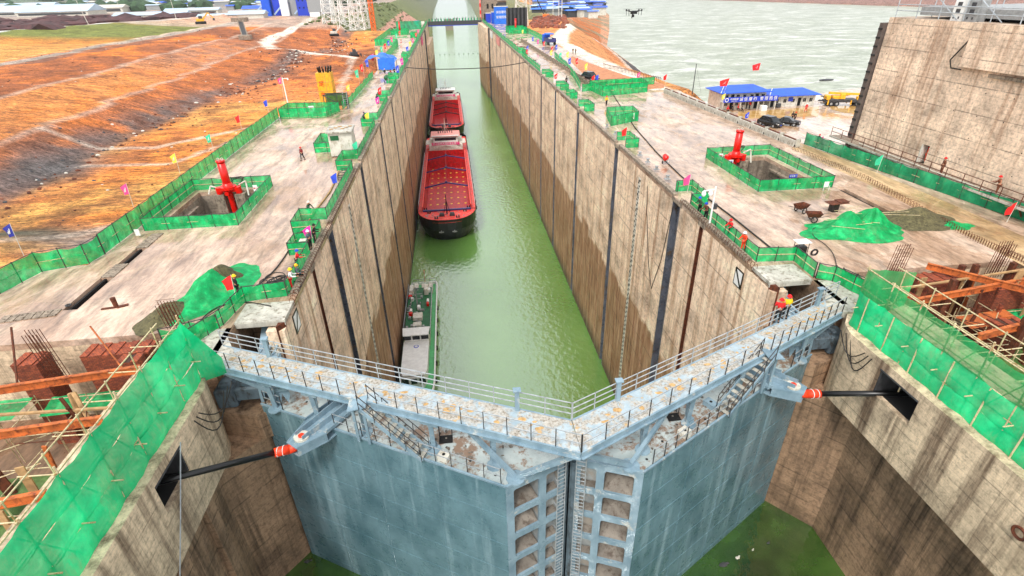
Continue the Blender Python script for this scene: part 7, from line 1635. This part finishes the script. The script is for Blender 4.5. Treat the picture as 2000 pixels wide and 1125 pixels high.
# rubble on the slopes
rg = random.Random(77); qs = {'offw': MB(), 'dgrey': MB(), 'brownr': MB()}
M['brownr'] = simple('brown_rock', (112, 60, 36), .9, 0, .5, .6, (60, 34, 26), .6)
for k in range(2600):
    y_ = 25+rg.random()**1.5*330; tx = float(ip(y_, list(zip(YS, toe))));
    r_ = rg.random()
    x = tx+rg.gauss(0, 4) if r_ < .35 else rg.uniform(-150, -37)
    if x > -36.5: continue
    z_ = hgt(x, y_); s_ = rg.uniform(.07, .28)*(1.2 if r_ < .35 else .7)*(1+y_/350); m_ = 'offw' if rg.random() < .15 else ('dgrey' if rg.random() < .4 else 'brownr')
    qs[m_].blob((x, y_, z_+s_*.2), (s_*rg.uniform(.7, 1.6), s_*rg.uniform(.6, 1.2), s_*.6), k % 17, 0, 0, .3)
for m_, q in qs.items(): o = q.build({'offw': 'pale_rubble', 'dgrey': 'dark_rubble', 'brownr': 'brown_rubble'}[m_], m_); tag(o, {'offw': 'pale stones scattered over the orange excavation slopes', 'dgrey': 'dark stones scattered over the orange excavation slopes', 'brownr': 'brown clods scattered over the orange excavation slopes'}[m_], 'rubble', kind='stuff')

# ================================================================ FAR PLANT, VILLAGE, CRANES, BRIDGE
rg0 = random.Random(51)
def shed(label, x, y_, z_, lx, ly, h, roof='greyb', wall='offw', rz=0, group=None, cat='shed'):
    t = thing('warehouse_shed', label, cat, (x, y_, z_), group, rz)
    q = MB(); q.b2(-lx/2, lx/2, -ly/2, ly/2, -3, h); q.build('wall', wall, t, False, False)
    q = MB(); q.add([(-lx/2-1, -ly/2-1, h), (lx/2+1, -ly/2-1, h), (lx/2+1, ly/2+1, h), (-lx/2-1, ly/2+1, h), (-lx/2-1, 0, h+ly*.16), (lx/2+1, 0, h+ly*.16)], [(0, 1, 5, 4), (2, 3, 4, 5), (1, 2, 5), (3, 0, 4), (3, 2, 1, 0)]); q.build('roof', roof, t, False, False)
    if lx > 25:
        q = MB(); q.b2(-lx/2+2, lx/2-2, -ly/2-.1, -ly/2, 1, h-1.2); q.build('open_side', 'dgrey', t, False, False)
M['greyb'] = simple('pale_blue_roof', (176, 196, 214), .5, 0, .15, .05); M['veg'] = simple('bush_leaves', (58, 84, 50), .9, 0, .6, .15, (30, 46, 30)); M['vegd'] = simple('olive_scrub', (92, 100, 52), .9, 0, .5, .2, (50, 60, 32))
for i, (px, py, lx, ly, h, rf, lab) in enumerate([(0, 24, 60, 40, 4, 'greyb', 'leftmost grey roofed warehouse beyond the dark stockpiles'), (125, 23, 75, 44, 4.5, 'greyb', 'large grey roofed warehouse behind the leaning lamp post'), (300, 27, 80, 20, 3, 'greyb', 'long low grey roofed warehouse in the middle distance'), (222, 17, 30, 20, 5, 'offw', 'small pale warehouse above the long low one'), (430, 31, 44, 16, 4, 'greyb', 'white walled depot shed right of the long warehouse'), (487, 29, 40, 24, 5, 'greyb', 'white walled shed left of the blue batching plant'), (505, 20, 30, 20, 6, 'blue', 'blue roofed shed behind the white walled shed'), (380, 20, 60, 16, 4, 'greyb', 'pale roofed shed beyond the conveyor gantry'), (60, 12, 60, 20, 4, 'greyb', 'distant pale shed above the leftmost warehouses')]):
    p = G(px, py+7, 2); k_ = p.y/760; shed(lab, p.x, p.y, 2, lx*k_, ly*k_, h*k_, rf, 'offw', .05)
for k in range(60):
    px = rg0.uniform(160, 520); py = rg0.uniform(6, 20); p = G(px, py, 2); k_ = p.y/900; rc = rg0.choice(['greyb', 'blue', 'offw', 'dgrey', 'greyb']); wc = rg0.choice(['offw', 'grey']); shed(f'tiny far {dict(blue="blue", offw="white", greyb="pale blue", dgrey="dark")[rc]} roofed {dict(offw="white", grey="grey")[wc]} building {"above the large grey warehouse" if px < 260 else "beyond the conveyor chute" if px < 400 else "left of the blue batching plant"}', p.x, p.y, hgt(p.x, p.y), rg0.uniform(8, 26)*k_, rg0.uniform(6, 12)*k_, rg0.uniform(2, 6)*k_, rc, wc, rg0.uniform(-.3, .3), 'far buildings on the left horizon', 'building')
p = G(572, 31, 2); t = thing('batching_plant', 'tall blue and white concrete batching plant with hoppers beyond the excavation', 'batching plant', tuple(p)); t.scale = (.72, .72, .72)
for (x, y_, z_, a, b__, c_, m_) in [(-26, 0, 11, 9, 9, 22, 'blue'), (-16, 4, 10, 8, 8, 20, 'signb'), (-6, -2, 9, 9, 8, 18, 'white'), (3, 2, 12, 8, 8, 24, 'grey'), (16, -3, 10, 16, 10, 20, 'signb'), (16, -3, 21.5, 15, 9, 3, 'blue'), (30, 2, 11, 9, 9, 22, 'blue')]:
    q = MB(); q.bev((x, y_, z_), (a, b__, c_), .5); q.build('tower_block', m_, t, False, False)
for k in range(5): q = MB(); q.cyl((-22+k*9, 8, 0), (-22+k*9, 8, 26), 2.6, n=12); q.build('silo', 'white' if k % 2 else 'greyb', t, False, False)
for k in range(6): q = MB(); q.box((11+k % 3*4.5, -8.1, 8+7*(k//3)), (1.4, .2, 1.4)); q.build('opening', 'hole', t, False, False)
for k in range(3): q = MB(); q.bar((-40+k*22, -6, 2), (-22+k*22, 2, 20), 2.2, 1.2); q.build('conveyor_belt', 'greyb', t, False, False)
p = G(630, 31, 2); t = thing('grey_plant_building', 'pale grey clad plant building between the blue plant and the lattice masts', 'building', tuple(p))
t.scale = (.7, .7, .7); q = MB(); q.bev((0, 0, 14), (26, 14, 20), .3); q.build('wall', 'grey', t, False, False)
for k in range(7): q = MB(); q.cyl((-11+k*3.6, 0, 24), (-11+k*3.6, 0, 28), .8, n=8); q.build('vent_stack', 'white', t, False, False)
q = MB(); q.b2(-12, -1, -7.3, 7, -1, 4); q.build('lower_wall', 'white', t, False, False)
def mast(label, x, y_, z0, h, w0, w1, mat='offw', name='lattice_mast', cat='lattice mast', n=10, r_=.16):
    t = thing(name, label, cat, (x, y_, z0)); cs = [(-1, -1), (1, -1), (1, 1), (-1, 1)]
    f = lambda k: (w0+(w1-w0)*k/n)/2
    for a, b__ in cs: q = MB(); q.cyl((a*w0/2, b__*w0/2, 0), (a*w1/2, b__*w1/2, h), r_, n=4); q.build('leg', mat, t, False, False)
    for i in range(4):
        a, b__ = cs[i], cs[(i+1) % 4]; q = MB()
        for k in range(n):
            z_, z2 = h*k/n, h*(k+1)/n; q.cyl((a[0]*f(k), a[1]*f(k), z_), (b__[0]*f(k+1), b__[1]*f(k+1), z2), r_*.6, n=3); q.cyl((b__[0]*f(k), b__[1]*f(k), z_), (a[0]*f(k+1), a[1]*f(k+1), z2), r_*.6, n=3); q.cyl((a[0]*f(k), a[1]*f(k), z_), (b__[0]*f(k), b__[1]*f(k), z_), r_*.6, n=3)
        q.build('lacing', mat, t, False, False)
    return t
for k, (px, py, w0) in enumerate([(648, 56, 9), (664, 56, 8), (682, 58, 10), (700, 58, 9), (712, 55, 7)]):
    p = G(px, py, -3); mast(['leftmost white lattice mast beside the orange slope', 'second white lattice mast from the left', 'middle white lattice mast of the group', 'fourth white lattice mast from the left', 'white lattice mast nearest the orange tower crane'][k], p.x, p.y, -3, 34, w0, w0*.55, 'white', n=7, r_=.22)
p = G(733, 78, -9); t = mast('orange lattice tower crane behind the far left quay corner', p.x, p.y, -9, 40, 2.6, 2.4, 'craneo', 'tower_crane', 'tower crane', 16, .22)
q = MB(); q.bar((0, 0, 26.5), (30, 1, 26.5), 1.3, 1.0); q.build('jib', 'craneo', t, False, False); q = MB(); q.bar((0, 0, 26.5), (-62, 3, 26.5), 1.2, .8); q.build('counter_jib', 'craneo', t, False, False); q = MB(); q.bev((1, -1.6, 27), (2.4, 2.2, 2.6), .2); q.build('cab', 'white', t, False, False); q = MB(); q.bev((5.5, 0, 27.5), (4, 1.2, 1.8), .2); q.build('motor_house', 'red', t, False, False)
# leaning lamp posts on the far road
for k, (px, py, dx) in enumerate([(174, 50, -2.2), (238, 24, -2), (344, 36, 0), (660, 56, 0)]):
    p = G(px, py, 4); q = MB(); q.cyl(p, p+Vector((dx, 0, 15)), .22, .14, 6); tag(q.build('lamp_post', 'offw'), ['pale lamp post leaning over the white road edge', 'pale post rising beyond the large grey warehouse', 'short pale post at the road bend by the long shed', 'pale post at the left foot of the lattice masts'][k], 'lamp post')
# dark stockpiles, scrub and far woods (uncountable)
q = MB(); rg = random.Random(31)
for k in range(900):
    y_ = rg.uniform(700, 2600); x = rg.uniform(-1500, -120) if rg.random() < .8 else rg.uniform(130, 420); 
    if -60-y_*.03 < x < 90+y_*.05 or hgt(x, y_) < -5: continue
    s_ = rg.uniform(3, 11); q.blob((x, y_, hgt(x, y_)+s_*.4), (s_*1.5, s_, s_*.8), k, 1, 0, .35)
tag(q.build('far_trees', 'veg', smooth=False), 'hazy belt of dark trees and bushes along the far horizon', 'trees', kind='stuff')
q = MB()
for k in range(700):
    y_ = rg.uniform(385, 900); sd = rg.choice([-1, 1]); x = (float(ip(y_, CANL))-rg.uniform(35, 80)) if sd < 0 else (float(ip(y_, CANR))+rg.uniform(12, 34))
    s_ = rg.uniform(.5, 2.0); q.blob((x, y_, hgt(x, y_)+s_*.2), (s_*1.3, s_, s_*.7), k, 1, 0, .35)
tag(q.build('bank_scrub', 'vegd'), 'olive scrub growing on the canal banks beyond the bridge', 'scrub', kind='stuff')
q = MB()
for k in range(260):
    x = rg.uniform(-600, -215); y_ = rg.uniform(330, 600); s_ = rg.uniform(2, 7); q.blob((x, y_, hgt(x, y_)), (s_*2.2, s_*1.5, s_*.7), k, 1, 0, .35)
tag(q.build('stockpile', simple('dark_spoil', (84, 54, 54), .95, 0, .5, .1, (50, 36, 38))), 'dark purple brown spoil heaps behind the white road on the left', 'spoil', kind='stuff')
rg = random.Random(14)
for k in range(80):
    px = rg.uniform(1048, 1185); py = rg.uniform(-4, 27)
    if px > 1150 and py < 8: continue
    p = G(px, py, 0); w_ = rg.uniform(6, 13); rc = rg.choice(['blue', 'tarpb', 'greyb', 'dgrey', 'blue']); wc = rg.choice(['offw', 'grey', 'dgrey']); shed(f'{"wide" if w_ > 10 else "small"} far village house, {dict(blue="deep blue", tarpb="bright blue", greyb="pale", dgrey="dark grey")[rc]} roof, {dict(offw="white", grey="grey", dgrey="dark")[wc]} walls, {"near the road bend" if px < 1090 else "mid village" if px < 1140 else "by the river"}', p.x, p.y, 0, w_, w_*.55, rg.uniform(1.6, 3), rc, wc, rg.uniform(-.3, .3), 'village houses by the river bend', 'house')
for k, (px, py, h) in enumerate([(1008, 22, 12), (1091, 36, 16), (1080, 30, 14), (1097, 38, 17), (1035, 22, 12)]): p = G(px, py, 0); q = MB(); q.cyl(p, p+Vector((0, 0, h)), .3, .2, 6); tag(q.build('utility_pole', 'offw'), ['pale pole left of the far riverside road', 'pair pole, left one, beside the road bend', 'pale pole behind the pair at the road bend', 'pair pole, right one, beside the road bend', 'pale pole at the start of the village'][k], 'pole')
p = G(1018, 50, 0); mast('white lattice mast behind the black corrugated screen', p.x, p.y, 0, 22, 7, 4, 'offw', n=6, r_=.25)
# concrete tower building with balconies by the bridge
t = thing('control_tower', 'grey concrete control tower with openings and balconies beside the far bridge', 'control tower', (25, 388, 0))
x0, x1, y0 = 18.2, 34.0, 384; q = MB(); q.b2(x0, x1, y0, y0+12, -.4, 24); q.build('wall', 'coping', t)
for r_ in range(4):
    for k in range(3): q = MB(); xx = x0+3+k*3.1; q.b2(xx, xx+1.3, y0-.1, y0, 1.2+r_*5.6, 4.0+r_*5.6); q.build('window_opening', 'hole', t)
    q = MB(); q.b2(28, 34.2, y0-1.6, y0, .2+r_*5.6, 2.2+r_*5.6); q.build('balcony', 'offw', t); q = MB(); q.b2(28.2, 34.0, y0-.12, y0, 2.4+r_*5.6, 4.6+r_*5.6); q.build('balcony_opening', 'dgrey', t)
q = MB(); q.b2(x0-14, x1+1, y0-1.5, y0+12, 18.2, 19.4); q.build('roof_slab', 'offw', t); q = MB(); q.b2(x0+1, x0+4, y0-.1, y0, 0, 4); q.build('doorway', 'hole', t)
t = thing('signal_mast', 'red and white banded mast at the left corner of the control tower', 'mast', (17, 383, 0))
for k in range(10): q = MB(); q.cyl((17, 383, k*2), (17, 383, k*2+2), .55, n=8); q.build('band', 'red' if k % 2 == 0 else 'pink', t)
t = thing('lock_bridge', 'dark slender footbridge crossing the far end of the lock with mesh parapets', 'footbridge', (0, 376.5, 0))
q = MB(); q.b2(-17.2, 17.2, 375.6, 378, -1.5, .85); q.build('bridge_beam', 'dgrey', t); q = MB(); q.b2(-17.2, 17.2, 375.5, 375.6, -1.9, -1.5); q.build('beam_edge', 'signb', t)
for k in range(18): q = MB(); q.box((-16+k*1.9, 375.7, 1.6), (.7, .08, 1.5)); q.build('parapet_panel', 'netdk', t)
q = MB(); q.bev((-2, 900, -32), (12, 6, 20), .3); tag(q.build('guide_gate', 'coping'), 'small pale grey block standing far up the canal', 'canal block')
t = thing('buoy_line', 'dotted line of small floats across the canal beyond the bridge', 'buoys', (0, 560, -37))
for k in range(9): q = MB(); q.blob((-14+k*4.6, 560, -36.8), (.5, .5, .4), 0, 1); q.build('buoy', 'dgrey', t)
for sd in (-1, 1):
    t = thing('guide_pier', f'slim concrete guide pier in the water at the {"left" if sd < 0 else "right"} far end of the chamber', 'pier', (sd*16, 330, -37))
    q = MB(); q.prism([(sd*17, 318), (sd*15.6, 322), (sd*14.6, 379), (sd*17, 379)], -44, -8 if sd < 0 else -.5); q.build('pier_wall', 'wall', t)
# far quay kit on the right: screen, containers, truck
t = thing('corrugated_screen', 'big black corrugated screen standing behind the far right hoist', 'screen', (28.5, 279, 0))
for k in range(11): q = MB(); q.bev((23.9+k*.92, 282+.15*(k % 2), 5.2), (.9, .5, 10), .1); q.build('panel', 'black' if k % 2 else 'dgrey', t)
for lab, px, py, m_, lx, h in [('bright blue container with white lettering beside the black screen', 979, 47, 'tarpb', 8, 9), ('blue cabin left of the lettered container', 966, 46, 'blue', 3.6, 6), ('white topped blue bin near the control tower', 954, 44, 'signb', 3, 5)]:
    p = G(px, py); t = thing('site_container', lab, 'container', tuple(p)); q = MB(); q.bev((p.x, p.y, h/2), (lx, 3, h), .15); q.build('container_body', m_, t); q = MB(); q.bev((p.x, p.y, h+.15), (lx+.2, 3.2, .3), .1); q.build('container_roof', 'offw', t)
    if lx == 8: text('诚信履约', 1.5, 'white', t, frame((p.x, p.y-1.55, 6.2), (1, 0, 0), (0, -1, 0)), ext=.04); text('管理图强', 1.5, 'white', t, frame((p.x, p.y-1.55, 3.6), (1, 0, 0), (0, -1, 0)), ext=.04)
for lab, px, py, m_ in [('blue awning over a stall at the far left quay end', 816, 50, 'tarpb'), ('white awning beside the blue one at the far left quay end', 824, 52, 'offw'), ('white machine on the far left quay near the green screen', 788, 56, 'offw')]:
    p = G(px, py); q = MB(); q.bev((p.x, p.y, 1.8), (3.6, 3, 1.6), .3); q.b2(p.x-1.2, p.x+1.2, p.y-1, p.y+1, 0, 1.0); tag(q.build('site_kiosk', m_), lab, 'kiosk')
p = G(1070, 86); t = thing('blue_truck', 'blue lorry with open load bed parked on the far right quay', 'lorry', tuple(p), None, R(8))
def b(n_, m_, fn): q = MB(); fn(q); return q.build(n_, m_, t, False, False)
b('cab', 'blue', lambda q: q.bev((0, 2.2, 2.0), (2.6, 2.2, 2.6), .2)); b('windscreen', 'glass', lambda q: q.box((0, 3.32, 2.5), (2.2, .05, .9))); b('load_bed', 'navy', lambda q: (q.b2(-1.3, 1.3, -6, .9, 1.0, 1.3), q.b2(-1.3, -1.2, -6, .9, 1.3, 2.3), q.b2(1.2, 1.3, -6, .9, 1.3, 2.3), q.b2(-1.2, 1.2, -6.1, -6, 1.3, 2.2))); b('cargo', 'offw', lambda q: [q.bev((-.5+.5*k, -4+1.6*k, 1.8), (1.1, 1.3, 1.1), .1) for k in range(3)])
b('tilt_roof', 'tarpb', lambda q: q.bev((0, -1.4, 3.6), (2.5, 4.2, .3), .1))
for x in (-1.2, 1.2):
    for y_ in (-5, -3.8, 2.3): b('wheel', 'rubber', lambda q: q.cyl((x-.15, y_, .5), (x+.15, y_, .5), .5, n=12))
for lab, px, py, m_ in [('pink banner draped down the far left chamber wall', 826, 72, 'magenta'), ('white banner hanging on the far right chamber edge', 959, 60, 'white'), ('pink and white banner hanging on the right chamber edge', 969, 72, 'pink')]:
    sd = -1 if px < 900 else 1; p = G(px, py); q = MB(); q.grid(lambda u, v: (sd*(17-.25-.1*math.sin(u*9)), p.y-8+16*u, .6-3.4*v-(.8*math.sin(math.pi*u))), 10, 3); tag(q.build('wall_banner', m_), lab, 'banner')
# mixed kit along the far right edge beyond the black screen
rg = random.Random(40)
q = MB()
for k in range(150):
    p = G(rg.uniform(1040, 1105), rg.uniform(34, 56)); s_ = rg.uniform(.6, 2.4); q.bev((p.x, p.y, s_*.4), (s_*1.6, s_, s_*.8), .1) if k % 2 else q.blob((p.x, p.y, s_*.3), (s_, s_, s_*.6), k, 1)
tag(q.build('site_clutter', simple('mixed_clutter', (150, 84, 60), .8, 0, .6, .3, (70, 60, 58))), 'jumble of stored steel and timber behind the far right fence', 'clutter', kind='stuff')
t = thing('derrick', 'thin black derrick boom rising over the stored steel on the far right', 'derrick', tuple(G(1065, 36)))
p = G(1066, 36); q = MB(); q.bar(p, p+Vector((-9, 6, 19)), .5, .5); q.build('boom', 'black', t); q = MB(); q.bev((p.x, p.y, 1.4), (4, 3, 2.4), .3); q.build('base', 'craneo', t)
# drone in the air
dp = Vector((CX, 0, H))+(AX_F+AX_R*((1238-1000)/F)-AX_U*((24-562.5)/F))*42
t = thing('camera_drone', 'dark quadcopter drone hovering over the pale river water', 'drone', tuple(dp))
def b(n_, m_, fn): q = MB(); fn(q); return q.build(n_, m_, t, False, False)
b('body', 'black', lambda q: q.bev((0, 0, 0), (.5, .34, .24), .06)); b('camera_pod', 'black', lambda q: (q.bev((-.05, -.05, -.24), (.16, .16, .2), .04), q.cyl((-.1, 0, -.1), (-.14, 0, -.42), .04, n=5)))
for x in (-.52, .52):
    for y_ in (-.35, .35):
        b('arm', 'black', lambda q: q.bar((x*.3, y_*.3, .02), (x, y_, .14), .05, .05)); b('motor', 'black', lambda q: q.cyl((x, y_, .08), (x, y_, .22), .05, n=8)); b('rotor', 'dgrey', lambda q: (q.bar((x-.25, y_-.05, .23), (x+.25, y_+.05, .23), .05, .012)))
        b('landing_leg', 'black', lambda q: q.cyl((x, y_, .08), (x*.95, y_, -.22), .02, n=4))
q = MB(); q.blob((230, 330, -36.6), (6, 2.4, .7), 3, 1); tag(q.build('river_rock', 'dgrey'), 'small dark rock breaking the river surface right of the drone', 'rock')

for k, (px, py, s_) in enumerate([(1413, 1104, .35), (1440, 1090, .18), (1500, 1062, .12), (1470, 1075, .1), (600, 1098, .25)]):
    p = G(px, py, -17.5); q = MB(); q.blob((p.x, p.y, -17.45), (s_, s_*.6, .06), k, 1); q.blob((p.x+s_, p.y+.1, -17.46), (s_*.5, s_*.3, .05), k+5, 1)
    tag(q.build('floating_debris', 'dgrey' if k % 2 == 0 else 'offw'), ['dark clump of debris floating on the green forebay water', 'pale foam scrap floating beside the dark clump', 'tiny dark scrap floating under the right foreground wall', 'tiny pale scrap floating near the gate foot', 'scrap floating at the left foot of the gate'][k], 'debris')
dmt = bpy.data.objects['dam_block']; rg = random.Random(9)
for r_ in range(6):
    for k in range(15):
        y_ = 22+k*2.8+.2*rg.random(); z_ = 2.9+r_*2.1
        if (y_ < 51.4 and z_ > 10.2) or 50.5 < y_ < 53: continue
        q = MB(); q.cyl((45.495, y_, z_), (45.485, y_, z_), .06, n=6); q.build('tie_hole', 'hole', dmt)

# ---------------------------------------------------------------- air
q = MB(); q.b2(-4300, 5200, -250, 4400, -56, 260); hz = q.build('haze', simple('haze', (255, 255, 255))); hz['kind'] = 'stuff'
hm = bpy.data.materials.new('haze_air'); hm.use_nodes = True; n = hm.node_tree.nodes; n.clear()
vo = n.new('ShaderNodeVolumePrincipled'); vo.inputs['Color'].default_value = (.80, .88, .95, 1); vo.inputs['Density'].default_value = .00008; vo.inputs['Anisotropy'].default_value = .2
mo = n.new('ShaderNodeOutputMaterial'); hm.node_tree.links.new(vo.outputs[0], mo.inputs['Volume']); hz.data.materials[0] = hm
